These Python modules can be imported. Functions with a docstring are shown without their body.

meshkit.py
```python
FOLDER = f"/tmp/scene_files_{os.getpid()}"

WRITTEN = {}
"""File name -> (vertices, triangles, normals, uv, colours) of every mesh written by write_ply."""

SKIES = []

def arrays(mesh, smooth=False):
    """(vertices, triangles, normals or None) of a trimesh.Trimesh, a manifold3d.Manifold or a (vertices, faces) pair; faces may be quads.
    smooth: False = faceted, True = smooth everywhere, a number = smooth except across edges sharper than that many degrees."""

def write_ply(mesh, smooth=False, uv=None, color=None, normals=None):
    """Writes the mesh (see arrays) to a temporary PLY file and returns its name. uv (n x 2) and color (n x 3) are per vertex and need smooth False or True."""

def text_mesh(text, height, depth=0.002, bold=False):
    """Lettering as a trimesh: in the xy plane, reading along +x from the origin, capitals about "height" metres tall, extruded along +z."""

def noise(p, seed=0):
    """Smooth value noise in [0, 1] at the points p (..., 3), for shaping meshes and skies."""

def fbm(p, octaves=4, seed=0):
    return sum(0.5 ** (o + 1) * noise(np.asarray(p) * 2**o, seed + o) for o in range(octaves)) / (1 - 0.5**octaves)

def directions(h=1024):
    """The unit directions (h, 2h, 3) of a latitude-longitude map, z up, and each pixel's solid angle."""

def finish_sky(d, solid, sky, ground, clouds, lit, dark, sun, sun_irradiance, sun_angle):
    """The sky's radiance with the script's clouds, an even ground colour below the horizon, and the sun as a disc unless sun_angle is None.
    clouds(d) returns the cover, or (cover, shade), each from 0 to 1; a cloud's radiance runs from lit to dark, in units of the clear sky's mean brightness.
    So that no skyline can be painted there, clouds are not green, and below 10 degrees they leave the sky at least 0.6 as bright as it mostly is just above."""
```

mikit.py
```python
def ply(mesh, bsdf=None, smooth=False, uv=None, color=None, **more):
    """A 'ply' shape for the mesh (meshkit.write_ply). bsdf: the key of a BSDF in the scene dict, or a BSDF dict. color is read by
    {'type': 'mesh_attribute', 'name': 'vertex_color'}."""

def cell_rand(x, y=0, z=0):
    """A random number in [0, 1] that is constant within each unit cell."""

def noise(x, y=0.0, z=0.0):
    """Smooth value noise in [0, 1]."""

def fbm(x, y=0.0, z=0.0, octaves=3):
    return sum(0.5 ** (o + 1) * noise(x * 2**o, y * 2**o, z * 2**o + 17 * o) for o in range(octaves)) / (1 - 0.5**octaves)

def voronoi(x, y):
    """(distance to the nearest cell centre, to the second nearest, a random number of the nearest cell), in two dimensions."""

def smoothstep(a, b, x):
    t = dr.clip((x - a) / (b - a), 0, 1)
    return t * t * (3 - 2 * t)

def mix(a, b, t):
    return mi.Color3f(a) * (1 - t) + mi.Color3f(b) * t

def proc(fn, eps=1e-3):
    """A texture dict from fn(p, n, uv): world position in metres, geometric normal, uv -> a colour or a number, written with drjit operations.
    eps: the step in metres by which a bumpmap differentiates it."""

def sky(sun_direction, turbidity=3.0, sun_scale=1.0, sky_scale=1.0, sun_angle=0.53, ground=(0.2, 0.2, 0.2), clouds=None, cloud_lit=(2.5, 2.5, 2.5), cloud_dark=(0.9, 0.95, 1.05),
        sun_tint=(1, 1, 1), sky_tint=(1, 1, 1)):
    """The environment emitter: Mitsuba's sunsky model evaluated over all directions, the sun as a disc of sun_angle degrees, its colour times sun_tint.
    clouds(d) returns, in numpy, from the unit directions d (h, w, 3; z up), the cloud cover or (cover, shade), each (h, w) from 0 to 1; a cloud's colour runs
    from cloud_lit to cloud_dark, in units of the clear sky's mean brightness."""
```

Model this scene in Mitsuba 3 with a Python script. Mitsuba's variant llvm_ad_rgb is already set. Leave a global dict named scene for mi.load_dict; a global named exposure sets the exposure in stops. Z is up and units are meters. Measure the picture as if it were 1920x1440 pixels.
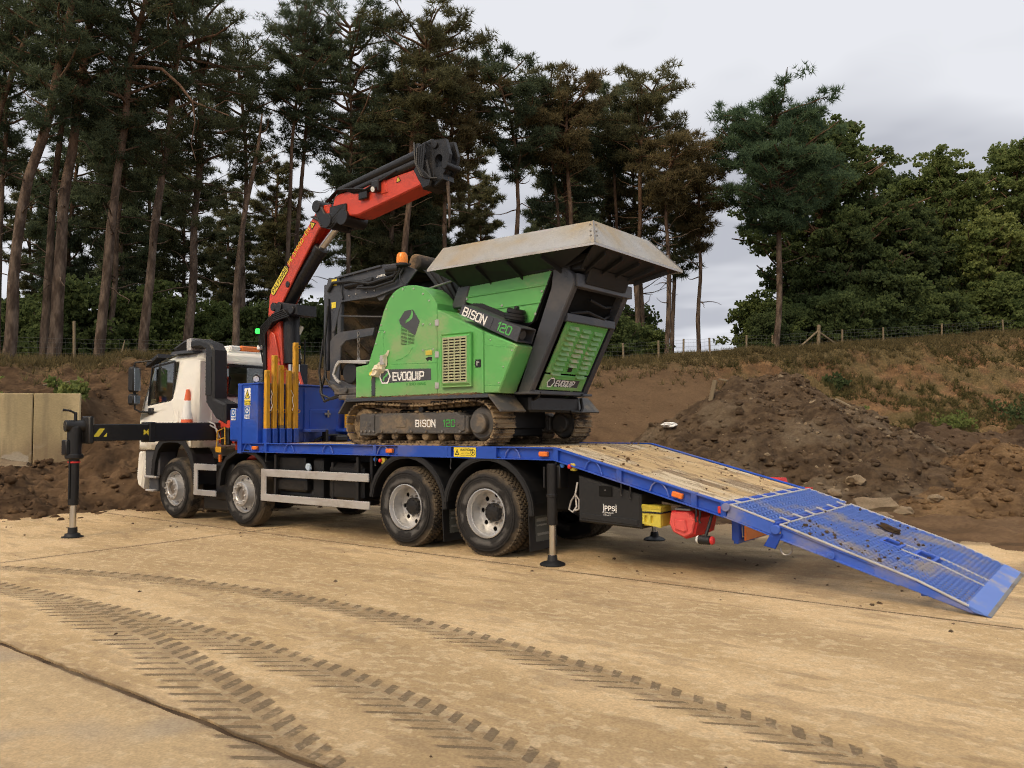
import math
import random
import numpy as np
import drjit as dr
import mitsuba as mi
import trimesh
import manifold3d as m3
import shapely
from shapely.geometry import Polygon, LineString, Point
from shapely import affinity
import meshkit
import mikit
from mikit import proc, fbm, noise, voronoi, smoothstep, mix, cell_rand

# ------------------------------------------------------------------ camera, sky, exposure
# world: x runs along the lorry towards its tail, y across it (away from the photographer), z up; metres
EYE = np.array([6.2795, -7.6291, 1.5849])
YAW, PITCH, ROLL, FOV = 0.65519, 0.04982, -0.0056, 64.4
FW = np.array([-math.sin(YAW) * math.cos(PITCH), math.cos(YAW) * math.cos(PITCH), math.sin(PITCH)])
RT = np.array([math.cos(YAW), math.sin(YAW), 0.0])
UP = np.cross(RT, FW)
UP = -RT * math.sin(ROLL) + UP * math.cos(ROLL)
scene, labels = {}, {}
scene['camera'] = {'type': 'perspective', 'fov': FOV, 'fov_axis': 'x', 'near_clip': 0.1, 'far_clip': 2000.0,
                   'to_world': mi.ScalarTransform4f().look_at(origin=EYE.tolist(), target=(EYE + FW).tolist(), up=UP.tolist())}


def cloud(d):
    q = d / np.maximum(d[..., 2:3], 0.08)
    a = meshkit.fbm(np.stack([q[..., 0] * 0.55, q[..., 1] * 0.55, q[..., 0] * 0 + 3.1], -1), 5, 4)
    b = meshkit.fbm(np.stack([q[..., 0] * 1.7, q[..., 1] * 1.7, q[..., 0] * 0 + 9.1], -1), 4, 9)
    return np.ones(d.shape[:2]), np.clip((a - 0.40) * 3.6 + (b - 0.5) * 1.4, 0, 1)


scene['sky'] = mikit.sky((0.04, -0.74, 0.67), turbidity=3, sun_scale=0.45, sun_angle=30, clouds=cloud,
                         cloud_lit=(2.72, 2.77, 2.92), cloud_dark=(1.72, 1.78, 1.98), sun_tint=(1.0, 0.95, 0.86))
exposure = 1.75

# ------------------------------------------------------------------ helpers
rng = np.random.default_rng(7)


def ref(b):
    return {'type': 'ref', 'id': b}


def free(key):
    if key not in scene and key not in labels:
        return key
    n = 1
    while f'{key}_{n:03d}' in scene or f'{key}_{n:03d}' in labels:
        n += 1
    return f'{key}_{n:03d}'


def unused(key):
    n, k = 0, key
    while k in scene:
        n += 1
        k = f'{key}_{n:03d}'
    return k


def thing(name, label, cat, group=None):
    key = free(name)
    labels[key] = {'label': label, 'category': cat}
    if group:
        labels[key]['group'] = group
    return key


def put(key, mesh, mat, smooth=30, label=None, kind=None, **kw):
    if isinstance(mesh, list):      # alike pieces, each a part of its own
        return [put(key, m, mat, smooth, label, kind, **kw) for m in mesh][0]
    key = unused(key)
    scene[key] = mikit.ply(mesh, mat, smooth, **kw)
    if label or kind:
        labels.setdefault(key, {})
        if label:
            labels[key]['label'] = label
        if kind:
            labels[key]['kind'] = kind
    return key


def again(key, shape, to_world):
    key = unused(key)
    scene[key] = {**shape, 'to_world': to_world}
    return key


def tm(v, f):
    return trimesh.Trimesh(np.asarray(v, float), np.asarray(f, int), process=False)


_BF = None


def box(x0, x1, y0, y1, z0, z1, b=0.008):
    """A box with chamfered edges."""
    global _BF
    c = np.array([(x0 + x1) / 2, (y0 + y1) / 2, (z0 + z1) / 2])
    h = np.abs(np.array([x1 - x0, y1 - y0, z1 - z0])) / 2
    b = min(b, 0.45 * h.min())
    sg = np.array([[i, j, k] for i in (-1, 1) for j in (-1, 1) for k in (-1, 1)], float)
    v = []
    for s in sg:
        for a in range(3):
            q = s * (h - b)
            q[a] = s[a] * h[a]
            v.append(q)
    v = np.array(v)
    if _BF is None:
        unit = np.array([s * np.where(np.arange(3) == a, 1.0, 0.8) for s in sg for a in range(3)])
        hull = trimesh.convex.convex_hull(unit)
        idx = np.array([np.argmin(((unit - q) ** 2).sum(1)) for q in hull.vertices])
        _BF = idx[hull.faces]
    return tm(v + c, _BF)


def crate(x0, x1, y0, y1, z0, z1):
    return trimesh.creation.box(bounds=[[min(x0, x1), min(y0, y1), min(z0, z1)], [max(x0, x1), max(y0, y1), max(z0, z1)]])


def frame(d):
    d = np.asarray(d, float) / np.linalg.norm(d)
    a = np.cross(d, [0, 0, 1.0] if abs(d[2]) < 0.9 else [1.0, 0, 0])
    a /= np.linalg.norm(a)
    return a, np.cross(d, a), d


def beam(p0, p1, w, h, b=0.006, up=None):
    """A bar from p0 to p1: w sideways, h in the direction nearest to up."""
    p0, p1 = np.asarray(p0, float), np.asarray(p1, float)
    d = p1 - p0
    L = np.linalg.norm(d)
    d = d / L
    up = np.array([0, 0, 1.0]) if up is None else np.asarray(up, float)
    if abs(d @ up) > 0.98:
        up = np.array([0, 1.0, 0])
    s = np.cross(up, d)
    s /= np.linalg.norm(s)
    u = np.cross(d, s)
    m = box(0, L, -w / 2, w / 2, -h / 2, h / 2, b)
    m.vertices = p0 + m.vertices @ np.array([d, s, u])
    return m


def tube(path, r, n=10, close=True):
    p = np.asarray(path, float)
    r = np.broadcast_to(r, (len(p),)).astype(float)
    t = np.gradient(p, axis=0)
    t /= np.linalg.norm(t, axis=1, keepdims=True) + 1e-12
    a0, _, _ = frame(t[0])
    A = []
    a = a0
    for k in range(len(p)):
        a = a - t[k] * (a @ t[k])
        a /= np.linalg.norm(a) + 1e-12
        A.append(a)
    A = np.array(A)
    B = np.cross(t, A)
    ang = np.arange(n) * 2 * np.pi / n
    v = p[:, None] + r[:, None, None] * (np.cos(ang)[None, :, None] * A[:, None] + np.sin(ang)[None, :, None] * B[:, None])
    i, j = np.meshgrid(np.arange(len(p) - 1), np.arange(n), indexing='ij')
    q = np.stack([i * n + j, i * n + (j + 1) % n, (i + 1) * n + (j + 1) % n, (i + 1) * n + j], -1).reshape(-1, 4)
    f = np.vstack([q[:, [0, 1, 2]], q[:, [0, 2, 3]]])
    v = v.reshape(-1, 3)
    if close:
        c0, c1 = len(v), len(v) + 1
        v = np.vstack([v, p[0], p[-1]])
        j = np.arange(n)
        e = (len(p) - 1) * n
        f = np.vstack([f, np.stack([(j + 1) % n, j, j * 0 + c0], 1), np.stack([e + j, e + (j + 1) % n, j * 0 + c1], 1)])
    return tm(v, f)


def cyl(p0, p1, r, n=20, b=0.006, r1=None):
    """A cylinder with a small chamfer at both ends."""
    p0, p1 = np.asarray(p0, float), np.asarray(p1, float)
    d = p1 - p0
    L = np.linalg.norm(d)
    d = d / L
    r1 = r if r1 is None else r1
    b = min(b, 0.4 * L, 0.5 * r)
    return tube([p0, p0 + d * 1e-6, p0 + d * b, p1 - d * b, p1 - d * 1e-6, p1], [r - b, r - b, r, r1, r1 - b, r1 - b], n)


def lathe(prof, c, axis=(0, -1, 0), n=48, close=False):
    """Turns the profile (radius, position along the axis) about the axis through c."""
    a, b, d = frame(axis)
    prof = np.asarray(prof, float)
    ang = np.arange(n) * 2 * np.pi / n
    ring = np.cos(ang)[:, None] * a + np.sin(ang)[:, None] * b
    v = np.asarray(c, float) + prof[:, None, 0:1] * ring[None] + prof[:, None, 1:2] * d
    i, j = np.meshgrid(np.arange(len(prof) - 1), np.arange(n), indexing='ij')
    q = np.stack([i * n + j, i * n + (j + 1) % n, (i + 1) * n + (j + 1) % n, (i + 1) * n + j], -1).reshape(-1, 4)
    return tm(v.reshape(-1, 3), np.vstack([q[:, [0, 1, 2]], q[:, [0, 2, 3]]]))


def extr(poly, depth):
    parts = [trimesh.creation.extrude_polygon(g, depth, engine='earcut') for g in getattr(poly, 'geoms', [poly]) if g.area > 1e-9]
    return trimesh.util.concatenate(parts)


def pxz(poly, y0, y1):
    """Extrudes an (x, z) outline from y0 to y1."""
    m = extr(poly if not isinstance(poly, (list, tuple)) else Polygon(poly), abs(y1 - y0))
    v = np.array(m.vertices)
    m = tm(np.stack([v[:, 0], max(y0, y1) - v[:, 2], v[:, 1]], 1), m.faces)
    return m


def pyz(poly, x0, x1):
    m = extr(poly if not isinstance(poly, (list, tuple)) else Polygon(poly), abs(x1 - x0))
    v = np.array(m.vertices)
    return tm(np.stack([min(x0, x1) + v[:, 2], v[:, 0], v[:, 1]], 1), m.faces)


def pxy(poly, z0, z1):
    m = extr(poly if not isinstance(poly, (list, tuple)) else Polygon(poly), abs(z1 - z0))
    v = np.array(m.vertices)
    v[:, 2] += min(z0, z1)
    return tm(v, m.faces)


def bev_xz(poly, y0, y1, b=0.01):
    """pxz with its long edges chamfered by b."""
    P = Polygon(poly) if isinstance(poly, (list, tuple)) else poly
    a = pxz(P, y0 + b, y1 - b)
    inner = P.buffer(-b, join_style=2)
    if inner.is_empty or inner.geom_type != 'Polygon' or len(inner.exterior.coords) != len(P.exterior.coords) or P.interiors:
        return pxz(P, y0, y1)
    o = np.array(shapely.geometry.polygon.orient(P).exterior.coords)[:-1]
    i = np.array(shapely.geometry.polygon.orient(inner).exterior.coords)[:-1]
    k = np.argmin(((i - o[0]) ** 2).sum(1))
    i = np.roll(i, -k, axis=0)
    n = len(o)
    out = []
    for ya, yb in ((y0 + b, y0), (y1 - b, y1)):
        v = np.vstack([np.c_[o[:, 0], np.full(n, ya), o[:, 1]], np.c_[i[:, 0], np.full(n, yb), i[:, 1]]])
        j = np.arange(n)
        out.append(tm(v, np.vstack([np.c_[j, (j + 1) % n, n + (j + 1) % n], np.c_[j, n + (j + 1) % n, n + j]])))
        cap = extr(inner, 0.001)
        cv = np.array(cap.vertices)
        keep = cap.faces[(cv[cap.faces][:, :, 2] < 1e-5).all(1)]
        out.append(tm(np.c_[cv[:, 0], np.full(len(cv), yb), cv[:, 1]], keep))
    side = a.faces[~((np.abs(np.array(a.vertices)[a.faces][:, :, 1] - (y0 + b)) < 1e-6).all(1) | (np.abs(np.array(a.vertices)[a.faces][:, :, 1] - (y1 - b)) < 1e-6).all(1))]
    out.append(tm(a.vertices, side))
    return cat(out)


def cat(ms):
    flat = []
    for m in ms if isinstance(ms, (list, tuple)) else [ms]:
        flat += m if isinstance(m, list) else [m]
    return trimesh.util.concatenate(flat)


def mirror(m, yc):
    if isinstance(m, list):
        return [mirror(q, yc) for q in m]
    v = np.array(m.vertices)
    v[:, 1] = 2 * yc - v[:, 1]
    return tm(v, np.array(m.faces)[:, ::-1])


def moved(m, t=(0, 0, 0), R=None):
    if isinstance(m, list):
        return [moved(q, t, R) for q in m]
    v = np.array(m.vertices)
    if R is not None:
        v = v @ np.asarray(R).T
    return tm(v + np.asarray(t, float), m.faces)


def man(m):
    m = m.copy()
    m.merge_vertices()
    return m3.Manifold(m3.Mesh(np.asarray(m.vertices, np.float32), np.asarray(m.faces, np.uint32)))


def unman(M):
    q = M.to_mesh()
    return tm(q.vert_properties[:, :3], q.tri_verts)


def rrect(x0, x1, z0, z1, r):
    return shapely.box(x0 + r, z0 + r, x1 - r, z1 - r).buffer(r, quad_segs=4)


def rotz(a):
    c, s = math.cos(a), math.sin(a)
    return np.array([[c, -s, 0], [s, c, 0], [0, 0, 1.0]])


def T(t=(0, 0, 0), rz=0.0, s=1.0):
    return mi.ScalarTransform4f().translate(list(map(float, t))).rotate([0, 0, 1], float(rz)).scale(float(s))


# stroke lettering in a square technical style: every glyph is polylines on a 4 x 6 grid
GL = {'E': ['0,0 0,6 4,6', '0,3 3.4,3', '0,0 4,0'], 'V': ['0,6 0,3 2,0 4,3 4,6'], 'O': ['0.6,0 3.4,0 4,0.8 4,5.2 3.4,6 0.6,6 0,5.2 0,0.8 0.6,0'],
      'Q': ['0.6,0 3.4,0 4,0.8 4,5.2 3.4,6 0.6,6 0,5.2 0,0.8 0.6,0', '2.6,1.6 4.2,-0.5'], 'U': ['0,6 0,0.8 0.6,0 3.4,0 4,0.8 4,6'], 'I': ['0.6,0 0.6,6'],
      'P': ['0,0 0,6 3.4,6 4,5.3 4,3.2 3.4,2.5 0,2.5'], 'B': ['0,0 0,6 3.2,6 3.8,5.4 3.8,3.7 3.2,3.1 0,3.1', '3.2,3.1 4,2.5 4,0.7 3.4,0 0,0'],
      'S': ['4,5.2 3.4,6 0.6,6 0,5.3 0,3.7 0.6,3.1 3.4,3 4,2.4 4,0.7 3.4,0 0.6,0 0,0.8'], 'N': ['0,0 0,6 4,0 4,6'], '1': ['0,5 1.2,6 1.2,0'],
      '2': ['0,5.2 0.6,6 3.4,6 4,5.3 4,3.8 3.4,3.1 0.6,2.9 0,2.2 0,0 4,0'], '0': ['0.6,0 3.4,0 4,0.8 4,5.2 3.4,6 0.6,6 0,5.2 0,0.8 0.6,0'], ' ': []}


def strokes(text, height, w=1.05, gap=1.9, slant=0.0):
    u, x, geo = height / 6.0, 0.0, []
    for ch in text:
        for s in GL[ch]:
            pts = [(float(a.split(',')[0]) + x, float(a.split(',')[1])) for a in s.split()]
            geo.append(LineString(pts).buffer(w / 2, cap_style=3, join_style=2, mitre_limit=2))
        x += {'I': 1.2, '1': 1.6, ' ': 2.2}.get(ch, 4.0) + gap
    g = affinity.scale(shapely.union_all(geo), u, u, origin=(0, 0))
    return affinity.skew(g, xs=slant, origin=(0, 0)) if slant else g


def lay(mesh2d, o, ex, ez):
    """Places an xy-plane lettering mesh: x along ex, y along ez, its thickness along ex x ez."""
    ex, ez = np.asarray(ex, float), np.asarray(ez, float)
    ex, ez = ex / np.linalg.norm(ex), ez / np.linalg.norm(ez)
    v = np.array(mesh2d.vertices)
    return tm(np.asarray(o, float) + v @ np.array([ex, ez, np.cross(ex, ez)]), mesh2d.faces)


# ------------------------------------------------------------------ materials
def pr(color, rough=0.5, metal=0.0, spec=0.5, **k):
    c = color if isinstance(color, dict) else {'type': 'rgb', 'value': list(color)}
    return {'type': 'twosided', 'b': {'type': 'principled', 'base_color': c, 'roughness': rough, 'metallic': metal, 'specular': spec, **k}}


def bumped(b, fn, scale=1.0, eps=0.003):
    return {'type': 'twosided', 'b': {'type': 'bumpmap', 'arbitrary': proc(fn, eps), 'scale': scale, 'bsdf': b['b']}}


# the bank runs along BS, its crest on the line through BO
BO = np.array([-9.75, 13.2])
BS = np.array([0.49689, 0.86781])
BT = np.array([-0.86781, 0.49689])


def dirty(base, dust, amount=0.5, freq=3.0, low=None, seed=0.0):
    """Paint with patches of dried mud and dust; low = (z0, z1): dirtier towards z0."""
    def fn(p, n, uv):
        a = fbm(p.x * freq + seed, p.y * freq, p.z * freq, 4)
        b = noise(p.x * 45, p.y * 45, p.z * 45)
        k = smoothstep(0.47, 0.78, a + 0.14 * (b - 0.5)) * amount
        if low:
            k = dr.maximum(k, (1 - smoothstep(low[0], low[1], p.z + 0.5 * (a - 0.5))) * amount * (0.6 + 0.6 * b))
        return mix(base, dust, dr.clip(k, 0, 1)) * (0.93 + 0.14 * a)
    return proc(fn)


MUD = (0.20, 0.145, 0.09)
MUDL = (0.36, 0.27, 0.16)
scene['m_blue'] = pr(dirty((0.018, 0.075, 0.44), (0.16, 0.15, 0.16), 0.35, 2.2), 0.36)
scene['m_blue_deep'] = pr((0.012, 0.055, 0.36), 0.4)
scene['m_ramp'] = pr(dirty((0.045, 0.118, 0.53), (0.27, 0.25, 0.24), 0.6, 2.6), 0.42)
scene['m_green'] = pr(dirty((0.125, 0.43, 0.115), (0.36, 0.35, 0.20), 0.55, 1.9, low=(1.85, 2.2)), 0.38)
scene['m_green_flat'] = pr((0.09, 0.42, 0.10), 0.5)
scene['m_leaf_green'] = pr((0.05, 0.30, 0.06), 0.5)
scene['m_grey'] = pr(dirty((0.050, 0.055, 0.067), (0.14, 0.12, 0.10), 0.35, 2.5), 0.42)
scene['m_grey_logo'] = pr((0.062, 0.067, 0.075), 0.5)
scene['m_black'] = pr(dirty((0.008, 0.008, 0.009), (0.04, 0.034, 0.028), 0.25, 3.1), 0.42)
scene['m_plastic'] = pr((0.012, 0.0125, 0.014), 0.5)
scene['m_dark'] = pr((0.007, 0.007, 0.007), 0.8, spec=0.2)
scene['m_white'] = pr(dirty((0.82, 0.81, 0.75), (0.52, 0.46, 0.36), 0.2, 1.7, low=(0.9, 1.3)), 0.28, clearcoat=0.5)
scene['m_white_flat'] = pr((0.82, 0.82, 0.80), 0.5)
scene['m_red'] = pr(dirty((0.62, 0.062, 0.030), (0.25, 0.06, 0.04), 0.45, 2.4), 0.38)
scene['m_red_box'] = pr((0.62, 0.035, 0.035), 0.42)
scene['m_red_lid'] = pr((0.70, 0.10, 0.09), 0.42)
scene['m_orange'] = pr((0.80, 0.20, 0.035), 0.3)
scene['m_orange_cone'] = pr((0.72, 0.14, 0.05), 0.5)
scene['m_amber'] = pr((0.95, 0.30, 0.02), 0.15, spec_trans=0.0)
scene['m_yellow'] = pr(dirty((0.66, 0.34, 0.018), (0.30, 0.18, 0.06), 0.5, 5.0), 0.42)
scene['m_yellow_flat'] = pr((0.78, 0.62, 0.05), 0.5)
scene['m_chock'] = pr((0.62, 0.52, 0.07), 0.45)
scene['m_sign_blue'] = pr((0.03, 0.13, 0.45), 0.5)
scene['m_ink'] = pr((0.012, 0.012, 0.012), 0.6)
scene['m_chrome'] = pr((0.75, 0.74, 0.72), 0.22, metal=1.0)
scene['m_alloy'] = pr(dirty((0.58, 0.58, 0.58), (0.25, 0.22, 0.18), 0.5, 5.0), 0.36, metal=0.6)
scene['m_guard'] = pr(dirty((0.52, 0.51, 0.50), (0.30, 0.26, 0.21), 0.5, 2.7), 0.45, metal=0.35)
scene['m_steel'] = pr(dirty((0.26, 0.25, 0.24), (0.16, 0.11, 0.07), 0.7, 4.0), 0.45, metal=0.6)
scene['m_green_lamp'] = {'type': 'twosided', 'b': {'type': 'principled', 'base_color': {'type': 'rgb', 'value': [0.02, 0.7, 0.08]}, 'roughness': 0.3}}
scene['m_glass'] = {'type': 'thindielectric', 'int_ior': 1.52, 'specular_transmittance': {'type': 'rgb', 'value': [0.62, 0.66, 0.64]}}
scene['m_mirror'] = pr((0.85, 0.86, 0.87), 0.05, metal=1.0)
scene['m_rag'] = pr((0.72, 0.66, 0.50), 0.7)
scene['m_rag_yellow'] = pr((0.66, 0.52, 0.10), 0.7)


def hopper_fn(p, n, uv):
    a = fbm(p.x * 1.6, p.y * 1.6, p.z * 1.2 + 3, 4)
    st = fbm(p.x * 7.0, p.y * 7.0, p.z * 0.7, 3)
    g = noise(p.x * 70, p.y * 70, p.z * 70)
    rust = smoothstep(0.50, 0.70, a) * smoothstep(0.35, 0.65, st)
    band = smoothstep(-0.75, -0.6, p.x) * (1 - smoothstep(-0.35, -0.1, p.x)) * (0.5 + 0.5 * st)
    c = mix((0.37, 0.37, 0.365), (0.34, 0.305, 0.24), smoothstep(0.35, 0.65, a))
    return mix(c, (0.36, 0.255, 0.115), dr.clip(0.55 * rust + 0.5 * band, 0, 0.7)) * (0.92 + 0.14 * g)


scene['m_hopper'] = pr(proc(hopper_fn), 0.5, metal=0.15)


def track_fn(p, n, uv):
    a = fbm(p.x * 6, p.y * 6, p.z * 6, 4)
    b = noise(p.x * 60, p.y * 60, p.z * 60)
    return mix((0.055, 0.042, 0.032), (0.26, 0.19, 0.115), smoothstep(0.34, 0.66, a + 0.25 * (b - 0.5)))


scene['m_track'] = bumped(pr(proc(track_fn), 0.85, spec=0.2), lambda p, n, uv: fbm(p.x * 40, p.y * 40, p.z * 40, 3), 0.006)


def tyre_fn(p, n, uv):
    # dried mud on the tread and patches of grey dust on the walls, about the nearest of the four axles
    ax = mi.Float(0.0)
    best = mi.Float(9.0)
    for c in (0.0, -1.36, -4.95, -6.96):
        d = dr.abs(p.x - c)
        ax = dr.select(d < best, c, ax)
        best = dr.minimum(best, d)
    rr = dr.sqrt(dr.square(p.x - ax) + dr.square(p.z - 0.51))
    a = fbm(p.x * 7, p.y * 7, p.z * 7, 4)
    b = noise(p.x * 50, p.y * 50, p.z * 50)
    t = smoothstep(0.455, 0.515, rr + 0.10 * (a - 0.5)) * 0.75
    ring = smoothstep(0.30, 0.34, rr) * (1 - smoothstep(0.37, 0.41, rr + 0.08 * (a - 0.5))) * smoothstep(0.40, 0.6, a) * 0.55
    c = mix((0.022, 0.021, 0.021), (0.17, 0.165, 0.16), ring)
    return mix(c, (0.15, 0.115, 0.075), 0.8 * t * smoothstep(0.25, 0.55, a + 0.3 * (b - 0.4)))


scene['m_tyre'] = pr(proc(tyre_fn), 0.75, spec=0.25)


def wood_fn(p, n, uv):
    k = cell_rand(dr.floor(p.y / 0.24 + 0.05), 3.0, 1.0)
    g = fbm(p.x * 1.3 + 40 * k, p.y * 38, 0.0, 4)
    d = fbm(p.x * 2.2, p.y * 2.2 + 7, 0.0, 4)
    e = fbm(p.x * 9, p.y * 14, 3.0, 3)
    c = mix((0.52, 0.44, 0.31), (0.20, 0.145, 0.09), smoothstep(0.35, 0.68, g * 0.8 + 0.35 * (k - 0.25)))
    c = mix(c, (0.46, 0.33, 0.17), smoothstep(0.42, 0.62, d) * 0.8)
    return mix(c, (0.19, 0.125, 0.07), smoothstep(0.56, 0.72, e) * 0.6)


scene['m_wood'] = bumped(pr(proc(wood_fn), 0.75, spec=0.25), lambda p, n, uv: fbm(p.x * 3, p.y * 60, 0.0, 3), 0.004)


def concrete_fn(p, n, uv):
    x, y = p.x, p.y
    big = fbm(x * 0.35 + 5, y * 0.7, 0.0, 4)
    med = fbm(x * 1.1, y * 3.6, 2.0, 4)
    fin = fbm(x * 14, y * 22, 4.0, 3)
    grain = noise(x * 95, y * 95)
    c = mix((0.355, 0.258, 0.138), (0.455, 0.340, 0.194), smoothstep(0.3, 0.7, med))
    c = mix(c, (0.285, 0.207, 0.113), smoothstep(0.50, 0.72, big) * 0.6)
    c = mix(c, (0.49, 0.395, 0.255), smoothstep(0.54, 0.70, fin) * 0.5)
    c = mix(c, (0.26, 0.185, 0.10), smoothstep(0.58, 0.74, fbm(x * 20 + 3, y * 30, 6.0, 3)) * 0.22)
    c = mix(c, (0.23, 0.165, 0.095), smoothstep(0.60, 0.74, fbm(x * 2.4 + 9, y * 7.5, 1.0, 4)) * 0.45)
    # spilled soil trodden in under and beside the lorry, towards the heaps and by the bank
    wet = smoothstep(-0.5, 1.2, y + 1.5 * (big - 0.5)) * smoothstep(0.36, 0.62, fbm(x * 0.9, y * 1.3, 8.0, 4))
    c = mix(c, (0.15, 0.11, 0.07), dr.clip(wet, 0, 1) * 0.6)
    # the slab nearest the photographer is washed paler and greyer, with a worn smooth patch
    near = 1 - smoothstep(-5.16, -5.12, y)
    c = mix(c, mix((0.43, 0.335, 0.20), (0.33, 0.245, 0.14), smoothstep(0.35, 0.65, med)), near * 0.4)
    worn = smoothstep(0.46, 0.56, fbm(x * 0.9 + 3.3, y * 0.9, 5.0, 3)) * near
    c = mix(c, (0.30, 0.25, 0.18), worn * 0.7)
    # dirt packed along the chipped joints between the slabs
    jd = dr.minimum(dr.minimum(dr.abs(y + 0.25), dr.abs(x + 4.35)), dr.abs(y + 5.12) * 0.6)
    jw = 0.012 + 0.030 * fbm(x * 6, y * 6, 3.0, 3)
    c = mix(c, (0.075, 0.054, 0.034), (1 - smoothstep(0.4 * jw, jw, jd)) * smoothstep(0.25, 0.45, fbm(x * 1.7, y * 1.7, 12.0, 3)) * 0.9)
    c = mix(c, (0.23, 0.165, 0.10), (1 - smoothstep(0.0, 0.14, jd + 0.12 * (fin - 0.5))) * 0.35)
    c = c * mi.Color3f(1.11, 1.09, 1.09)
    # damp prints of lugged tyres
    tr = tread(x, y)
    c = mix(c, (0.135, 0.100, 0.064), dr.clip(tr * 1.35, 0, 1) * 0.85)
    return c * (0.86 + 0.28 * grain)


def poly3(c, x):
    return ((c[0] * x + c[1]) * x + c[2]) * x + c[3]


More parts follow.
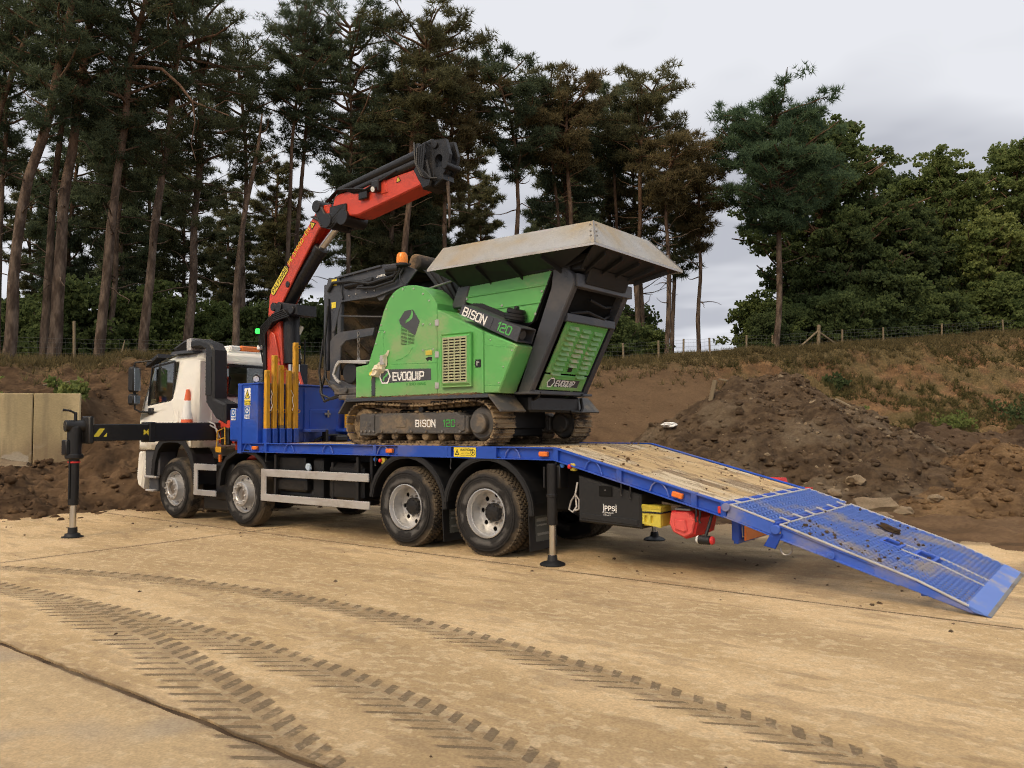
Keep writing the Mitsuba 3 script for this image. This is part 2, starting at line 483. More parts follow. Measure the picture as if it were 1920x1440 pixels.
def lug_print(x, yc, y, half, pitch, x0, x1, bold, seed):
    v = (y - yc) / half
    av = dr.abs(v)
    w = 0.5 * (fbm(x * 9 + seed, y * 9, 0.0, 3) - 0.5)
    far = v > 0
    fa = (x + 0.08 * av + 0.02 * w) / pitch
    fb = (x + 0.24 * av + 0.02 * w) / pitch + 0.5
    qa = dr.abs(fa - dr.floor(fa) - 0.5)
    qb = dr.abs(fb - dr.floor(fb) - 0.5)
    ra, rb = cell_rand(dr.floor(fa), seed, 1.0), cell_rand(dr.floor(fb), seed, 2.0)
    edge_ = smoothstep(0.2, 0.5, fbm(x * 34 + seed, y * 34, 2.0, 2))
    la = (0.6 + 0.4 * edge_) * (0.7 + 0.3 * ra) * (1 - smoothstep(0.75 + 0.25 * ra, 0.88 + 0.25 * ra, av)) * (1 - smoothstep(0.17 * bold, 0.25 * bold, qa + 0.16 * w)) * smoothstep(0.12 + 0.4 * w, 0.24 + 0.4 * w, av) * (1 - smoothstep(0.80, 0.9, av + 0.2 * w))
    lb = (0.6 + 0.4 * rb) * (1 - smoothstep(0.55 + 0.6 * rb, 0.8 + 0.6 * rb, av)) * (1 - smoothstep(0.10 * bold, 0.17 * bold, qb + 0.1 * w)) * (1 - smoothstep(0.95, 1.25, av + 0.5 * w))
    film = (1 - smoothstep(0.5, 0.8, av)) * 0.35
    fade = smoothstep(x0, x0 + 0.8, x) * (1 - smoothstep(x1 - 0.8, x1, x))
    brk = smoothstep(0.12, 0.34, fbm(x * 2.3 + seed, y * 7, 1.0, 4)) * (0.8 + 0.2 * smoothstep(0.3, 0.6, fbm(x * 16, y * 16, seed, 3)))
    return dr.maximum(dr.select(far, la, lb), film) * fade * brk


def tread(x, y):
    a = lug_print(x, poly3((0.0014, -0.042, 0.0477, -2.86), x), y, 0.18, 0.155, -9.0, 8.5, 1.05, 0.0)
    b = lug_print(x, poly3((-0.0034, -0.0217, 0.0291, -4.10), x), y, 0.20, 0.155, -9.0, 8.5, 1.1, 11.0)
    c = lug_print(x, poly3((-0.0005, -0.0258, -0.1553, -4.40), x), y, 0.24, 0.16, -1.9, 5.2, 1.25, 23.0)
    d = lug_print(x, -3.42 - 0.09 * (x - 1.0), y, 0.17, 0.17, -3.0, 2.6, 0.9, 31.0) * 0.3
    return dr.maximum(dr.maximum(a, b), dr.maximum(c, d))


def concrete_h(p, n, uv):
    return 0.006 * fbm(p.x * 16, p.y * 24, 0.0, 4) + 0.002 * noise(p.x * 110, p.y * 110) - 0.012 * tread(p.x, p.y)


scene['m_concrete'] = bumped(pr(proc(concrete_fn), 0.85, spec=0.2), concrete_h, 1.0, 0.004)


def soil_fn(p, n, uv):
    s = (p.x - BO[0]) * BS[0] + (p.y - BO[1]) * BS[1]
    t = (p.x - BO[0]) * BT[0] + (p.y - BO[1]) * BT[1]
    a = fbm(p.x * 0.5, p.y * 0.5, p.z * 0.9, 4)
    b = fbm(p.x * 2.6, p.y * 2.6, p.z * 3.4, 4)
    f = noise(p.x * 26, p.y * 26, p.z * 26)
    c = mix((0.072, 0.045, 0.026), (0.120, 0.075, 0.042), smoothstep(0.35, 0.65, b))
    graded = smoothstep(-1, 2, s) * (1 - smoothstep(6.5, 8.5, s + 2 * (a - 0.5)))
    c = mix(c, mix((0.110, 0.070, 0.040), (0.145, 0.094, 0.054), b), graded * 0.85)
    east = smoothstep(6.5, 9.5, s + 2.5 * (a - 0.5))
    clay = mix((0.150, 0.088, 0.046), (0.235, 0.138, 0.070), smoothstep(0.4, 0.7, b))
    c = mix(c, clay, east * 0.8)
    veg = east * smoothstep(0.40, 0.56, fbm(p.x * 0.9 + 3, p.y * 0.9, p.z * 1.4, 4))
    c = mix(c, mix((0.085, 0.075, 0.032), (0.125, 0.10, 0.046), f), veg * 0.65)
    turf = smoothstep(-0.9, 0.1, t + 0.9 * (b - 0.5))
    c = mix(c, mix((0.15, 0.115, 0.06), (0.11, 0.095, 0.045), a), turf * 0.8)
    wood = smoothstep(2.0, 5.0, t)
    c = mix(c, (0.07, 0.055, 0.03), wood)
    field = smoothstep(24.0, 28.0, t)
    c = mix(c, mix((0.19, 0.24, 0.075), (0.24, 0.26, 0.10), a), field)
    return c * (0.8 + 0.4 * f)


scene['m_soil'] = bumped(pr(proc(soil_fn), 0.95, spec=0.1), lambda p, n, uv: fbm(p.x * 9, p.y * 9, p.z * 9, 4), 0.07, 0.01)


def heap_mat(c0, c1, c2):
    def fn(p, n, uv):
        a = fbm(p.x * 1.1, p.y * 1.1, p.z * 1.6, 4)
        b = fbm(p.x * 6, p.y * 6, p.z * 6, 3)
        f = noise(p.x * 34, p.y * 34, p.z * 34)
        c = mix(c0, c1, smoothstep(0.35, 0.65, b))
        return mix(c, c2, smoothstep(0.46, 0.66, a) * 0.8) * (0.78 + 0.44 * f)
    return bumped(pr(proc(fn), 0.95, spec=0.1), lambda p, n, uv: fbm(p.x * 11, p.y * 11, p.z * 11, 4), 0.06, 0.008)


scene['m_heap_dark'] = heap_mat((0.060, 0.041, 0.026), (0.100, 0.069, 0.043), (0.135, 0.102, 0.068))
scene['m_heap_red'] = heap_mat((0.095, 0.060, 0.033), (0.145, 0.091, 0.048), (0.19, 0.122, 0.064))
scene['m_heap_black'] = heap_mat((0.045, 0.030, 0.020), (0.075, 0.050, 0.032), (0.095, 0.063, 0.039))


def panel_fn(p, n, uv):
    a = fbm(p.x * 1.3, p.y * 1.3, p.z * 0.5, 4)
    st = fbm(p.x * 8, p.y * 8, p.z * 0.6, 3)
    g = noise(p.x * 40, p.y * 40, p.z * 40)
    c = mix((0.40, 0.325, 0.185), (0.54, 0.44, 0.255), smoothstep(0.3, 0.65, a))
    c = mix(c, (0.25, 0.205, 0.13), smoothstep(0.55, 0.75, st) * 0.6)
    low = 1 - smoothstep(0.95, 1.5, p.z + 0.8 * (a - 0.5))
    c = mix(c, (0.22, 0.155, 0.095), low * 0.7)
    pale = smoothstep(0.55, 0.6, fbm(p.x * 2.2 + 4, p.y * 2.2, p.z * 2.2, 3)) * (1 - smoothstep(0.9, 1.3, p.z))
    return mix(c, (0.50, 0.45, 0.36), pale * 0.7) * (0.9 + 0.2 * g)


scene['m_panel'] = bumped(pr(proc(panel_fn), 0.9, spec=0.2), lambda p, n, uv: fbm(p.x * 14, p.y * 14, p.z * 14, 3), 0.008)
scene['m_rubble'] = pr(proc(lambda p, n, uv: mix((0.15, 0.108, 0.066), (0.29, 0.225, 0.15), fbm(p.x * 5, p.y * 5, p.z * 5, 4)) * (0.85 + 0.3 * noise(p.x * 40, p.y * 40, p.z * 40))), 0.9, spec=0.15)


def bark_fn(p, n, uv):
    a = fbm(p.x * 9, p.y * 9, p.z * 2.2, 4)
    b = noise(p.x * 30, p.y * 30, p.z * 9)
    up = smoothstep(7.0, 13.0, p.z + 3 * (a - 0.5))
    c = mix((0.075, 0.055, 0.043), (0.155, 0.118, 0.092), smoothstep(0.35, 0.65, a))
    return mix(c, (0.21, 0.115, 0.065), up * 0.55) * (0.75 + 0.5 * b)


scene['m_bark'] = bumped(pr(proc(bark_fn), 0.95, spec=0.1), lambda p, n, uv: fbm(p.x * 16, p.y * 16, p.z * 5, 3), 0.03, 0.006)
scene['m_leaf'] = {'type': 'principledthin', 'base_color': {'type': 'mesh_attribute', 'name': 'vertex_color'}, 'roughness': 0.6, 'diff_trans': 0.9, 'spec_trans': 0.0, 'eta': 1.3}
scene['m_post'] = pr((0.23, 0.185, 0.125), 0.85, spec=0.1)
scene['m_wire'] = pr((0.16, 0.17, 0.16), 0.5, metal=0.6)
scene['m_steel_dusty'] = pr(dirty((0.085, 0.082, 0.080), (0.22, 0.165, 0.105), 0.85, 5.0), 0.55, metal=0.1)
scene['m_green_dusty'] = pr(dirty((0.20, 0.42, 0.15), (0.44, 0.44, 0.28), 1.0, 6.0), 0.5)
scene['m_dark_grey'] = pr((0.012, 0.0125, 0.014), 0.5)
scene['m_belt'] = pr(dirty((0.045, 0.036, 0.028), (0.27, 0.17, 0.085), 1.0, 2.6), 0.75)
scene['m_amber_lens'] = pr((0.90, 0.26, 0.015), 0.12, clearcoat=0.6)

scene['m_ramp_worn'] = pr(dirty((0.10, 0.19, 0.56), (0.34, 0.31, 0.28), 0.9, 3.4), 0.4)

# ------------------------------------------------------------------ terrain
TK = [-90, -9.2, -7.6, -6.5, -5.0, -4.32, -4.12, -2.5, -1.2, -0.35, 0.35, 3, 10, 40, 500]
PROF = [(-70, [-.05, -.05, -.04, .22, .6, .80, 2.15, 2.45, 2.8, 3.0, 3.1, 3.3, 3.6, 5, 26]),
        (-12.0, [-.05, -.05, -.04, .22, .6, .82, 2.2, 2.5, 2.9, 3.2, 3.3, 3.45, 3.7, 5, 26]),
        (-11.4, [-.05, -.05, -.04, .30, .90, 1.30, 1.42, 2.3, 3.0, 3.35, 3.45, 3.55, 3.7, 5, 26]),
        (-7.5, [-.05, -.05, -.02, .35, 1.0, 1.35, 1.45, 2.3, 2.95, 3.28, 3.38, 3.5, 3.7, 5, 26]),
        (4.0, [-.05, .0, .45, .85, 1.45, 1.75, 1.83, 2.55, 3.15, 3.55, 3.70, 3.85, 4.1, 5.5, 26]),
        (9.0, [-.05, .0, .4, .75, 1.3, 1.6, 1.68, 2.45, 3.2, 3.98, 4.12, 4.25, 4.5, 6.0, 26]),
        (13.0, [-.05, .0, .35, .65, 1.2, 1.5, 1.58, 2.4, 3.3, 4.25, 4.45, 4.6, 4.9, 6.4, 26]),
        (25.0, [-.05, .05, .5, .9, 1.6, 2.0, 2.1, 3.2, 4.3, 5.25, 5.52, 5.7, 6.0, 7.5, 28]),
        (120.0, [-.05, .05, .5, 1.2, 2.4, 3.0, 3.1, 4.6, 6.2, 7.4, 7.7, 7.9, 8.4, 10, 32])]


def height(s, t):
    """Height of the ground at (s, t) of the bank: s along it, t away from the yard."""
    s, t = np.broadcast_arrays(np.asarray(s, float), np.asarray(t, float))
    sk = np.array([q[0] for q in PROF])
    P = np.array([q[1] for q in PROF])
    i = np.clip(np.searchsorted(sk, s) - 1, 0, len(sk) - 2)
    w = np.clip((s - sk[i]) / (sk[i + 1] - sk[i]), 0, 1)
    out = np.zeros_like(s)
    for k in range(len(TK) - 1):
        u = np.clip((t - TK[k]) / (TK[k + 1] - TK[k]), 0, 1)
        m = (t >= TK[k]) & (t <= TK[k + 1])
        z = (1 - w) * (P[i, k] * (1 - u) + P[i, k + 1] * u) + w * (P[i + 1, k] * (1 - u) + P[i + 1, k + 1] * u)
        out = np.where(m, z, out)
    x, y = BO[0] + s * BS[0] + t * BT[0], BO[1] + s * BS[1] + t * BT[1]
    q = np.stack([x, y, 0 * x], -1)
    n1 = meshkit.fbm(q * 0.7, 3, 1) - 0.5
    n2 = meshkit.fbm(q * 2.4 + 7, 4, 2) - 0.5
    n3 = 0.5 - np.abs(meshkit.noise(q * 3.3, 5) - 0.5) * 2
    n4 = meshkit.noise(q * 9.0, 8) - 0.5
    face = np.clip((t + 8.2) / 1.2, 0, 1) * np.clip((0.6 - t) / 1.2, 0, 1)
    east = np.clip((s - 7) / 3, 0, 1)
    graded = np.clip((s + 1) / 2, 0, 1) * np.clip((8 - s) / 2, 0, 1)
    amp = face * (1 - 0.86 * graded)
    west = np.clip((-8 - s) / 2, 0, 1) * np.clip((-4.3 - t) / 0.8, 0, 1)
    out = out + amp * (0.55 * n1 + (0.32 + 0.25 * east) * n2 + 0.10 * n4) + west * face * (0.22 * n3 + 0.12 * n4)
    out = out + np.clip((t - 0.2) / 2, 0, 1) * 0.35 * n1 + 0.05 * n2 * np.clip((t - 0.2) / 2, 0, 1)
    # soil lying on the back edge of the concrete
    yard = np.clip((y - 3.9 + 2.2 * n1) / 1.4, 0, 1) * np.clip((-7.0 - t) / 1.0, 0, 1)
    return out + yard * (0.10 + 0.25 * np.maximum(n2, -0.2) + 0.06 * n4)


def ground_at(x, y):
    d = np.array([x, y]) - BO
    return float(height(d @ BS, d @ BT))


def knots(parts):
    out = [parts[0][0]]
    for a, b, step in parts:
        out += list(np.linspace(a, b, max(1, int(round((b - a) / step))) + 1)[1:])
    return np.array(out)


SG = knots([(-400, -80, 40), (-80, -20, 3), (-20, -16, 0.25), (-16, -6, 0.085), (-6, 2, 0.14), (2, 28, 0.10), (28, 45, 0.5), (45, 90, 3), (90, 400, 40)])
TG = knots([(-400, -80, 40), (-80, -30, 4), (-30, -19, 0.8), (-19, -9, 0.16), (-9, 1.2, 0.085), (1.2, 6, 0.3), (6, 40, 1.5), (40, 400, 40)])
SS, TT = np.meshgrid(SG, TG, indexing='ij')
ZZ = height(SS, TT)
GV = np.stack([BO[0] + SS * BS[0] + TT * BT[0], BO[1] + SS * BS[1] + TT * BT[1], ZZ], -1)


def sheet(t0, t1):
    j0, j1 = np.argmin(np.abs(TG - t0)), np.argmin(np.abs(TG - t1))
    sub = GV[:, j0:j1 + 1]
    n, m = sub.shape[:2]
    i, j = np.meshgrid(np.arange(n - 1), np.arange(m - 1), indexing='ij')
    a = i * m + j
    # s runs along, t to its left: counter-clockwise seen from above
    f = np.vstack([np.stack([a, a + m, a + m + 1], -1).reshape(-1, 3), np.stack([a, a + m + 1, a + 1], -1).reshape(-1, 3)])
    return tm(sub.reshape(-1, 3), f)


put('ground', sheet(-400, -9), 'm_soil', True, kind='structure')
put('earth_bank', sheet(-9, 1.2), 'm_soil', True, kind='structure')
put('woodland_floor', sheet(1.2, 400), 'm_soil', True, kind='structure')
for k, tx in (('ground', 'bare soil of the yard under and around the concrete'), ('earth_bank', 'cut bank of brown soil that rises behind the yard'), ('woodland_floor', 'ground of the pine wood and the field beyond, on top of the bank')):
    labels[k]['label'] = tx

# concrete slabs of the yard, with open joints
labels['concrete_yard'] = {'label': 'tan concrete yard in large slabs marked by tyre tracks', 'kind': 'structure'}
XJ = [-9.4, -4.35, 8.2, 16.0, 24.0]
YJ = [-24, -15, -10, -5.12, -0.25, 4.75]
for i in range(len(XJ) - 1):
    for j in range(len(YJ) - 1):
        x0, x1, y0, y1 = XJ[i] + 0.008, XJ[i + 1] - 0.008, YJ[j] + (0.026 if j == 3 else 0.008), YJ[j + 1] - (0.022 if j == 2 else 0.008)
        nx, ny = 60, 24
        # edges slightly broken
        def edge(n, a, b, seed, wd):
            q = np.linspace(a, b, n)
            return q, wd * (meshkit.fbm(np.c_[q * 4, q * 0 + seed, q * 0], 5, 3) - 0.5)
        qx, e0 = edge(160, x0, x1, 3.1 + j, 0.014 if j != 3 else 0.07)
        _, e1 = edge(160, x0, x1, 7.7 + j, 0.014 if j != 2 else 0.05)
        qy, f0 = edge(40, y0, y1, 1.3 + i, 0.016)
        _, f1 = edge(40, y0, y1, 5.9 + i, 0.016)
        ring = [*zip(qx, y0 + e0), *list(zip(x1 + f1, qy))[1:-1], *list(zip(qx, y1 + e1))[::-1], *list(zip(x0 + f0, qy))[::-1][1:-1]]
        P = Polygon(ring).buffer(0)
        put('concrete_yard__slab', pxy(P, -0.05, 0.0), 'm_concrete', False)


for y_, w_ in ((-5.12, 0.07), (-0.25, 0.03), (-10.0, 0.03)):
    q_ = np.linspace(-9.3, 23.9, 500)
    zz_ = -0.013 + 0.010 * (meshkit.fbm(np.c_[q_ * 5, q_ * 0 + y_, q_ * 0], 4, 2) - 0.6)
    v_ = np.vstack([np.c_[q_, np.full(500, y_ - w_), zz_], np.c_[q_, np.full(500, y_ + w_), zz_]])
    i_ = np.arange(499)
    put('concrete_yard__joint_dirt', tm(v_, np.vstack([np.c_[i_, i_ + 1, i_ + 501], np.c_[i_, i_ + 501, i_ + 500]])), 'm_heap_dark', True)


def lump(r, seed, sub=2, flat=0.7, rough=0.5):
    m = trimesh.creation.icosphere(subdivisions=sub, radius=1.0)
    v = np.array(m.vertices)
    n = meshkit.fbm(v * 1.6 + seed * 3.7, 3, seed) - 0.5
    v = v * (1 + rough * 1.6 * n)[:, None]
    v[:, 2] *= flat
    return tm(v * r, m.faces)


LUMPS = [lump(1.0, k, 1, 0.75, 0.7) for k in range(6)]


def scatter(pts, rad, seed=0):
    """One mesh of small clods at the points."""
    g = np.random.default_rng(seed)
    V, F, at = [], [], 0
    for q, r in zip(pts, rad):
        m = LUMPS[g.integers(6)]
        a = g.uniform(0, 6.28)
        c, s = math.cos(a), math.sin(a)
        v = np.array(m.vertices) * (r * g.uniform(0.7, 1.3, 3))
        v = np.stack([c * v[:, 0] - s * v[:, 1], s * v[:, 0] + c * v[:, 1], v[:, 2]], 1) + q
        V.append(v)
        F.append(np.asarray(m.faces) + at)
        at += len(v)
    return tm(np.vstack(V), np.vstack(F))


def heap(key, c, R, fn, mat, step, seed, clods, rmin, rmax, label, cat_='soil heap', clodmat=None):
    n = int(2 * R / step)
    g = np.linspace(-R, R, n + 1)
    X, Y = np.meshgrid(g, g, indexing='ij')
    q = np.stack([X + c[0], Y + c[1], 0 * X], -1)
    base = fn(X, Y)
    rg = np.clip(base / 0.5, 0, 1)
    z = base + rg * (0.55 * (meshkit.fbm(q * 0.9, 3, seed) - 0.5) + 0.42 * (meshkit.fbm(q * 2.6, 4, seed + 3) - 0.5) + 0.16 * (meshkit.fbm(q * 8, 3, seed + 5) - 0.5))
    z = np.maximum(z, -0.25)
    i, j = np.meshgrid(np.arange(n), np.arange(n), indexing='ij')
    a = i * (n + 1) + j
    ok = (z[:-1, :-1] > -0.2) | (z[1:, 1:] > -0.2) | (z[1:, :-1] > -0.2) | (z[:-1, 1:] > -0.2)
    f = np.vstack([np.stack([a, a + n + 1, a + n + 2], -1)[ok], np.stack([a, a + n + 2, a + 1], -1)[ok]])
    labels[key] = {'label': label, 'category': cat_}
    put(key + '__soil', tm(np.stack([q[..., 0], q[..., 1], z], -1).reshape(-1, 3), f), mat, True)
    gg = np.random.default_rng(seed)
    P, RR = [], []
    while len(P) < clods:
        u, v = gg.uniform(-R, R, 2)
        ii, jj = int((u + R) / (2 * R) * n), int((v + R) / (2 * R) * n)
        if z[ii, jj] > -0.02 and gg.random() < 0.75:
            r = rmin + (rmax - rmin) * gg.random() ** 5
            P.append([u + c[0], v + c[1], z[ii, jj] + 0.2 * r])
            RR.append(r)
    put(key + '__clods', scatter(P, RR, seed), clodmat or mat, 40, kind='stuff', label='loose clods and stones lying on the heap')

    def top(x, y):
        return float(z[int(np.clip((x - c[0] + R) / (2 * R) * n, 0, n)), int(np.clip((y - c[1] + R) / (2 * R) * n, 0, n))])
    return top


CR, CF = RT[:2], FW[:2] / np.linalg.norm(FW[:2])


def h1(X, Y):
    a, b = X * CR[0] + Y * CR[1], X * CF[0] + Y * CF[1]
    r = np.sqrt((a / 1.12) ** 2 + (b / 0.95) ** 2)
    z = 2.95 - 0.60 * np.sqrt(r * r + 0.35)
    sh = 2.25 - 0.78 * np.sqrt(((a + 1.9) / 1.0) ** 2 + ((b + 0.2) / 1.2) ** 2 + 0.3)
    ft = 1.0 - 0.42 * np.sqrt(((a - 1.0) / 1.3) ** 2 + ((b + 3.4) / 0.8) ** 2)
    return np.maximum(np.maximum(z, sh), ft)


def h2(X, Y):
    a, b = X * CR[0] + Y * CR[1], X * CF[0] + Y * CF[1]
    m = 1.22 - 0.55 * np.sqrt((np.maximum(np.abs(a - 1.2) - 1.8, 0) / 1.0) ** 2 + (b / 1.15) ** 2 + 0.05)
    w = 0.62 - 0.34 * np.sqrt(((a + 1.2) / 1.3) ** 2 + ((b + 1.3) / 0.8) ** 2)
    return np.maximum(m, w)


def h3(X, Y):
    a, b = X * CR[0] + Y * CR[1], X * CF[0] + Y * CF[1]
    m = 1.55 - 0.62 * np.sqrt((np.maximum(np.abs(a - 2.2) - 2.6, 0)) ** 2 + (b / 1.1) ** 2 + 0.05)
    k = 1.85 - 0.8 * np.sqrt((a / 1.0) ** 2 + (b / 1.0) ** 2 + 0.1)
    return np.maximum(m, k)


T1 = heap('soil_heap', (-0.5, 11.1), 6.0, h1, 'm_heap_dark', 0.06, 11, 5200, 0.012, 0.085, 'tall dark brown heap of soil and rubble behind the tail ramp')
T2 = heap('soil_heap_001', (4.4, 10.3), 5.2, h2, 'm_heap_red', 0.055, 23, 3800, 0.012, 0.10, 'low reddish brown heap of lumpy soil beside the foot of the ramp')
T3 = heap('soil_heap_002', (2.2, 14.5), 6.0, h3, 'm_heap_black', 0.09, 31, 900, 0.02, 0.10, 'low near black heap of soil between the tall heap and the bank')


def slabby(size, seed, noise_=0.12):
    m = trimesh.creation.box(size).subdivide().subdivide()
    v = np.array(m.vertices)
    v += (np.stack([meshkit.fbm(v * 6 + seed + 11 * k, 3, seed + k) for k in range(3)], -1) - 0.5) * noise_
    return tm(v, m.faces)


def rest(name, label, cat_, m, at, top, R=None, dz=0.0, mat='m_rubble', group=None):
    k = thing(name, label, cat_, group)
    put(k, moved(m, (at[0], at[1], top(*at) + dz), R), mat, 30)
    return k


def rot(ax, ang):
    return trimesh.transformations.rotation_matrix(ang, ax)[:3, :3]


rest('concrete_lump', 'broken square concrete slab lying at the foot of the reddish heap', 'rubble', slabby((0.62, 0.42, 0.16), 3), (2.72, 7.1), lambda x, y: max(0.02, T2(x, y)), rot([1, 0.3, 0], 0.35) @ rotz(0.5), 0.12)
for k, (x, y, sz, tx) in enumerate([(3.18, 6.95, 0.14, 'pale rounded stone just right of the broken slab'), (3.0, 6.35, 0.13, 'flat pale stone nearest the ramp edge, by the reddish heap'), (3.55, 7.5, 0.12, 'small pale stone on the slope of the reddish heap above the slab'),
                                    (2.2, 7.9, 0.17, 'angular pale stone left of the broken slab, under the tall heap'), (2.0, 7.3, 0.12, 'small stone half hidden behind the ramp hinge')]):
    rest('stone', tx, 'stone', lump(sz, 40 + k, 2, 0.7, 0.8), (x, y), lambda a, b: max(0.0, T2(a, b), T1(a, b)), None, 0.05)
rest('timber_offcut', 'short pale timber offcut standing out of the dark heap', 'timber', box(-0.05, 0.05, -0.02, 0.02, -0.3, 0.3), (-1.35, 9.75), T1, rot([0, 1, 0], 0.25), 0.18, 'm_post')
rest('timber_offcut', 'thin timber piece lying on the right slope of the dark heap', 'timber', box(-0.3, 0.3, -0.04, 0.04, -0.02, 0.02), (1.25, 11.0), T1, rot([0, 1, 0], 0.5), 0.1, 'm_post')
rest('timber_offcut', 'long grey plank on the left shoulder of the dark heap', 'timber', box(-0.35, 0.35, -0.04, 0.04, -0.02, 0.02), (-1.2, 10.6), T1, rot([0, 1, 0], 0.2), 0.05, 'm_post')
k_ = thing('plastic_sheet', 'crumpled white plastic scrap on the left slope of the dark heap', 'scrap')
ms = lump(0.17, 77, 3, 0.35, 0.9)
put(k_, moved(ms, (-2.05, 9.0, T1(-2.05, 9.0) + 0.08), rotz(0.7)), 'm_white_flat', 30)
k_ = thing('metal_offcut', 'dark bent metal strip sticking out between the two heaps', 'scrap')
put(k_, cat([beam((1.9, 9.7, 0.5), (2.05, 9.9, 1.0), 0.10, 0.02), beam((2.05, 9.75, 0.5), (2.2, 9.95, 0.95), 0.10, 0.02), beam((2.2, 9.8, 0.45), (2.4, 10.0, 0.85), 0.10, 0.02)]), 'm_black', 30)
k_ = thing('plastic_barrier', 'red plastic barrier lying behind the tail of the lorry', 'barrier')
bo_ = (0.92, 1.0, max(0.0, T1(1.4, 6.3), ground_at(1.4, 6.3)) - 0.06)
put(k_ + '__body', moved(bev_xz([(-0.15, 0.0), (0.95, 0.0), (0.95, 0.45), (0.55, 0.45), (0.50, 0.60), (0.02, 0.60), (-0.15, 0.47)], 5.1, 5.5, 0.03), bo_), 'm_red_box', 30)
put(k_ + '__lug', moved(box(0.97, 1.1, 5.2, 5.4, 0.1, 0.3, 0.02), bo_), 'm_red_box', 30)

gg = np.random.default_rng(51)
# pale flints and brick bits in the tall heap
P_, R_ = [], []
while len(P_) < 210:
    a, b = gg.normal(0.6, 1.6), gg.uniform(-4.4, 0.2)
    x, y = -0.5 + a * CR[0] + b * CF[0], 11.1 + a * CR[1] + b * CF[1]
    z = T1(x, y)
    if z > 0.05:
        P_.append([x, y, z + 0.01])
        R_.append(0.014 + 0.05 * gg.random() ** 4)
put('soil_heap__flints', scatter(P_, R_, 14), 'm_rubble', 30, kind='stuff', label='pale flints and bits of rubble in the dark heap')

# crumbs of soil dropped on the concrete
gg = np.random.default_rng(5)
P_, R_ = [], []
for _ in range(2200):
    x, y = gg.uniform(-9, 9), gg.uniform(-6.5, 4.5)
    dens = 0.04 + 0.9 * (y > -0.2) * (x > 0.5) + 0.35 * (abs(y + 0.1) < 0.9) + 0.5 * (x < -7.5)
    if gg.random() < dens * (meshkit.noise(np.array([x * 1.3, y * 1.3, 0.0]), 2) + 0.25):
        P_.append([x, y, 0.0])
        R_.append(0.004 + 0.020 * gg.random() ** 4)
put('soil_crumbs', scatter(P_, R_, 4), 'm_heap_dark', 30, label='crumbs of dark soil strewn over the concrete yard', kind='stuff')
labels['soil_crumbs']['category'] = 'soil'

# ------------------------------------------------------------------ retaining wall panels in the bank
WE = [(-16.90, -15.93), (-15.91, -14.93), (-14.91, -13.90), (-13.88, -12.86), (-12.84, -11.96)]
WL = ['precast concrete wall panel with a lumpy broken foot, second from the open end', 'end concrete wall panel with a rounded foot, next to the open bank', 'concrete wall panel left of the second panel, at the picture edge', 'concrete wall panel further left along the bank', 'leftmost concrete wall panel of the row']
for (a, b), lb in zip(WE, [WL[4], WL[3], WL[2], WL[0], WL[1]]):
    m = box(a, b, -4.34, -4.16, 0.1, 2.31, 0.015).subdivide().subdivide().subdivide()
    v = np.array(m.vertices)
    d = meshkit.fbm(v * 1.7, 3, 2) - 0.5
    v[:, 1] += 0.03 * d
    v[:, 2] += 0.02 * d * (v[:, 2] > 2)
    w = np.c_[BO[0] + v[:, 0] * BS[0] + v[:, 1] * BT[0], BO[1] + v[:, 0] * BS[1] + v[:, 1] * BT[1], v[:, 2]]
    k_ = thing('wall_panel', lb, 'wall')
    put(k_, tm(w, m.faces), 'm_panel', 20)


def bt(s, t):
    return BO[0] + s * BS[0] + t * BT[0], BO[1] + s * BS[1] + t * BT[1]


for s, t, r, tx in [(-13.15, -4.9, 0.34, 'broken lump of pale concrete at the foot of the wall panel joint'), (-14.3, -5.9, 0.25, 'pale chunk of concrete in the mud at the left picture edge')]:
    x, y = bt(s, t)
    k_ = thing('concrete_lump', tx, 'rubble')
    put(k_, moved(slabby((r * 2, r, r * 1.1), 9, 0.2), (x, y, ground_at(x, y) + 0.05), rotz(1.1) @ rot([1, 0, 0], 0.5)), 'm_rubble', 30)
# mud clods on the slope at the left and along the foot of the bank
P_, R_ = [], []
while len(P_) < 2600:
    s = gg.uniform(-16, -5) if gg.random() < 0.7 else gg.uniform(-5, 26)
    t = gg.uniform(-8.4, -4.5) if s < -11.9 else gg.uniform(-8.4, -0.3)
    x, y = bt(s, t)
    r = 0.012 + (0.085 if s < -5 else 0.05) * gg.random() ** 4
    P_.append([x, y, 0.0])
    R_.append(r)
P_ = np.array(P_)
d_ = P_[:, :2] - BO
P_[:, 2] = height(d_ @ BS, d_ @ BT) + 0.2 * np.array(R_)
put('bank_clods', scatter(P_, R_, 8), 'm_soil', 40, label='loose clods of soil lying on the slope of the bank', kind='stuff')
labels['bank_clods']['category'] = 'soil'

# ------------------------------------------------------------------ fence on the crest
k_ = thing('wire_fence', 'wire stock fence on thin wooden posts along the top of the bank', 'fence')
FS = [(-17.5, .9), (-12.61, .9), (-4.45, .9), (2.6, .8), (4.6, .7), (6.06, .7), (7.1, .7), (8.3, .7), (10.35, 1.2), (11.6, 1.2), (13.47, .7), (14.71, .7), (16.95, .7), (20.29, .7), (24.2, .7), (28.5, .7)]
tops = []
for s, t in FS:
    x, y = bt(s, t)
    z = ground_at(x, y)
    hgt = 0.95 if abs(s - 13.47) < 0.1 else (0.70 if s > -6 else 1.15)
    lean = gg.uniform(-0.05, 0.05, 2)
    r = 0.07 if abs(s - 13.47) < 0.1 else 0.038
    put(k_ + '__post', cyl((x, y, z - 0.3), (x + lean[0], y + lean[1], z + hgt), r, 10), 'm_post', 40)
    tops.append(np.array([x, y, z]))
x, y = bt(13.47, .7)
z = ground_at(x, y)
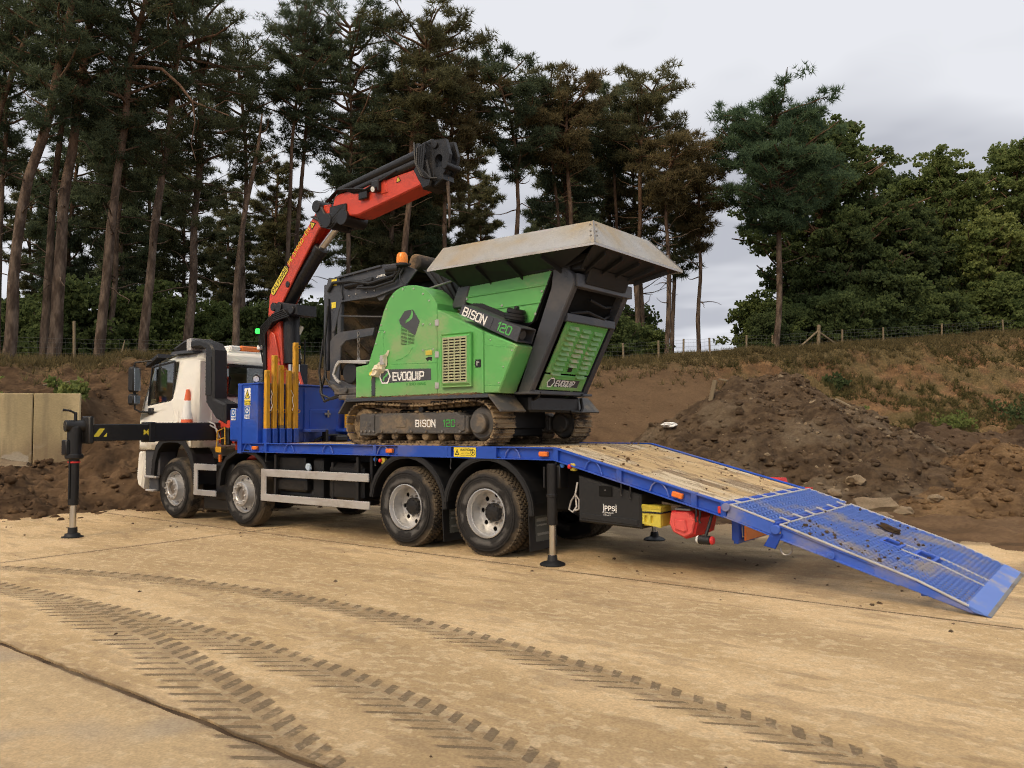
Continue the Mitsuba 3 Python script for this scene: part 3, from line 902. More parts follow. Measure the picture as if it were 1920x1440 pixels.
for ds in (-1.05, 1.05):
    xa, ya = bt(13.47 + ds, .7)
    put(k_ + '__brace', cyl((x, y, z + 0.7), (xa, ya, ground_at(xa, ya) + 0.05), 0.04, 8), 'm_post', 40)
for q, h in enumerate((0.1, 0.25, 0.4, 0.55, 0.66)):
    put(k_ + '__wire', tube([p + [0, 0, h] for p in tops], 0.0035, 4), 'm_wire', 40)
vs = []
for a, b in zip(tops[:-1], tops[1:]):
    n = int(np.linalg.norm(b - a) / 0.22)
    for i in range(1, n):
        p = a + (b - a) * i / n
        vs.append(tube([p + [0, 0, 0.1], p + [0, 0, 0.66]], 0.002, 3, False))
put(k_ + '__mesh_stay', cat(vs), 'm_wire', False, kind='stuff', label='thin upright wires of the stock fence')

# ------------------------------------------------------------------ foliage
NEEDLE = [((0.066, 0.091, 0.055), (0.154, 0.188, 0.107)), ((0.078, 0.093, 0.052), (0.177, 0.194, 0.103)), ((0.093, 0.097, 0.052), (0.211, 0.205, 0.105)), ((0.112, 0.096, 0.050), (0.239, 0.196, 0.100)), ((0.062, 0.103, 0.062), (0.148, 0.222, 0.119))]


def blades(c, rad, n_tuft, per, length, width, col, g, upb=0.35, flat=0.5, quad=False, tone=None):
    """Tufts of thin blades (or small leaves) spread through flattened clumps at the centres c. Returns vertices, triangles, colours."""
    K = len(c)
    o = g.normal(size=(K, n_tuft, 3))
    o /= np.linalg.norm(o, axis=-1, keepdims=True)
    o *= g.random((K, n_tuft, 1)) ** 0.45
    sc = np.stack([rad, rad, rad * flat], -1)
    p = c[:, None] + o * sc[:, None]
    p = np.repeat(p.reshape(-1, 3), per, 0)
    d = g.normal(size=(len(p), 3))
    d /= np.linalg.norm(d, axis=1, keepdims=True)
    out = np.repeat(o.reshape(-1, 3), per, 0)
    d = d + 0.7 * out
    d[:, 2] += upb
    d /= np.linalg.norm(d, axis=1, keepdims=True)
    s = np.cross(d, g.normal(size=(len(p), 3)))
    s /= np.linalg.norm(s, axis=1, keepdims=True)
    L = length * g.uniform(0.7, 1.35, (len(p), 1))
    W = width * g.uniform(0.7, 1.3, (len(p), 1))
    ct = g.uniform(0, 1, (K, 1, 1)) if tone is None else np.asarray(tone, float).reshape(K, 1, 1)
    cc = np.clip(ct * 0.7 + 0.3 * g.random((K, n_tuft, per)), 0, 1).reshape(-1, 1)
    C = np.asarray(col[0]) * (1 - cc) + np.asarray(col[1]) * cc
    if quad:
        v = np.stack([p - d * L * 0.5, p + s * W * 0.5, p + d * L * 0.5, p - s * W * 0.5], 1)
        k = np.arange(len(p))[:, None] * 4
        f = np.concatenate([k + [0, 1, 2], k + [0, 2, 3]], 1).reshape(-1, 3)
        return v.reshape(-1, 3), f, np.repeat(C, 4, 0)
    v = np.stack([p - s * W * 0.5, p + s * W * 0.5, p + d * L], 1)
    return v.reshape(-1, 3), np.arange(len(p) * 3).reshape(-1, 3), np.repeat(C, 3, 0)


def join(parts):
    at, V, F, C = 0, [], [], []
    for v, f, c in parts:
        V.append(v)
        F.append(f + at)
        C.append(c)
        at += len(v)
    return np.vstack(V), np.vstack(F), np.vstack(C)


def along(path, z):
    path = np.asarray(path, float)
    k = np.clip(np.searchsorted(path[:, 2], z) - 1, 0, len(path) - 2)
    u = (z - path[k, 2]) / (path[k + 1, 2] - path[k, 2])
    return path[k] + (path[k + 1] - path[k]) * u


def limb(p0, d, L, r, g, droop=0.0, n=6, wig=0.12):
    pts = [np.array(p0)]
    d = d / np.linalg.norm(d)
    for k in range(n):
        d = d + g.normal(size=3) * wig
        d[2] += droop
        d /= np.linalg.norm(d)
        pts.append(pts[-1] + d * L / n)
    return np.array(pts), np.linspace(r, r * 0.25, n + 1)


def pine(path, r0, crown, col, seed, dens=1.0, blade=(0.20, 0.034), stubs=10, sink=0.5):
    """(trunk with its limbs, crown) of a pine with a bare stem: a mesh and (vertices, faces, colours) or None."""
    g = np.random.default_rng(seed)
    path = np.array(path, float)
    fine = []
    for a, b in zip(path[:-1], path[1:]):
        m = max(2, int((b[2] - a[2]) / 0.7))
        fine += [a + (b - a) * k / m for k in range(m)]
    fine = np.array(fine + [path[-1]])
    for k in range(3):
        mid = fine.copy()
        mid[1:-1] = (fine[:-2] + 2 * fine[1:-1] + fine[2:]) / 4
        fine = mid
    fine[:, :2] += (np.stack([meshkit.noise(np.c_[fine[:, 2] * 0.5, fine[:, 2] * 0 + seed + 9 * k, fine[:, 2] * 0]) for k in range(2)], -1) - 0.5) * 0.16
    fine = np.vstack([fine[:1] - [0, 0, sink], fine])
    q = np.linspace(0, 1, len(fine))
    rr = r0 * (1.0 - 0.62 * q) * (1 + 0.22 * np.exp(-(q * 25)))
    if crown is None:
        rr[-1] *= 0.35
        rr[-2] *= 0.8
    wood = [tube(fine, rr, 10)]
    v = np.array(wood[0].vertices)
    nn = meshkit.fbm(v * np.array([6, 6, 1.5]), 3, seed) - 0.5
    cen = np.array([along(fine, min(z, fine[-1, 2] - 0.01)) for z in v[:, 2]])
    v[:, :2] += (v[:, :2] - cen[:, :2]) * (0.5 * nn)[:, None]
    wood[0] = tm(v, wood[0].faces)
    zt = fine[-1, 2]
    for k in range(stubs):
        z = g.uniform(path[0, 2] + 2.0, zt - 0.6)
        a = g.uniform(0, 6.28)
        pts, lr = limb(along(fine, z), np.array([math.cos(a), math.sin(a), g.uniform(-0.3, 0.4)]), g.uniform(0.4, 1.5), 0.028, g, 0.0, 5, 0.22)
        wood.append(tube(pts, lr, 4, False))
    if crown is None:
        return cat(wood), None
    z0, z1, R = crown
    C, RAD, TONE = [], [], []
    nb = int((z1 - z0) * 8.5 * dens)
    for k in range(nb):
        q = (k + g.random()) / nb
        zc = z0 + (z1 - z0) * q
        prof = math.sqrt(max(0.05, 1 - ((q - 0.56) / 0.60) ** 2)) * (1.0 if q > 0.3 else 0.6 + 1.2 * q)
        L = R * 1.08 * prof * (0.45 + 0.65 * math.sqrt(g.random()))
        a = k * 2.399 + g.uniform(-0.5, 0.5)
        zb = min(zc - 0.25 * L, zt - 0.05)
        base = along(fine, max(zb, path[0, 2] + 1))
        tip = base + np.array([math.cos(a) * L, math.sin(a) * L, zc - base[2]])
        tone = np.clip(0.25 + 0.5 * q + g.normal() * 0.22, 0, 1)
        pts, lr = limb(base, tip - base, np.linalg.norm(tip - base), 0.02 + 0.018 * L, g, 0.02, 6, 0.13)
        wood.append(tube(pts, lr, 5, False))
        for w in range(max(2, int(2 + 1.9 * L))):
            f = g.uniform(0.35, 1.05)
            i = min(int(f * 6), 5)
            c = pts[i] + (pts[i + 1] - pts[i]) * (f * 6 - i) + g.normal(size=3) * np.array([0.22, 0.22, 0.10]) * (0.5 + 0.3 * L)
            C.append(c)
            RAD.append(g.uniform(0.16, 0.40) * (0.8 + 0.15 * L))
            TONE.append(np.clip(tone + g.normal() * 0.1, 0, 1))
    C, RAD = np.array(C), np.array(RAD)
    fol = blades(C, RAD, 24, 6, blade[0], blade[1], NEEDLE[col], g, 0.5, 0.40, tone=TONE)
    return cat(wood), fol


PINES = [
    ('A', [(-17.64, 1.36, 3.39), (-17.51, 1.46, 6.31), (-17.23, 1.67, 8.38), (-16.89, 1.94, 10.45), (-16.69, 2.08, 11.85), (-16.44, 2.28, 13.25), (-16.28, 2.4, 14.15)], 0.2, (9.4, 15.7, 1.6), 0),
    ('B', [(-17.61, 2.52, 3.45), (-17.49, 2.61, 6.5), (-17.36, 2.71, 8.65), (-17.2, 2.83, 10.81), (-17.13, 2.88, 12.27), (-16.88, 3.08, 13.73), (-16.73, 3.19, 14.67)], 0.22, (10.2, 16.9, 1.8), 0),
    ('B2', [(-19.07, 2.91, 3.66), (-18.99, 2.97, 6.76), (-18.93, 3.02, 9.78), (-18.73, 3.17, 12.06), (-18.69, 3.2, 13.73)], 0.16, (11.1, 15.4, 1.1), 0),
    ('Z', [(-19.16, 1.7, 3.53), (-19.17, 1.7, 5.23), (-19.16, 1.7, 7.68), (-19.17, 1.7, 9.99), (-19.29, 1.6, 12.34)], 0.11, (8.8, 15.5, 1.3), 0),
    ('Y', [(-19.05, 0.9, 3.43), (-18.79, 1.1, 7.49), (-18.48, 1.34, 10.64), (-18.12, 1.62, 11.94), (-17.72, 1.93, 13.37), (-17.62, 2.0, 13.99)], 0.16, (10.8, 15.1, 1.2), 0),
    ('C', [(-17.09, 3.42, 3.52), (-16.92, 3.55, 6.58), (-16.74, 3.69, 8.77), (-16.48, 3.89, 10.96), (-16.37, 3.97, 12.46), (-16.16, 4.14, 13.94), (-16.04, 4.23, 14.89)], 0.18, (9.2, 16.3, 1.8), 0),
    ('C2', [(-19.17, 4.72, 3.75), (-19.01, 4.84, 7.07), (-18.87, 4.95, 8.67), (-18.6, 5.16, 11.09), (-18.54, 5.2, 12.57)], 0.12, (8.6, 13.3, 1.2), 1),
    ('D', [(-16.9, 4.7, 3.59), (-16.76, 4.81, 6.76), (-16.65, 4.89, 7.92), (-16.33, 5.14, 10.56), (-16.14, 5.29, 12.87), (-15.98, 5.41, 14.42)], 0.17, (9.0, 15.6, 2.0), 1),
    ('E', [(-17.18, 6.25, 3.99), (-17.07, 6.33, 7.06), (-16.96, 6.42, 9.47), (-16.9, 6.47, 11.89), (-17.0, 6.39, 14.12)], 0.18, (7.9, 15.7, 1.9), 1),
    ('F', [(-15.68, 6.9, 4.02), (-15.5, 7.04, 6.97), (-15.32, 7.17, 9.34), (-15.06, 7.37, 11.31)], 0.15, None, 1),
    ('F2', [(-18.02, 8.76, 4.31), (-17.96, 8.81, 7.07), (-17.96, 8.81, 10.24), (-18.03, 8.75, 12.01), (-18.14, 8.67, 14.21)], 0.13, (10.1, 15.4, 1.5), 1),
    ('H', [(-17.36, 10.02, 3.79), (-17.31, 10.06, 6.05), (-17.24, 10.12, 10.42), (-17.14, 10.19, 12.23), (-16.8, 10.45, 14.86)], 0.1, (12.3, 17.1, 1.6), 0),
    ('H2', [(-17.49, 10.68, 3.84), (-17.57, 10.62, 8.27), (-17.44, 10.72, 10.6), (-17.32, 10.81, 12.9), (-17.15, 10.94, 15.14)], 0.11, (11.2, 16.3, 1.7), 0),
    ('I', [(-16.2, 11.92, 3.84), (-16.18, 11.94, 7.33), (-16.17, 11.94, 10.66), (-16.12, 11.98, 13.92), (-16.19, 11.93, 16.22)], 0.12, (9.9, 17.2, 1.9), 0),
    ('J', [(-14.53, 12.95, 4.39), (-14.55, 12.94, 7.55), (-14.19, 13.22, 11.95), (-14.02, 13.35, 12.88), (-13.73, 13.57, 15.31)], 0.17, (11.9, 16.6, 2.1), 2),
    ('K', [(-14.44, 15.17, 4.75), (-14.43, 15.17, 9.14), (-14.32, 15.26, 11.58), (-14.23, 15.33, 13.16), (-14.17, 15.38, 14.85)], 0.14, (10.1, 15.7, 1.7), 3),
    ('L', [(-12.96, 17.69, 4.85), (-12.94, 17.71, 9.4), (-12.84, 17.78, 12.03), (-12.98, 17.67, 13.45), (-13.55, 17.24, 15.31)], 0.15, (11.4, 16.5, 1.8), 0),
    ('M', [(-12.64, 20.21, 5.02), (-12.64, 20.2, 10.03), (-12.75, 20.12, 12.61), (-13.14, 19.82, 15.16)], 0.13, (12.7, 16.3, 1.7), 2),
    ('N', [(-11.81, 19.71, 4.93), (-11.78, 19.74, 9.8), (-11.79, 19.73, 12.73), (-11.82, 19.7, 13.24), (-11.77, 19.74, 15.24)], 0.15, (11.9, 16.0, 1.8), 3),
    ('P', [(-10.24, 22.43, 4.32), (-10.14, 22.51, 8.82), (-10.03, 22.59, 13.65), (-9.56, 22.95, 15.72)], 0.16, (12.5, 16.4, 1.9), 2),
    ('Q', [(-11.93, 23.4, 4.47), (-11.87, 23.45, 7.11), (-11.72, 23.56, 10.93), (-11.83, 23.48, 15.02)], 0.13, (12.6, 16.5, 1.6), 0),
    ('R', [(-11.74, 25.82, 4.65), (-11.8, 25.77, 7.39), (-12.0, 25.62, 11.39), (-12.16, 25.49, 14.43)], 0.14, (10.4, 15.2, 2.0), 3),
    ('S', [(-8.44, 21.54, 4.21), (-8.32, 21.64, 7.4), (-8.35, 21.61, 11.48), (-8.12, 21.79, 12.78)], 0.13, (10.0, 13.2, 1.5), 3),
    ('T', [(-9.91, 25.08, 4.51), (-9.85, 25.12, 7.83), (-9.76, 25.2, 10.94), (-9.45, 25.43, 12.62)], 0.13, (8.1, 13.3, 1.8), 1),
    ('U', [(-8.17, 24.02, 4.46), (-8.11, 24.06, 8.39), (-8.04, 24.12, 11.39), (-7.93, 24.21, 12.95)], 0.12, (8.8, 13.7, 1.3), 3),
    ('W', [(-4.74, 23.63, 4.3), (-4.59, 23.74, 7.24), (-4.6, 23.74, 8.72), (-4.65, 23.7, 11.51), (-4.7, 23.66, 13.62)], 0.16, (9.4, 14.8, 2.1), 4),
]
PLAB = {'A': 'stout leaning pine nearest the left picture edge', 'B': 'thickest straight pine behind the left wall panels', 'B2': 'thinner pine stem close behind the thickest left pine', 'Z': 'thin pine at the extreme left edge of the picture',
        'Y': 'pine leaning in over the top left corner', 'C': 'tall pine leaning right above the front of the white cab', 'C2': 'slender pine just right of the tall one above the cab front', 'D': 'tall pine leaning right above the cab roof',
        'E': 'upright pine with a brownish crown behind the cab', 'F': 'dead snag with a broken splintered top, no crown', 'F2': 'slim pine behind the broken snag', 'H': 'slim leaning pine left of the crane column', 'H2': 'second slim pine close beside the leaning one by the crane',
        'I': 'dark tall pine rising behind the crane elbow', 'J': 'broad topped tall pine behind the crane jib', 'K': 'rusty brown pine behind the end of the jib', 'L': 'green round topped pine left of the middle of the wood', 'M': 'pine with a bent upper stem above the hopper',
        'N': 'brown topped pine above the middle of the hopper', 'P': 'pale flat topped pine above the right end of the hopper', 'Q': 'narrow pine set back behind the hopper corner', 'R': 'low brown crowned pine set back right of the crusher', 'S': 'brown topped pine at the right end of the pine row',
        'T': 'short crooked pine right of the crusher', 'U': 'last brown topped pine before the gap to the lone pine', 'W': 'lone pale stemmed pine with a dense dark green crown by the fence corner'}
for n_, (nm, path, r0, crown, col) in enumerate(PINES):
    if nm == 'W':
        crown = (crown[0] - 0.3, crown[1] - 0.5, 2.45)
    path = [tuple(path[0][:2]) + (ground_at(*path[0][:2]) - 0.05,)] + list(path[1:])
    far = path[0][1] > 12
    w_, f_ = pine(path, max(r0 * 0.86, 0.105), crown, col, 100 + n_, 2.3 if nm == 'W' else (0.8 if path[0][1] < 7 else 1.05), (0.17, 0.024) if not far else (0.22, 0.034), 14 if nm not in 'WF' else 6)
    k_ = thing('pine_tree', PLAB[nm], 'tree')
    put(k_ + '__trunk', w_, 'm_bark', True)
    if f_:
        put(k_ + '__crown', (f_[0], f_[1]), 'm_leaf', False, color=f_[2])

# the long bare crooked limb that crosses the sky at the left
q = np.array([(-17.05, 2.93, 11.35), (-16.4, 3.45, 11.75), (-15.8, 3.95, 11.8), (-15.4, 4.3, 11.75), (-15.0, 4.6, 11.3), (-14.7, 4.85, 10.8), (-14.3, 5.2, 10.6), (-13.9, 5.5, 10.4)])
put('pine_tree_001__dead_limb', cat([tube(q, np.linspace(0.07, 0.02, 8), 7), tube([q[5], q[5] + [0.05, 0.05, -0.6], q[5] + [-0.05, 0.0, -1.2], q[5] + [0.05, 0.1, -1.7]], [0.03, 0.02, 0.015, 0.008], 5), tube([q[6], q[6] + [0.3, 0.25, 0.25], q[6] + [0.5, 0.45, 0.2]], [0.02, 0.015, 0.006], 5)]), 'm_bark', True, label='long bare crooked limb reaching right')

# broadleaved trees at the right
LEAFC = [((0.071, 0.103, 0.043), (0.181, 0.232, 0.091)), ((0.091, 0.132, 0.048), (0.244, 0.295, 0.106)), ((0.060, 0.087, 0.043), (0.150, 0.195, 0.081)), ((0.119, 0.169, 0.053), (0.314, 0.352, 0.125))]


def oak(x, y, z, H, R, seed, col, n=90, zlow=0.12, leaf=(0.19, 0.13), lean=(0, 0)):
    g = np.random.default_rng(seed)
    wood, C, RAD, TONE = [], [], [], []
    base = np.array([x, y, z - 0.3])
    stem = np.array([base, base + [lean[0] * .2, lean[1] * .2, H * .14], base + [lean[0] * .5, lean[1] * .5, H * .3], base + [lean[0], lean[1], H * .48], base + [lean[0] * 1.3, lean[1] * 1.3, H * .7], base + [lean[0] * 1.4, lean[1] * 1.4, H * .88]])
    wood.append(tube(stem, np.array([0.36, 0.29, 0.26, 0.2, 0.11, 0.03]) * H / 11, 10))
    nb = n
    for k in range(nb):
        q = (k + g.random()) / nb
        zt = zlow + (1.0 - zlow) * q
        prof = max(0.22, math.sin(min(1, 0.18 + 0.80 * q) * math.pi) ** 0.55)
        rr = R * prof * (0.35 + 0.65 * math.sqrt(g.random())) * g.uniform(0.85, 1.15)
        a = k * 2.399 + g.uniform(-0.6, 0.6)
        tip = np.array([x + lean[0] + rr * math.cos(a), y + lean[1] + rr * math.sin(a), z + H * zt])
        st = along(stem, np.clip(z + H * (zt - 0.12) - 0.25 * rr, z + 0.4, stem[-1, 2] - 0.05))
        pts, lr = limb(st, tip - st, np.linalg.norm(tip - st), 0.022 + 0.020 * rr, g, 0.0, 6, 0.16)
        wood.append(tube(pts, lr, 5, False))
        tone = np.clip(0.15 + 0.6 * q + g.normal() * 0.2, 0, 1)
        for w in range(6):
            f = g.uniform(0.45, 1.0)
            i = min(int(f * 6), 5)
            C.append(pts[i] + (pts[i + 1] - pts[i]) * (f * 6 - i) + g.normal(size=3) * np.array([0.34, 0.34, 0.22]))
            RAD.append(g.uniform(0.22, 0.52))
            TONE.append(np.clip(tone + g.normal() * 0.12, 0, 1))
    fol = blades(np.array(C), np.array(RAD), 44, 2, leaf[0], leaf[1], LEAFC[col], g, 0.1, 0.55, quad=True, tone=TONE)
    return cat(wood), fol


OAKS = [('dark spreading oak with twin stems behind the lone pine', -4.72, 34.05, 11.2, 4.6, 0, 190, 0.10, (-0.9, -0.5)),
        ('dark oak with bare twigs above the right part of the bank', -4.0, 41.5, 9.6, 4.2, 2, 110, 0.05, (0, 0)),
        ('broad bright green oak right of the dark ones', -1.6, 40.9, 10.0, 4.0, 1, 130, 0.04, (0, 0)),
        ('tall oak cut by the right picture edge', 1.5, 43.6, 11.0, 3.6, 1, 110, 0.04, (0, 0)),
        ('low dark oak filling the gap under the broad oak', -2.9, 37.0, 6.6, 3.1, 2, 80, 0.0, (0, 0)),
        ('yellowish green bushy oak low at the right edge', 0.6, 39.6, 6.4, 3.0, 3, 70, 0.0, (0, 0)),
        ('dense low oak behind the fence corner', -4.2, 30.8, 5.4, 2.4, 2, 60, 0.0, (0, 0)),
        ('oak beyond the right picture edge', 5.2, 44.0, 11.5, 4.0, 1, 90, 0.04, (0, 0))]
for n_, (tx, x, y, H, R, col, nb, zl, ln) in enumerate(OAKS):
    w_, f_ = oak(x, y, ground_at(x, y), H, R, 300 + n_, col, nb, zl, lean=ln)
    k_ = thing('oak_tree', tx, 'tree')
    put(k_ + '__trunk', w_, 'm_bark', True)
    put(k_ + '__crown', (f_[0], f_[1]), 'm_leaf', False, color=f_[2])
for sgn, (x, y, z) in enumerate([(-4.3, 36.5, 14.0), (-2.9, 39.8, 13.2)]):
    g = np.random.default_rng(sgn)
    br = [tube(*limb(np.array([x, y, z - 1.6]), np.array([g.uniform(-.3, .6), g.uniform(-.3, .3), 1.0]), g.uniform(1.6, 2.6), 0.05, g, 0, 6, 0.25), 4, False) for _ in range(4)]
    put(f'oak_tree{"_001" * sgn}__bare_twigs', cat(br), 'm_bark', True, label='bare dead twigs standing out of the crown')


# the depth of the wood: three pines and three bushes, each set up many times
def group(key, w_, f_):
    scene[key] = {'type': 'shapegroup', 'trunk': mikit.ply(w_, 'm_bark', True), 'crown': mikit.ply((f_[0], f_[1]), 'm_leaf', False, color=f_[2])}


for k in range(3):
    g = np.random.default_rng(60 + k)
    h_ = 12.0 + k
    path = [(0, 0, 0), (0.1, 0.1, h_ * .3), (0.2 * g.normal(), 0.2 * g.normal(), h_ * .65), (0.3 * g.normal(), 0.3 * g.normal(), h_)]
    w_, f_ = pine(path, 0.15, (2.8 + 0.9 * k, h_ + 0.6, 1.8), (0, 1, 2)[k], 500 + k, 0.62, (0.28, 0.05), 16)
    group(f'far_pine_{"abc"[k]}', w_, f_)
for k in range(3):
    w_, f_ = oak(0, 0, 0, 2.6, 1.5, 700 + k, (1, 0, 2)[k], 34, 0.0, (0.17, 0.12))
    group(f'far_bush_{"abc"[k]}', w_, f_)
spots = []
g = np.random.default_rng(17)
while len(spots) < 37:
    s, t = g.uniform(-20, 14.5), g.uniform(6.5, 26)
    if all(math.hypot(s - a, t - b) > 1.9 for a, b in spots) and not (6.5 < s - 0.30 * t < 8.5 and t > 6):
        spots.append((s, t))
for s, t in spots:
    x, y = bt(s, t)
    k_ = thing('pine_tree', 'slender pine deep in the wood, behind the front row of trunks', 'tree', 'pines deep in the wood')
    scene[k_] = {'type': 'instance', 'g': ref(f'far_pine_{"abc"[g.integers(3)]}'), 'to_world': T((x, y, ground_at(x, y) - 0.1), g.uniform(0, 360), g.uniform(0.62, 0.98))}
for k in range(50):
    s = -19 + 52 * (k + g.random()) / 50
    t = g.uniform(1.9, 4.5) if s > 3 else g.uniform(3.5, 11.0)
    if 8.6 < s < 11.2:
        t = g.uniform(9, 14)
    gap = 8.6 < s < 11.2
    x, y = bt(s, t)
    k_ = thing('shrub', 'low leafy shrub in the undergrowth behind the wire fence', 'shrub', 'shrubs of the undergrowth')
    scene[k_] = {'type': 'instance', 'g': ref(f'far_bush_{"abc"[g.integers(3)]}'), 'to_world': T((x, y, ground_at(x, y) - 0.15), g.uniform(0, 360), 1.0 if gap else (g.uniform(0.6, 1.15) if s < 3 else g.uniform(0.35, 0.75)) if s < 12.5 else g.uniform(0.7, 1.2))}

# grass, weeds
g = np.random.default_rng(3)
n_ = 9000
s = g.uniform(-18, 29, n_)
t = np.where(g.random(n_) < 0.75, g.uniform(-0.7, 1.4, n_), g.uniform(-2.2, 3.0, n_))
dn = meshkit.noise(np.c_[s * 0.9, t * 0.9, 0 * s], 6)
keep = g.random(n_) < 0.25 + dn * (0.6 + 0.5 * (s > 8))
s, t = s[keep], t[keep]
c_ = np.c_[BO[0] + s * BS[0] + t * BT[0], BO[1] + s * BS[1] + t * BT[1], height(s, t)]
v, f, c = blades(c_, np.full(len(s), 0.10), 2, 5, 0.26, 0.022, ((0.10, 0.085, 0.04), (0.27, 0.215, 0.11)), g, 1.6, 0.2, tone=g.random(len(s)))
put('dry_grass', (v, f), 'm_leaf', False, color=c, label='dry straw coloured grass along the top of the bank', kind='stuff')
labels['dry_grass']['category'] = 'grass'
n_ = 6500
s, t = g.uniform(7, 28, n_), g.uniform(-6.5, -0.6, n_)
keep = meshkit.fbm(np.c_[s * 0.7, t * 0.9, 0 * s], 3, 12) > 0.50
s, t = s[keep], t[keep]
c_ = np.c_[BO[0] + s * BS[0] + t * BT[0], BO[1] + s * BS[1] + t * BT[1], height(s, t)]
v, f, c = blades(c_, np.full(len(s), 0.12), 2, 5, 0.22, 0.026, ((0.06, 0.065, 0.025), (0.20, 0.165, 0.075)), g, 1.2, 0.25, tone=g.random(len(s)))
put('rough_grass', (v, f), 'm_leaf', False, color=c, label='sparse rough grass and weeds on the right slope of the bank', kind='stuff')
labels['rough_grass']['category'] = 'grass'
for s, t, r, tx in [(-13.9, -3.6, 0.42, 'leafy green weed above the left wall panels'), (-12.15, -3.7, 0.36, 'small light green weed above the end wall panel'), (9.6, -4.2, 0.6, 'bright green bush on the right slope behind the dark heap'), (7.6, -4.6, 0.45, 'small green bush left of the bright one on the slope'),
                    (14.5, -4.4, 0.6, 'green bush further right on the slope'), (17.5, -4.4, 0.75, 'dark scrubby bush near the right picture edge'), (12.2, -1.4, 0.45, 'low bush under the fence on the right slope')]:
    x, y = bt(s, t)
    z = ground_at(x, y)
    k_ = thing('weed', tx, 'plant')
    cs = np.c_[x + g.normal(0, r * .5, 16), y + g.normal(0, r * .5, 16), z + np.abs(g.normal(0.15, r * .4, 16))]
    v, f, c = blades(cs, np.full(16, r * 0.5), 30, 2, 0.13, 0.09, LEAFC[3 if 'green' in tx else 2], g, 0.4, 0.7, quad=True)
    put(k_ + '__leaves', (v, f), 'm_leaf', False, color=c)
    put(k_ + '__stems', cat([tube([(x, y, z - 0.1), tuple(q)], [0.012, 0.005], 4, False) for q in cs]), 'm_bark', False)
x, y = 2.55, 4.35
k_ = thing('weed', 'clump of green grass growing on the ground under the ramp hinge', 'plant')
cs = np.c_[x + g.normal(0, .16, 14), y + g.normal(0, .10, 14), np.full(14, ground_at(x, y))]
v, f, c = blades(cs, np.full(14, .08), 6, 6, .22, .02, LEAFC[3], g, 1.4, .3)
put(k_, (v, f), 'm_leaf', False, color=c)
for (s0, t0, s1, t1, tx) in [(-12.9, -2.6, -12.2, -2.2, 'bare fallen branch lying on the bank above the wall panels'), (-11.5, 0.3, -11.35, 0.4, 'pale broken stick leaning on the bank crest')]:
    x0, y0 = bt(s0, t0)
    x1, y1 = bt(s1, t1)
    k_ = thing('dead_branch', tx, 'branch')
    put(k_, tube([(x0, y0, ground_at(x0, y0) + 0.02), ((x0 + x1) / 2, (y0 + y1) / 2, (ground_at(x0, y0) + ground_at(x1, y1)) / 2 + 0.12), (x1, y1, ground_at(x1, y1) + (0.25 if s0 < -12 else 0.5))], [0.03, 0.025, 0.012], 6), 'm_post', True)

# ------------------------------------------------------------------ the lorry
TR = thing('flatbed_lorry', 'white cabbed plant lorry with a blue flat bed, red loader crane and lowered blue ramp', 'lorry')
L_ = TR + '__'
YF = 2.40          # far side of the bed
ZD = 1.31          # top of the bed


def both(m, yc=YF / 2):
    m = cat(m)
    return [m, mirror(m, yc)]


# cab: the meeting of its side, end and top outlines, hollowed, with openings cut for the glass
side_ = Polygon([(-8.31, 1.17), (-8.27, 1.45), (-8.20, 1.74), (-7.90, 2.66), (-7.76, 2.78), (-7.45, 2.86), (-6.9, 2.89), (-6.50, 2.895), (-6.44, 2.84), (-6.42, 1.22), (-6.7, 1.22), (-7.0, 1.36), (-7.42, 1.36), (-7.62, 1.17)]).buffer(-0.03).buffer(0.03, quad_segs=4)
end_ = Polygon([(0.045, 1.1), (0.03, 1.6), (0.05, 2.05), (0.15, 2.74), (0.24, 2.86), (0.4, 2.93), (2.0, 2.93), (2.16, 2.86), (2.25, 2.74), (2.35, 2.05), (2.37, 1.6), (2.355, 1.1)]).buffer(-0.06).buffer(0.06, quad_segs=5)
top_ = shapely.box(-8.32, 0.0, -6.42, YF).buffer(-0.24).buffer(0.24, quad_segs=8)


def hull3(d, lo):
    a = man(pxz(side_.buffer(-d), -0.2, 2.6)) ^ man(pyz(end_.buffer(-d), -9, -6)) ^ man(pxy(top_.buffer(-d), lo, 3.2))
    return a


body = hull3(0, 0.8) - (hull3(0.05, 1.36))
win = Polygon([(-7.86, 2.67), (-7.09, 2.74), (-7.13, 2.07), (-7.20, 2.03), (-7.99, 1.955)]).buffer(-0.03).buffer(0.03, quad_segs=4)
wind = rrect(0.22, YF - 0.22, 1.80, 2.62, 0.09)
rwin = rrect(0.54, 1.90, 2.11, 2.67, 0.07)
body -= man(pxz(win, -0.2, 2.6))
body -= man(pyz(wind, -8.6, -7.75))
body -= man(pyz(rwin, -6.6, -6.2))
for xs in (-7.055,):       # shut line of the door
    body -= man(crate(xs - 0.005, xs + 0.005, 0.0, 0.045, 1.2, 2.84)) + man(crate(xs - 0.005, xs + 0.005, YF - 0.045, YF, 1.2, 2.84))
body -= man(crate(-8.2, -7.06, 0.0, 0.042, 1.355, 1.365))
for xs in (-6.92, -6.80):
    body -= man(crate(xs - 0.006, xs + 0.006, 0.0, 0.047, 1.2, 2.75))
body -= man(pyz(rrect(0.12, 0.36, 1.5, 2.6, 0.05), -6.435, -6.3))
cab = put(L_ + 'cab', unman(body), 'm_white', 30)
C_ = cab + '__'
put(C_ + 'pane', pxz(win.buffer(0.02), 0.075, 0.079), 'm_glass', False)
put(C_ + 'pane', pxz(win.buffer(0.02), YF - 0.079, YF - 0.075), 'm_glass', False)
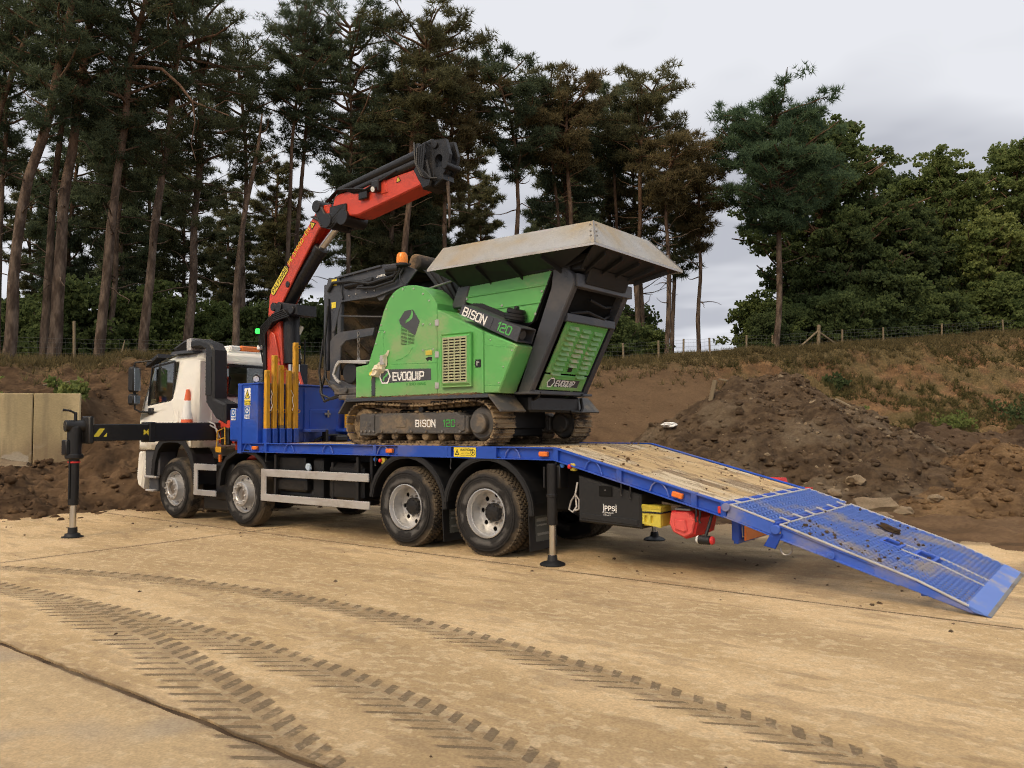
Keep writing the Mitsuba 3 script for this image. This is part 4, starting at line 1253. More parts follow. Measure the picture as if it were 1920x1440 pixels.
put(C_ + 'pane', tm(*(lambda m: (np.c_[m.vertices[:, 0] + (m.vertices[:, 2] - 1.8) * 0.33, m.vertices[:, 1], m.vertices[:, 2]], m.faces))(pyz(wind.buffer(0.02), -8.16, -8.156))), 'm_glass', False)
put(C_ + 'pane', pyz(rwin.buffer(0.02), -6.442, -6.438), 'm_glass', False)
put(C_ + 'window_seal', [pxz(win.buffer(0.004).difference(win.buffer(-0.022)), 0.052, 0.074), pxz(win.buffer(0.004).difference(win.buffer(-0.022)), YF - 0.074, YF - 0.052)], 'm_plastic', 30)
put(C_ + 'window_seal', pyz(rwin.buffer(0.005).difference(rwin.buffer(-0.035)), -6.435, -6.408), 'm_plastic', 30)
put(C_ + 'window_bar', [beam((-7.72, 0.09, 2.63), (-7.80, 0.09, 2.04), 0.02, 0.03), beam((-7.45, 0.07, 2.52), (-7.60, 0.07, 2.66), 0.015, 0.02)], 'm_plastic', 30)
put(C_ + 'sun_visor', bev_xz([(-8.02, 2.66), (-7.98, 2.76), (-7.62, 2.89), (-7.60, 2.82), (-7.86, 2.70)], 0.02, YF - 0.02, 0.015), 'm_plastic', 30)
put(C_ + 'door_crease', bev_xz([(-8.16, 1.36), (-8.1, 1.40), (-7.05, 1.60), (-6.90, 1.68), (-6.98, 1.58), (-7.10, 1.36)], 0.006, 0.05, 0.012), 'm_white', 30)
put(C_ + 'skirt', box(-8.20, -7.58, 0.05, 0.10, 1.17, 1.352, 0.02), 'm_white', 30)
put(C_ + 'badge', [box(-8.08, -7.96, 0.044, 0.05, 1.275, 1.30, 0.001), box(-8.08, -7.96, 0.044, 0.05, 1.235, 1.26, 0.001)], 'm_ink', False)
put(C_ + 'side_lamp', box(-8.245, -8.205, 0.06, 0.1, 1.22, 1.31, 0.01), 'm_ink', 30)
put(C_ + 'bumper', cat([bev_xz([(-8.36, 0.66), (-8.30, 1.13), (-8.12, 1.14), (-8.08, 0.80), (-8.10, 0.70), (-8.16, 0.45), (-8.30, 0.50)], 0.06, YF - 0.06, 0.04)]), 'm_white', 30)
put(C_ + 'step_well', cat([box(-8.10, -7.62, 0.09, 0.42, 0.70, 1.17, 0.02), box(-8.02, -7.72, 0.12, 0.40, 0.42, 0.705, 0.02)]), 'm_grey', 30)
put(C_ + 'step', box(-8.06, -7.66, 0.045, 0.13, 0.66, 0.70, 0.012), 'm_guard', 30)
put(C_ + 'step', box(-8.02, -7.74, 0.05, 0.14, 0.42, 0.455, 0.012), 'm_guard', 30)
arch = [(-7.74, 0.72), (-7.70, 0.98), (-7.60, 1.20), (-7.42, 1.34), (-7.2, 1.365), (-6.92, 1.36), (-6.72, 1.30), (-6.52, 1.10), (-6.40, 0.82), (-6.37, 0.60)]
ar = LineString(arch).buffer(0.055, cap_style=2).intersection(shapely.box(-9, 0.55, -6, 1.372))
put(C_ + 'mudguard', both(cat([pxz(ar, 0.03, 0.09), pxz(LineString(arch).buffer(0.012, cap_style=2), 0.09, 0.45)])), 'm_plastic', 30)
put(C_ + 'repeater_lamp', box(-7.10, -6.98, 0.015, 0.032, 1.345, 1.375, 0.006), 'm_red_lid', 30)
# inside
put(C_ + 'seat', both(cat([box(-7.45, -6.85, 0.35, 0.95, 1.62, 1.82, 0.05), beam((-6.9, 0.65, 1.75), (-6.70, 0.65, 2.5), 0.5, 0.14, 0.04), box(-6.74, -6.64, 0.52, 0.78, 2.5, 2.68, 0.04)])), 'm_dark', 30)
put(C_ + 'dashboard', box(-8.05, -7.72, 0.15, YF - 0.15, 1.37, 1.80, 0.06), 'm_plastic', 30)
put(C_ + 'steering_wheel', cat([lathe([(0.2 + 0.018 * math.cos(a), 0.018 * math.sin(a)) for a in np.linspace(0, 2 * np.pi, 9)], (-7.55, 1.75, 1.95), (-0.5, 0, 0.85), 28), cyl((-7.55, 1.75, 1.95), (-7.75, 1.75, 1.7), 0.03)]), 'm_plastic', 40)
put(C_ + 'sticker', box(-6.4365, -6.4345, 0.60, 0.70, 2.46, 2.60, 0.0005), pr((0.45, 0.60, 0.60), 0.5), False)
# roof: intake duct, light bar
put(L_ + 'intake_duct', cat([bev_xz([(-6.62, 2.93), (-6.62, 3.06), (-6.36, 3.07), (-6.02, 2.98), (-5.92, 2.86), (-5.90, 2.05), (-5.56, 1.95), (-5.56, 1.62), (-5.85, 1.72), (-6.13, 1.98), (-6.16, 2.88), (-6.30, 2.93)], 0.06, 0.34, 0.03),
                          box(-6.12, -5.96, 0.05, 0.07, 2.1, 2.75, 0.008)]), 'm_plastic', 30)
hood = Polygon([(-7.32, 2.86), (-7.18, 2.97), (-6.86, 3.08), (-6.60, 3.095), (-6.60, 2.86)])
put(L_ + 'intake_duct__mouth', cat([pxz(hood.difference(Polygon([(-7.36, 2.905), (-7.16, 2.965), (-6.86, 3.055), (-6.72, 3.06), (-6.70, 2.91)])), 0.10, 0.45), pxz(hood, 0.45, 0.47)]), 'm_grey', 30)
put(L_ + 'intake_duct__lip', pxz(Polygon([(-6.74, 2.90), (-6.74, 3.09), (-6.60, 3.105), (-6.60, 2.895)]), 0.07, 0.475), 'm_guard', 30)
put(L_ + 'intake_duct__grille', pxz(Polygon([(-7.24, 2.89), (-7.14, 2.955), (-6.86, 3.05), (-6.75, 3.055), (-6.75, 2.91)]), 0.108, 0.14), 'm_dark', False)
lb = put(L_ + 'light_bar', box(-6.78, -6.54, 0.76, 1.86, 2.885, 2.94, 0.01), 'm_white', 30)
put(lb + '__lens', box(-6.78, -6.54, 1.02, 1.42, 2.94, 3.04, 0.04), 'm_orange', 30)
put(lb + '__lens', box(-6.78, -6.54, 0.80, 1.01, 2.94, 3.03, 0.04), 'm_white_flat', 30)
# mirrors
mi_ = put(L_ + 'mirror_arm', [tube([(-7.75, 0.08, 2.78), (-7.9, -0.05, 2.76), (-8.04, -0.16, 2.74), (-8.06, -0.17, 2.66)], 0.016, 8), tube([(-8.03, -0.16, 2.05), (-8.03, -0.16, 1.90), (-7.95, -0.1, 1.85), (-7.84, 0.02, 1.84), (-7.76, 0.06, 1.86)], 0.018, 8), cyl((-8.03, -0.17, 2.25), (-8.03, -0.17, 2.1), 0.025), box(-7.88, -7.74, 0.0, 0.07, 1.80, 1.92, 0.015)], 'm_plastic', 40)
for z0, z1, w in ((2.20, 2.66, 0.085), (1.97, 2.17, 0.08)):
    hs = put(L_ + 'mirror', moved(box(-0.115, 0.05, -w, w, z0, z1, 0.05), (-7.99, -0.18, 0), rotz(0.30)), 'm_plastic', 40)
    put(hs + '__glass', moved(box(0.051, 0.056, -w + 0.015, w - 0.015, z0 + 0.03, z1 - 0.03, 0.002), (-7.99, -0.18, 0), rotz(0.30)), 'm_mirror', False)

# chassis
for y in (0.72, 1.60):
    put(L_ + 'chassis_rail', bev_xz([(-8.0, 0.72), (-8.0, 1.0), (1.7, 1.0), (2.95, 0.68), (2.95, 0.56), (1.9, 0.72)], y, y + 0.08, 0.01), 'm_black', 30)
put(L_ + 'cross_member', [box(x, x + 0.08, 0.8, 1.6, 0.76, 0.96, 0.01) for x in (-7.6, -6.2, -4.6, -3.2, -2.2, -0.7, 0.9, 1.6)], 'm_black', 30)
put(L_ + 'subframe', [box(-4.9, 1.0, 0.60, 0.74, 1.0, 1.19, 0.01), box(-4.9, 1.0, 1.66, 1.8, 1.0, 1.19, 0.01)], 'm_black', 30)
for ax in (-6.96, -4.95, -1.36, 0.0):
    put(L_ + 'axle', cat([cyl((ax, 0.3, 0.51), (ax, YF - 0.3, 0.51), 0.09), lathe([(0.0, -0.22), (0.16, -0.18), (0.24, 0), (0.16, 0.18), (0, 0.22)], (ax, 1.2, 0.52), (0, 1, 0), 16) if ax > -2 else box(ax - 0.2, ax + 0.2, 0.9, 1.5, 0.5, 0.7, 0.05)]), 'm_black', 40)
put(L_ + 'gearbox', cat([box(-6.6, -5.2, 0.85, 1.55, 0.45, 0.95, 0.08)]), 'm_dark', 30)
put(L_ + 'battery_box', [box(-4.30, -3.55, 0.10, 0.62, 0.84, 1.12, 0.02), box(-4.28, -3.5, 0.08, 0.62, 0.60, 0.80, 0.03)], 'm_black', 30)
put(L_ + 'air_tank', cyl((-4.25, 0.30, 0.54), (-3.45, 0.30, 0.54), 0.13, 24, 0.03), 'm_black', 30)
put(L_ + 'fuel_tank', cat([box(-3.05, -2.32, 0.10, 0.62, 0.50, 1.05, 0.07), box(-2.95, -2.90, 0.085, 0.63, 0.49, 1.06, 0.02), box(-2.45, -2.40, 0.085, 0.63, 0.49, 1.06, 0.02)]), 'm_black', 30)
put(L_ + 'valve_block', cat([box(-3.42, -3.2, 0.14, 0.5, 0.48, 1.1, 0.03)]), 'm_plastic', 30)
put(L_ + 'filler_cap', [cyl((-3.44, 0.10, 0.98), (-3.44, 0.06, 0.98), 0.05), cyl((-3.40, 0.09, 0.95), (-3.40, 0.04, 0.95), 0.03)], pr((0.45, 0.55, 0.66), 0.35), 40)
put(L_ + 'underbody_box', [box(-5.9, -5.4, 0.12, 0.7, 0.36, 0.98, 0.03), box(-6.3, -5.55, 0.15, 0.6, 0.18, 0.5, 0.03), box(-2.15, -2.1, 0.1, 0.5, 0.7, 1.18, 0.01)], 'm_black', 30)
put(L_ + 'pump', [box(-1.05, -0.35, 0.72, 1.68, 0.62, 1.0, 0.05), box(0.5, 1.2, 0.45, 1.9, 0.55, 1.05, 0.03)], 'm_dark', 30)
put(L_ + 'hose', [tube([(-2.2, 0.3, 1.15), (-2.12, 0.22, 0.9), (-2.05, 0.22, 0.7), (-1.95, 0.4, 0.62)], 0.025, 8), tube([(-2.25, 0.35, 1.15), (-2.2, 0.3, 0.8), (-2.0, 0.4, 0.55)], 0.02, 8)], 'm_plastic', 40)
put(L_ + 'hose', tube([(1.23, 0.15, 0.93), (1.22, 0.12, 0.80), (1.26, 0.08, 0.66), (1.22, 0.06, 0.60), (1.17, 0.06, 0.63), (1.20, 0.06, 0.72), (1.25, 0.07, 0.80), (1.30, 0.07, 0.74), (1.30, 0.07, 0.64), (1.25, 0.07, 0.62)], 0.012, 8), 'm_guard', 40, label='loose pale hose hanging in a loop')
# rear suspension linkage, seen dark through the wheels' gaps
put(L_ + 'spring', both(cat([box(-1.25, -0.1, 0.68, 0.78, 0.52 + 0.03 * k, 0.55 + 0.03 * k, 0.004) for k in range(4)])), 'm_black', 30)

# wheels
TY = [(0.292, 0.05), (0.298, 0.022), (0.315, 0.006), (0.345, -0.004), (0.395, -0.008), (0.435, -0.002), (0.465, 0.012), (0.490, 0.028), (0.508, 0.042), (0.518, 0.058), (0.522, 0.085)]
TYP = TY + [(0.522, 0.20)] + [(r, 0.285 - y) for r, y in TY[::-1]]


def tyre_mesh(y0, rear):
    prof = [(r, -(y0 + y)) for r, y in TYP]
    if rear:
        prof = [(r - (0.012 if r > 0.516 else 0), y) for r, y in prof]
    m = [lathe(prof, (0, 0, 0), (0, -1, 0), 72)]
    rib = 0.004
    for k in range(3):
        r = 0.385 + 0.03 * k
        m.append(lathe([(r - 0.006, -(y0 - 0.002)), (r - 0.003, -(y0 - 0.002) + rib + 0.004), (r + 0.003, -(y0 - 0.002) + rib + 0.004), (r + 0.006, -(y0 - 0.002))], (0, 0, 0), (0, -1, 0), 72))
    if rear:
        for k in range(58):
            a = 2 * np.pi * k / 58
            for q in range(5):
                b = a + (0.5 if q % 2 else 0) * 2 * np.pi / 58
                w = box(-0.021, 0.021, y0 + 0.046 + 0.040 * q, y0 + 0.080 + 0.040 * q, 0.505, 0.524, 0.004)
                c, s = math.cos(b), math.sin(b)
                m.append(moved(w, (0, 0, 0), np.array([[c, 0, s], [0, 1, 0], [-s, 0, c]])))
            w = box(-0.02, 0.02, y0 + 0.03, y0 + 0.047, 0.478, 0.515, 0.004)
            c, s = math.cos(a), math.sin(a)
            m.append(moved(w, (0, 0, 0), np.array([[c, 0, s], [0, 1, 0], [-s, 0, c]])))
    else:
        m[0] = lathe([(r - (0.009 if 0.516 < r and any(abs(y + g) < 1e-9 for g in ()) else 0), y) for r, y in prof], (0, 0, 0), (0, -1, 0), 72)
        for q in range(4):
            m.append(lathe([(0.519, -(y0 + 0.060 + 0.046 * q)), (0.526, -(y0 + 0.063 + 0.046 * q)), (0.526, -(y0 + 0.094 + 0.046 * q)), (0.519, -(y0 + 0.097 + 0.046 * q))], (0, 0, 0), (0, -1, 0), 72))
    return cat(m)


def holes_ring(ri, ro, rh, n, hr, y0, y1):
    P = Point(0, 0).buffer(ro, quad_segs=20).difference(Point(0, 0).buffer(ri, quad_segs=20))
    for k in range(n):
        a = 2 * np.pi * (k + 0.5) / n
        P = P.difference(Point(rh * math.cos(a), rh * math.sin(a)).buffer(hr, quad_segs=6))
    return pxz(P, y0, y1)


A = (0, -1, 0)
rear_rim = cat([lathe([(0.262, -0.05), (0.292, -0.04), (0.300, -0.012), (0.298, 0.0), (0.288, 0.002), (0.282, -0.012), (0.276, -0.03), (0.270, -0.045), (0.262, -0.07), (0.255, -0.14), (0.248, -0.205)], (0, 0, 0), A, 60),
                holes_ring(0.150, 0.252, 0.205, 8, 0.030, 0.205, 0.217), lathe([(0.165, -0.205), (0.155, -0.195), (0.105, -0.192)], (0, 0, 0), A, 48),
                lathe([(0.25, -0.24), (0.25, -0.20)], (0, 0, 0), A, 48)])
rear_hub = cat([lathe([(0.112, -0.20), (0.112, -0.135), (0.10, -0.12), (0.05, -0.112), (0.0, -0.112)], (0, 0, 0), A, 32)] + [cyl((0.09 * math.cos(a), 0.13, 0.09 * math.sin(a)), (0.09 * math.cos(a), 0.105, 0.09 * math.sin(a)), 0.012, 6) for a in np.arange(8) * np.pi / 4])
rear_nuts = cat([cyl((0.135 * math.cos(a), 0.20, 0.135 * math.sin(a)), (0.135 * math.cos(a), 0.160, 0.135 * math.sin(a)), 0.015, 6) for a in np.arange(10) * np.pi / 5])
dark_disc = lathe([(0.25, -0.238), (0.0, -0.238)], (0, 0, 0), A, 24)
front_rim = cat([lathe([(0.262, -0.07), (0.292, -0.06), (0.300, -0.03), (0.296, -0.018), (0.288, -0.018), (0.283, -0.035), (0.272, -0.07), (0.262, -0.10)], (0, 0, 0), A, 60),
                 holes_ring(0.208, 0.268, 0.240, 10, 0.021, 0.082, 0.094), lathe([(0.212, -0.082), (0.205, -0.05), (0.198, 0.03), (0.190, 0.046), (0.175, 0.052), (0.122, 0.050), (0.112, 0.042), (0.110, -0.01)], (0, 0, 0), A, 60)])
front_nuts = cat([cyl((0.152 * math.cos(a), -0.045, 0.152 * math.sin(a)), (0.152 * math.cos(a), -0.085, 0.152 * math.sin(a)), 0.0155, 6) for a in np.arange(10) * np.pi / 5])
front_hub = lathe([(0.110, -0.02), (0.104, 0.0), (0.085, 0.012), (0.0, 0.018)], (0, 0, 0), A, 32)
TFR, TRR = mikit.ply(tyre_mesh(0.0, False), 'm_tyre', 40), mikit.ply(tyre_mesh(0.0, True), 'm_tyre', 40)
TRI = mikit.ply(tyre_mesh(0.33, True), 'm_tyre', 40)
RR_, RF_ = mikit.ply(rear_rim, 'm_alloy', 35), mikit.ply(front_rim, 'm_alloy', 35)
HR_, HF_ = mikit.ply(rear_hub, 'm_black', 35), mikit.ply(front_hub, 'm_steel', 35)
NR_, NF_, DD_ = mikit.ply(rear_nuts, 'm_steel', 35), mikit.ply(front_nuts, 'm_guard', 35), mikit.ply(dark_disc, 'm_dark', False)
for ax, rear in ((0.0, True), (-1.36, True), (-4.95, False), (-6.96, False)):
    for far in (False, True):
        tw = mi.ScalarTransform4f().translate([ax, YF if far else 0.0, 0.515])
        if far:
            tw = tw.rotate([0, 0, 1], 180)
        tw = tw.rotate([0, 1, 0], float(37 * (ax + 8)))
        W_ = free(L_ + 'wheel')
        labels[W_] = {}
        again(W_ + '__tyre', TRR if rear else TFR, tw)
        again(W_ + '__rim', RR_ if rear else RF_, tw)
        again(W_ + '__hub', HR_ if rear else HF_, tw)
        if not far:
            labels[again(W_ + '__wheel_nuts', NR_ if rear else NF_, tw)] = {'label': 'ring of wheel nuts', 'kind': 'stuff'}
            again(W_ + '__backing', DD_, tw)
        if rear:
            again(W_ + '__inner_tyre', TRI, tw)
        labels[W_]['label'] = ('deep dished rear wheel' if rear else 'front wheel with a protruding hub') + (' on the far side' if far else '')

# mudguards over the rear wheels, flaps
for c, i in ((-1.36, 0), (0.0, 1)):
    a0, a1 = (-0.05, math.pi - 0.10)
    ang = np.linspace(a0, a1, 15)
    rad = 0.645
    arc = LineString([(c + (rad + 0.03 * abs(math.cos(a))) * math.cos(a), 0.555 + rad * 0.98 * math.sin(a)) for a in ang])
    g1 = pxz(arc.buffer(0.035, cap_style=2), 0.02, 0.06)
    g2 = pxz(arc.buffer(0.010, cap_style=2), 0.06, 0.64)
    g3 = pxz(arc.buffer(0.016, cap_style=2), 0.012, 0.022)
    put(L_ + 'rear_mudguard', cat([g1, g2, g3]), 'm_plastic', 30)
    put(L_ + 'rear_mudguard', mirror(cat([g1, g2]), YF / 2), 'm_plastic', 30)
    xf = c + 0.60
    fl = put(L_ + 'mud_flap', moved(box(0.0, 0.012, 0.08, 0.64, 0.0, 0.48, 0.004), (xf, 0, 0.10), rot([0, 1, 0], -0.05)), 'm_plastic', 30)
    tr_ = shapely.union_all([shapely.box(0.14 + 0.16 * q, 0.12 + 0.03 * (q % 2), 0.28 + 0.16 * q, 0.38) for q in range(3)])
    put(fl + '__print', moved(pyz(shapely.box(0.20, 0.10, 0.60, 0.40), 0.013, 0.0135), (xf + 0.0, 0, 0.10), rot([0, 1, 0], -0.05)), pr((0.10, 0.11, 0.105), 0.7), False)
    bars = shapely.union_all([shapely.box(0.23, 0.33, 0.57, 0.37), shapely.box(0.23, 0.28, 0.50, 0.30), shapely.box(0.23, 0.17, 0.57, 0.20)])
    put(fl + '__print', moved(pyz(bars, 0.014, 0.0145), (xf, 0, 0.10), rot([0, 1, 0], -0.05)), pr((0.26, 0.27, 0.26), 0.7), False)
arch2 = [(-5.66, 0.62), (-5.62, 0.86), (-5.46, 1.06), (-5.2, 1.17), (-4.95, 1.185), (-4.7, 1.15), (-4.48, 1.02), (-4.36, 0.86)]
put(L_ + 'mudguard', both(cat([pxz(LineString(arch2).buffer(0.03, cap_style=2), 0.03, 0.07), pxz(LineString(arch2).buffer(0.01, cap_style=2), 0.07, 0.42)])), 'm_plastic', 30)

# side guards
SGm = box(-4.48, -2.06, -0.005, 0.022, 0.81, 0.925, 0.008)
put(L_ + 'side_guard', cat([SGm, box(-4.48, -2.04, -0.005, 0.022, 0.435, 0.545, 0.008), box(-4.479, -4.35, -0.0035, 0.020, 0.54, 0.815, 0.006)]), 'm_guard', 30)
put(L_ + 'side_guard', cat([box(-6.35, -5.70, -0.005, 0.022, 0.855, 0.96, 0.008), box(-6.35, -5.70, -0.005, 0.022, 0.435, 0.53, 0.008), box(-6.349, -6.24, -0.0035, 0.020, 0.525, 0.86, 0.006)]), 'm_guard', 30)
put(L_ + 'side_guard', mirror(cat([SGm, box(-4.48, -2.04, -0.005, 0.022, 0.435, 0.545, 0.008)]), YF / 2), 'm_guard', 30)
put(L_ + 'guard_bracket', [q for m_ in [box(x, x + 0.05, 0.024, 0.5, z, z + 0.06, 0.005) for x in (-4.2, -3.15, -2.35, -6.2) for z in (0.46, 0.85)] + [box(x, x + 0.05, 0.03, 0.08, 0.44, 1.15, 0.005) for x in (-4.2, -2.35)] for q in both(m_)], 'm_black', 30)

# bed: side rave, uprights, lashing hoops, planks
zt_, zb_ = ZD + 0.012, 1.172


def rave(pts, y0, sgn):
    """A channel section along the (x, z) line of its top edge."""
    out = []
    (xa, za), (xb, zb) = pts
    h = zt_ - zb_
    for dz0, dz1, d0, d1 in ((-0.016, 0.0, 0.0, 0.075), (-h, -h + 0.014, 0.0, 0.07), (-h + 0.014, -0.016, 0.045, 0.058)):
        ya, yb = (y0 + d0, y0 + d1) if sgn > 0 else (y0 - d1, y0 - d0)
        out.append(bev_xz([(xa, za + dz0), (xb, zb + dz0), (xb, zb + dz1), (xa, za + dz1)], ya, yb, 0.003))
    return cat(out)


SL = (1.31 - 0.795) / (3.03 - 1.0)


def zs(x):
    """Top of the bed side: level, then sloping down behind the bend."""
    return zt_ if x < 1.0 else zt_ - SL * (x - 1.0)


bed = put(L_ + 'bed_frame', cat([rave([(-5.06, zt_), (1.0, zt_)], 0.0, 1), rave([(1.0, zt_), (3.03, zs(3.03))], 0.0, 1), rave([(-5.06, zt_), (1.0, zt_)], YF, -1), rave([(1.0, zt_), (3.03, zs(3.03))], YF, -1)] +
                            [box(x, x + 0.07, 0.07, YF - 0.07, 1.19, 1.27, 0.005) for x in np.arange(-4.9, 1.0, 0.55)] +
                            [beam((x, 0.07, zs(x) - 0.09), (x, YF - 0.07, zs(x) - 0.09), 0.07, 0.08) for x in np.arange(1.2, 3.0, 0.42)] +
                            [beam((3.02, 0.0, zs(3.02) - 0.07), (3.02, YF, zs(3.02) - 0.07), 0.06, 0.14), beam((3.0, 0.7, 0.76), (3.0, 0.7, 0.40), 0.10, 0.10), beam((3.0, 1.7, 0.76), (3.0, 1.7, 0.40), 0.10, 0.10)]), 'm_blue', 30)
B_ = bed + '__'
for x in (-4.42, -1.98, -0.62, 1.0, 1.82, 2.68, 3.0):
    put(B_ + 'upright', box(x, x + 0.062 if x < 2.9 else x + 0.05, 0.0015, 0.056, zs(x + .03) - 0.147, zs(x + .03) + 0.003, 0.004), 'm_blue', 30)
put(B_ + 'side_plate', cat([box(-1.50, -0.62, -0.002, 0.044, 1.174, 1.318, 0.004)]), 'm_blue', 30)
put(B_ + 'side_plate', box(-0.17, 0.17, -0.002, 0.044, 1.174, 1.318, 0.004), 'm_blue', 30)
for x in (-4.86, -3.82, -2.94, -1.80, -0.38, 0.40, 1.52, 2.32):
    th = -math.atan(SL) if x > 1 else 0.0
    pts = [(-0.115, -0.132), (-0.085, -0.06), (-0.045, -0.022), (0.0, -0.012), (0.045, -0.022), (0.085, -0.06), (0.115, -0.132)]
    P3 = [(x + a * math.cos(th) - b * math.sin(th) * 0, 0.022, zs(x) + a * math.sin(th) + b) for a, b in pts]
    put(B_ + 'lashing_hoop', tube(P3, 0.008, 8), 'm_ramp', 40)
for x in (-4.66, -1.66, 0.86, 2.53):
    th = math.atan(SL) if x > 1 else 0
    put(B_ + 'marker_lamp', moved(box(-0.06, 0.06, -0.012, 0.040, -0.028, 0.028, 0.008), (x, 0, zs(x) - 0.078), rot([0, 1, 0], th)), 'm_orange', 30)
# warning plate
wp = put(B_ + 'warning_sign', box(-0.50, -0.14 + 0.0, -0.006, -0.003, 1.188, 1.306, 0.001), 'm_yellow_flat', False, label='yellow warning plate on the side of the bed')
wt = shapely.union_all([Polygon([(0.02, 0.02), (0.09, 0.02), (0.055, 0.095)]).difference(Polygon([(0.036, 0.03), (0.074, 0.03), (0.055, 0.075)])), Point(0.312, 0.055).buffer(0.038).difference(Point(0.312, 0.055).buffer(0.031)), shapely.box(0.306, 0.035, 0.318, 0.075), shapely.box(0.295, 0.05, 0.33, 0.058), shapely.box(0.050, 0.036, 0.060, 0.062)])
put(wp + '__pictograms', lay(extr(wt, 0.001), (-0.50, -0.006, 1.190), (1, 0, 0), (0, 0, 1)), 'm_ink', False)
put(wp + '__lettering', cat([lay(meshkit.text_mesh('WARNING', 0.030, 0.001, True), (-0.395, -0.006, 1.262), (1, 0, 0), (0, 0, 1)), lay(meshkit.text_mesh('Do not walk on sides', 0.011, 0.001), (-0.38, -0.006, 1.232), (1, 0, 0), (0, 0, 1)), lay(meshkit.text_mesh('Stay clear when loading ramps move', 0.008, 0.001), (-0.39, -0.006, 1.205), (1, 0, 0), (0, 0, 1))]), 'm_ink', False)
gp = np.random.default_rng(12)
for k in range(10):
    ya, yb = 0.078 + k * 0.2245, 0.078 + (k + 1) * 0.2245 - 0.006
    put(B_ + 'plank', box(-4.5, 0.995, ya, yb, 1.27, ZD + gp.uniform(-0.003, 0.003), 0.006), 'm_wood', 30)
    m = box(1.005, 2.985, ya, yb, -0.04, gp.uniform(-0.004, 0.003), 0.006)
    v = np.array(m.vertices)
    v[:, 2] += [zs(x) - 0.014 for x in v[:, 0]]
    put(B_ + 'plank', tm(v, m.faces), 'm_wood', 30)
P_, R_ = [], []
gg = np.random.default_rng(77)
while len(P_) < 230:
    x, y = gg.uniform(0.3, 2.95), gg.uniform(0.02, 2.35)
    if gg.random() < 0.2 + meshkit.noise(np.array([x * 2.0, y * 3.0, 1.0]), 3):
        P_.append([x, y, zs(x) - 0.012])
        R_.append(0.004 + 0.02 * gg.random() ** 5)
put(B_ + 'dirt', scatter(P_, R_, 6), 'm_heap_red', 30, kind='stuff', label='crumbs of dried mud lying on the planks')
put(B_ + 'lashing_chain', [tube([(x, 0.03, zs(x) - 0.145), (x + 0.01, 0.02, zs(x) - 0.20), (x - 0.005, 0.025, zs(x) - 0.26), (x + 0.01, 0.02, zs(x) - 0.29)], 0.010, 6) for x in (-4.39, -1.95, -0.58, 1.02, 1.86, 1.97, 2.72, 2.76)], 'm_black', 40)

# headboard box at the front of the bed
hb = put(L_ + 'headboard', cat([box(-5.09, -4.60, 0.01, YF - 0.01, ZD + 0.005, 2.235, 0.012), box(-5.10, -5.0, -0.012, 0.06, 1.15, 2.245, 0.008), box(-5.12, -4.57, 0.0, YF, 2.235, 2.262, 0.008), box(-4.6, -4.575, 0.9, 1.0, ZD, 2.2, 0.005)]), 'm_blue', 30)
H_ = hb + '__'
put(H_ + 'front_locker', box(-5.36, -5.10, 0.01, 0.40, 1.34, 1.865, 0.03), 'm_blue', 30)
dr_ = put(H_ + 'locker_door', box(-4.598, -4.575, 0.98, 1.62, 1.36, 1.86, 0.008), 'm_blue', 30)
put(dr_ + '__trim', pyz(shapely.box(1.0, 1.38, 1.6, 1.84).difference(shapely.box(1.02, 1.40, 1.58, 1.79)), -4.576, -4.568), 'm_blue', 30)
put(dr_ + '__latch', cat([box(-4.575, -4.54, 1.30, 1.42, 1.76, 1.80, 0.008), cyl((-4.55, 1.37, 1.84), (-4.55, 1.37, 1.72), 0.018)]), 'm_steel', 30)
put(H_ + 'stake_socket', [box(-4.57, -4.47, y, y + 0.09, ZD + 0.004, 1.545, 0.008) for y in (0.08, 0.21, 0.345, 0.485, 0.62)] + [box(-4.57, -4.47, y, y + 0.09, ZD + 0.004, 1.545, 0.008) for y in (1.72, 1.84, 1.96, 2.08)], 'm_blue', 30)
put(H_ + 'shelf', [box(-4.575, -4.35, 0.84, 1.20, 1.48, 1.53, 0.006), box(-4.575, -4.35, 1.55, 1.98, 1.48, 1.53, 0.006)], 'm_blue', 30)
put(H_ + 'sign', cat([box(-4.94, -4.78, 0.004, 0.008, 1.91, 2.185, 0.001)]), 'm_white_flat', False, label='white and yellow hazard sign on the headboard')
put(H_ + 'sign__triangle', cat([lay(extr(Polygon([(0.012, 0.108), (0.148, 0.108), (0.08, 0.255)]), 0.002), (-4.94, 0.003, 1.91), (1, 0, 0), (0, 0, 1))]), 'm_ink', False)
put(H_ + 'sign__triangle_face', lay(extr(Polygon([(0.033, 0.120), (0.127, 0.120), (0.08, 0.225)]).difference(shapely.union_all([shapely.box(0.062, 0.135, 0.098, 0.155), shapely.box(0.074, 0.15, 0.086, 0.19)])), 0.002), (-4.94, 0.0015, 1.91), (1, 0, 0), (0, 0, 1)), 'm_yellow_flat', False)
put(H_ + 'sign__text_panel', lay(extr(shapely.box(0.006, 0.006, 0.154, 0.095), 0.002), (-4.94, 0.003, 1.91), (1, 0, 0), (0, 0, 1)), 'm_yellow_flat', False)
put(H_ + 'sign__lettering', cat([lay(meshkit.text_mesh('Stand clear', 0.022, 0.001, True), (-4.93, 0.001, 1.96), (1, 0, 0), (0, 0, 1)), lay(meshkit.text_mesh('crane loads', 0.022, 0.001, True), (-4.93, 0.001, 1.925), (1, 0, 0), (0, 0, 1))]), 'm_ink', False)
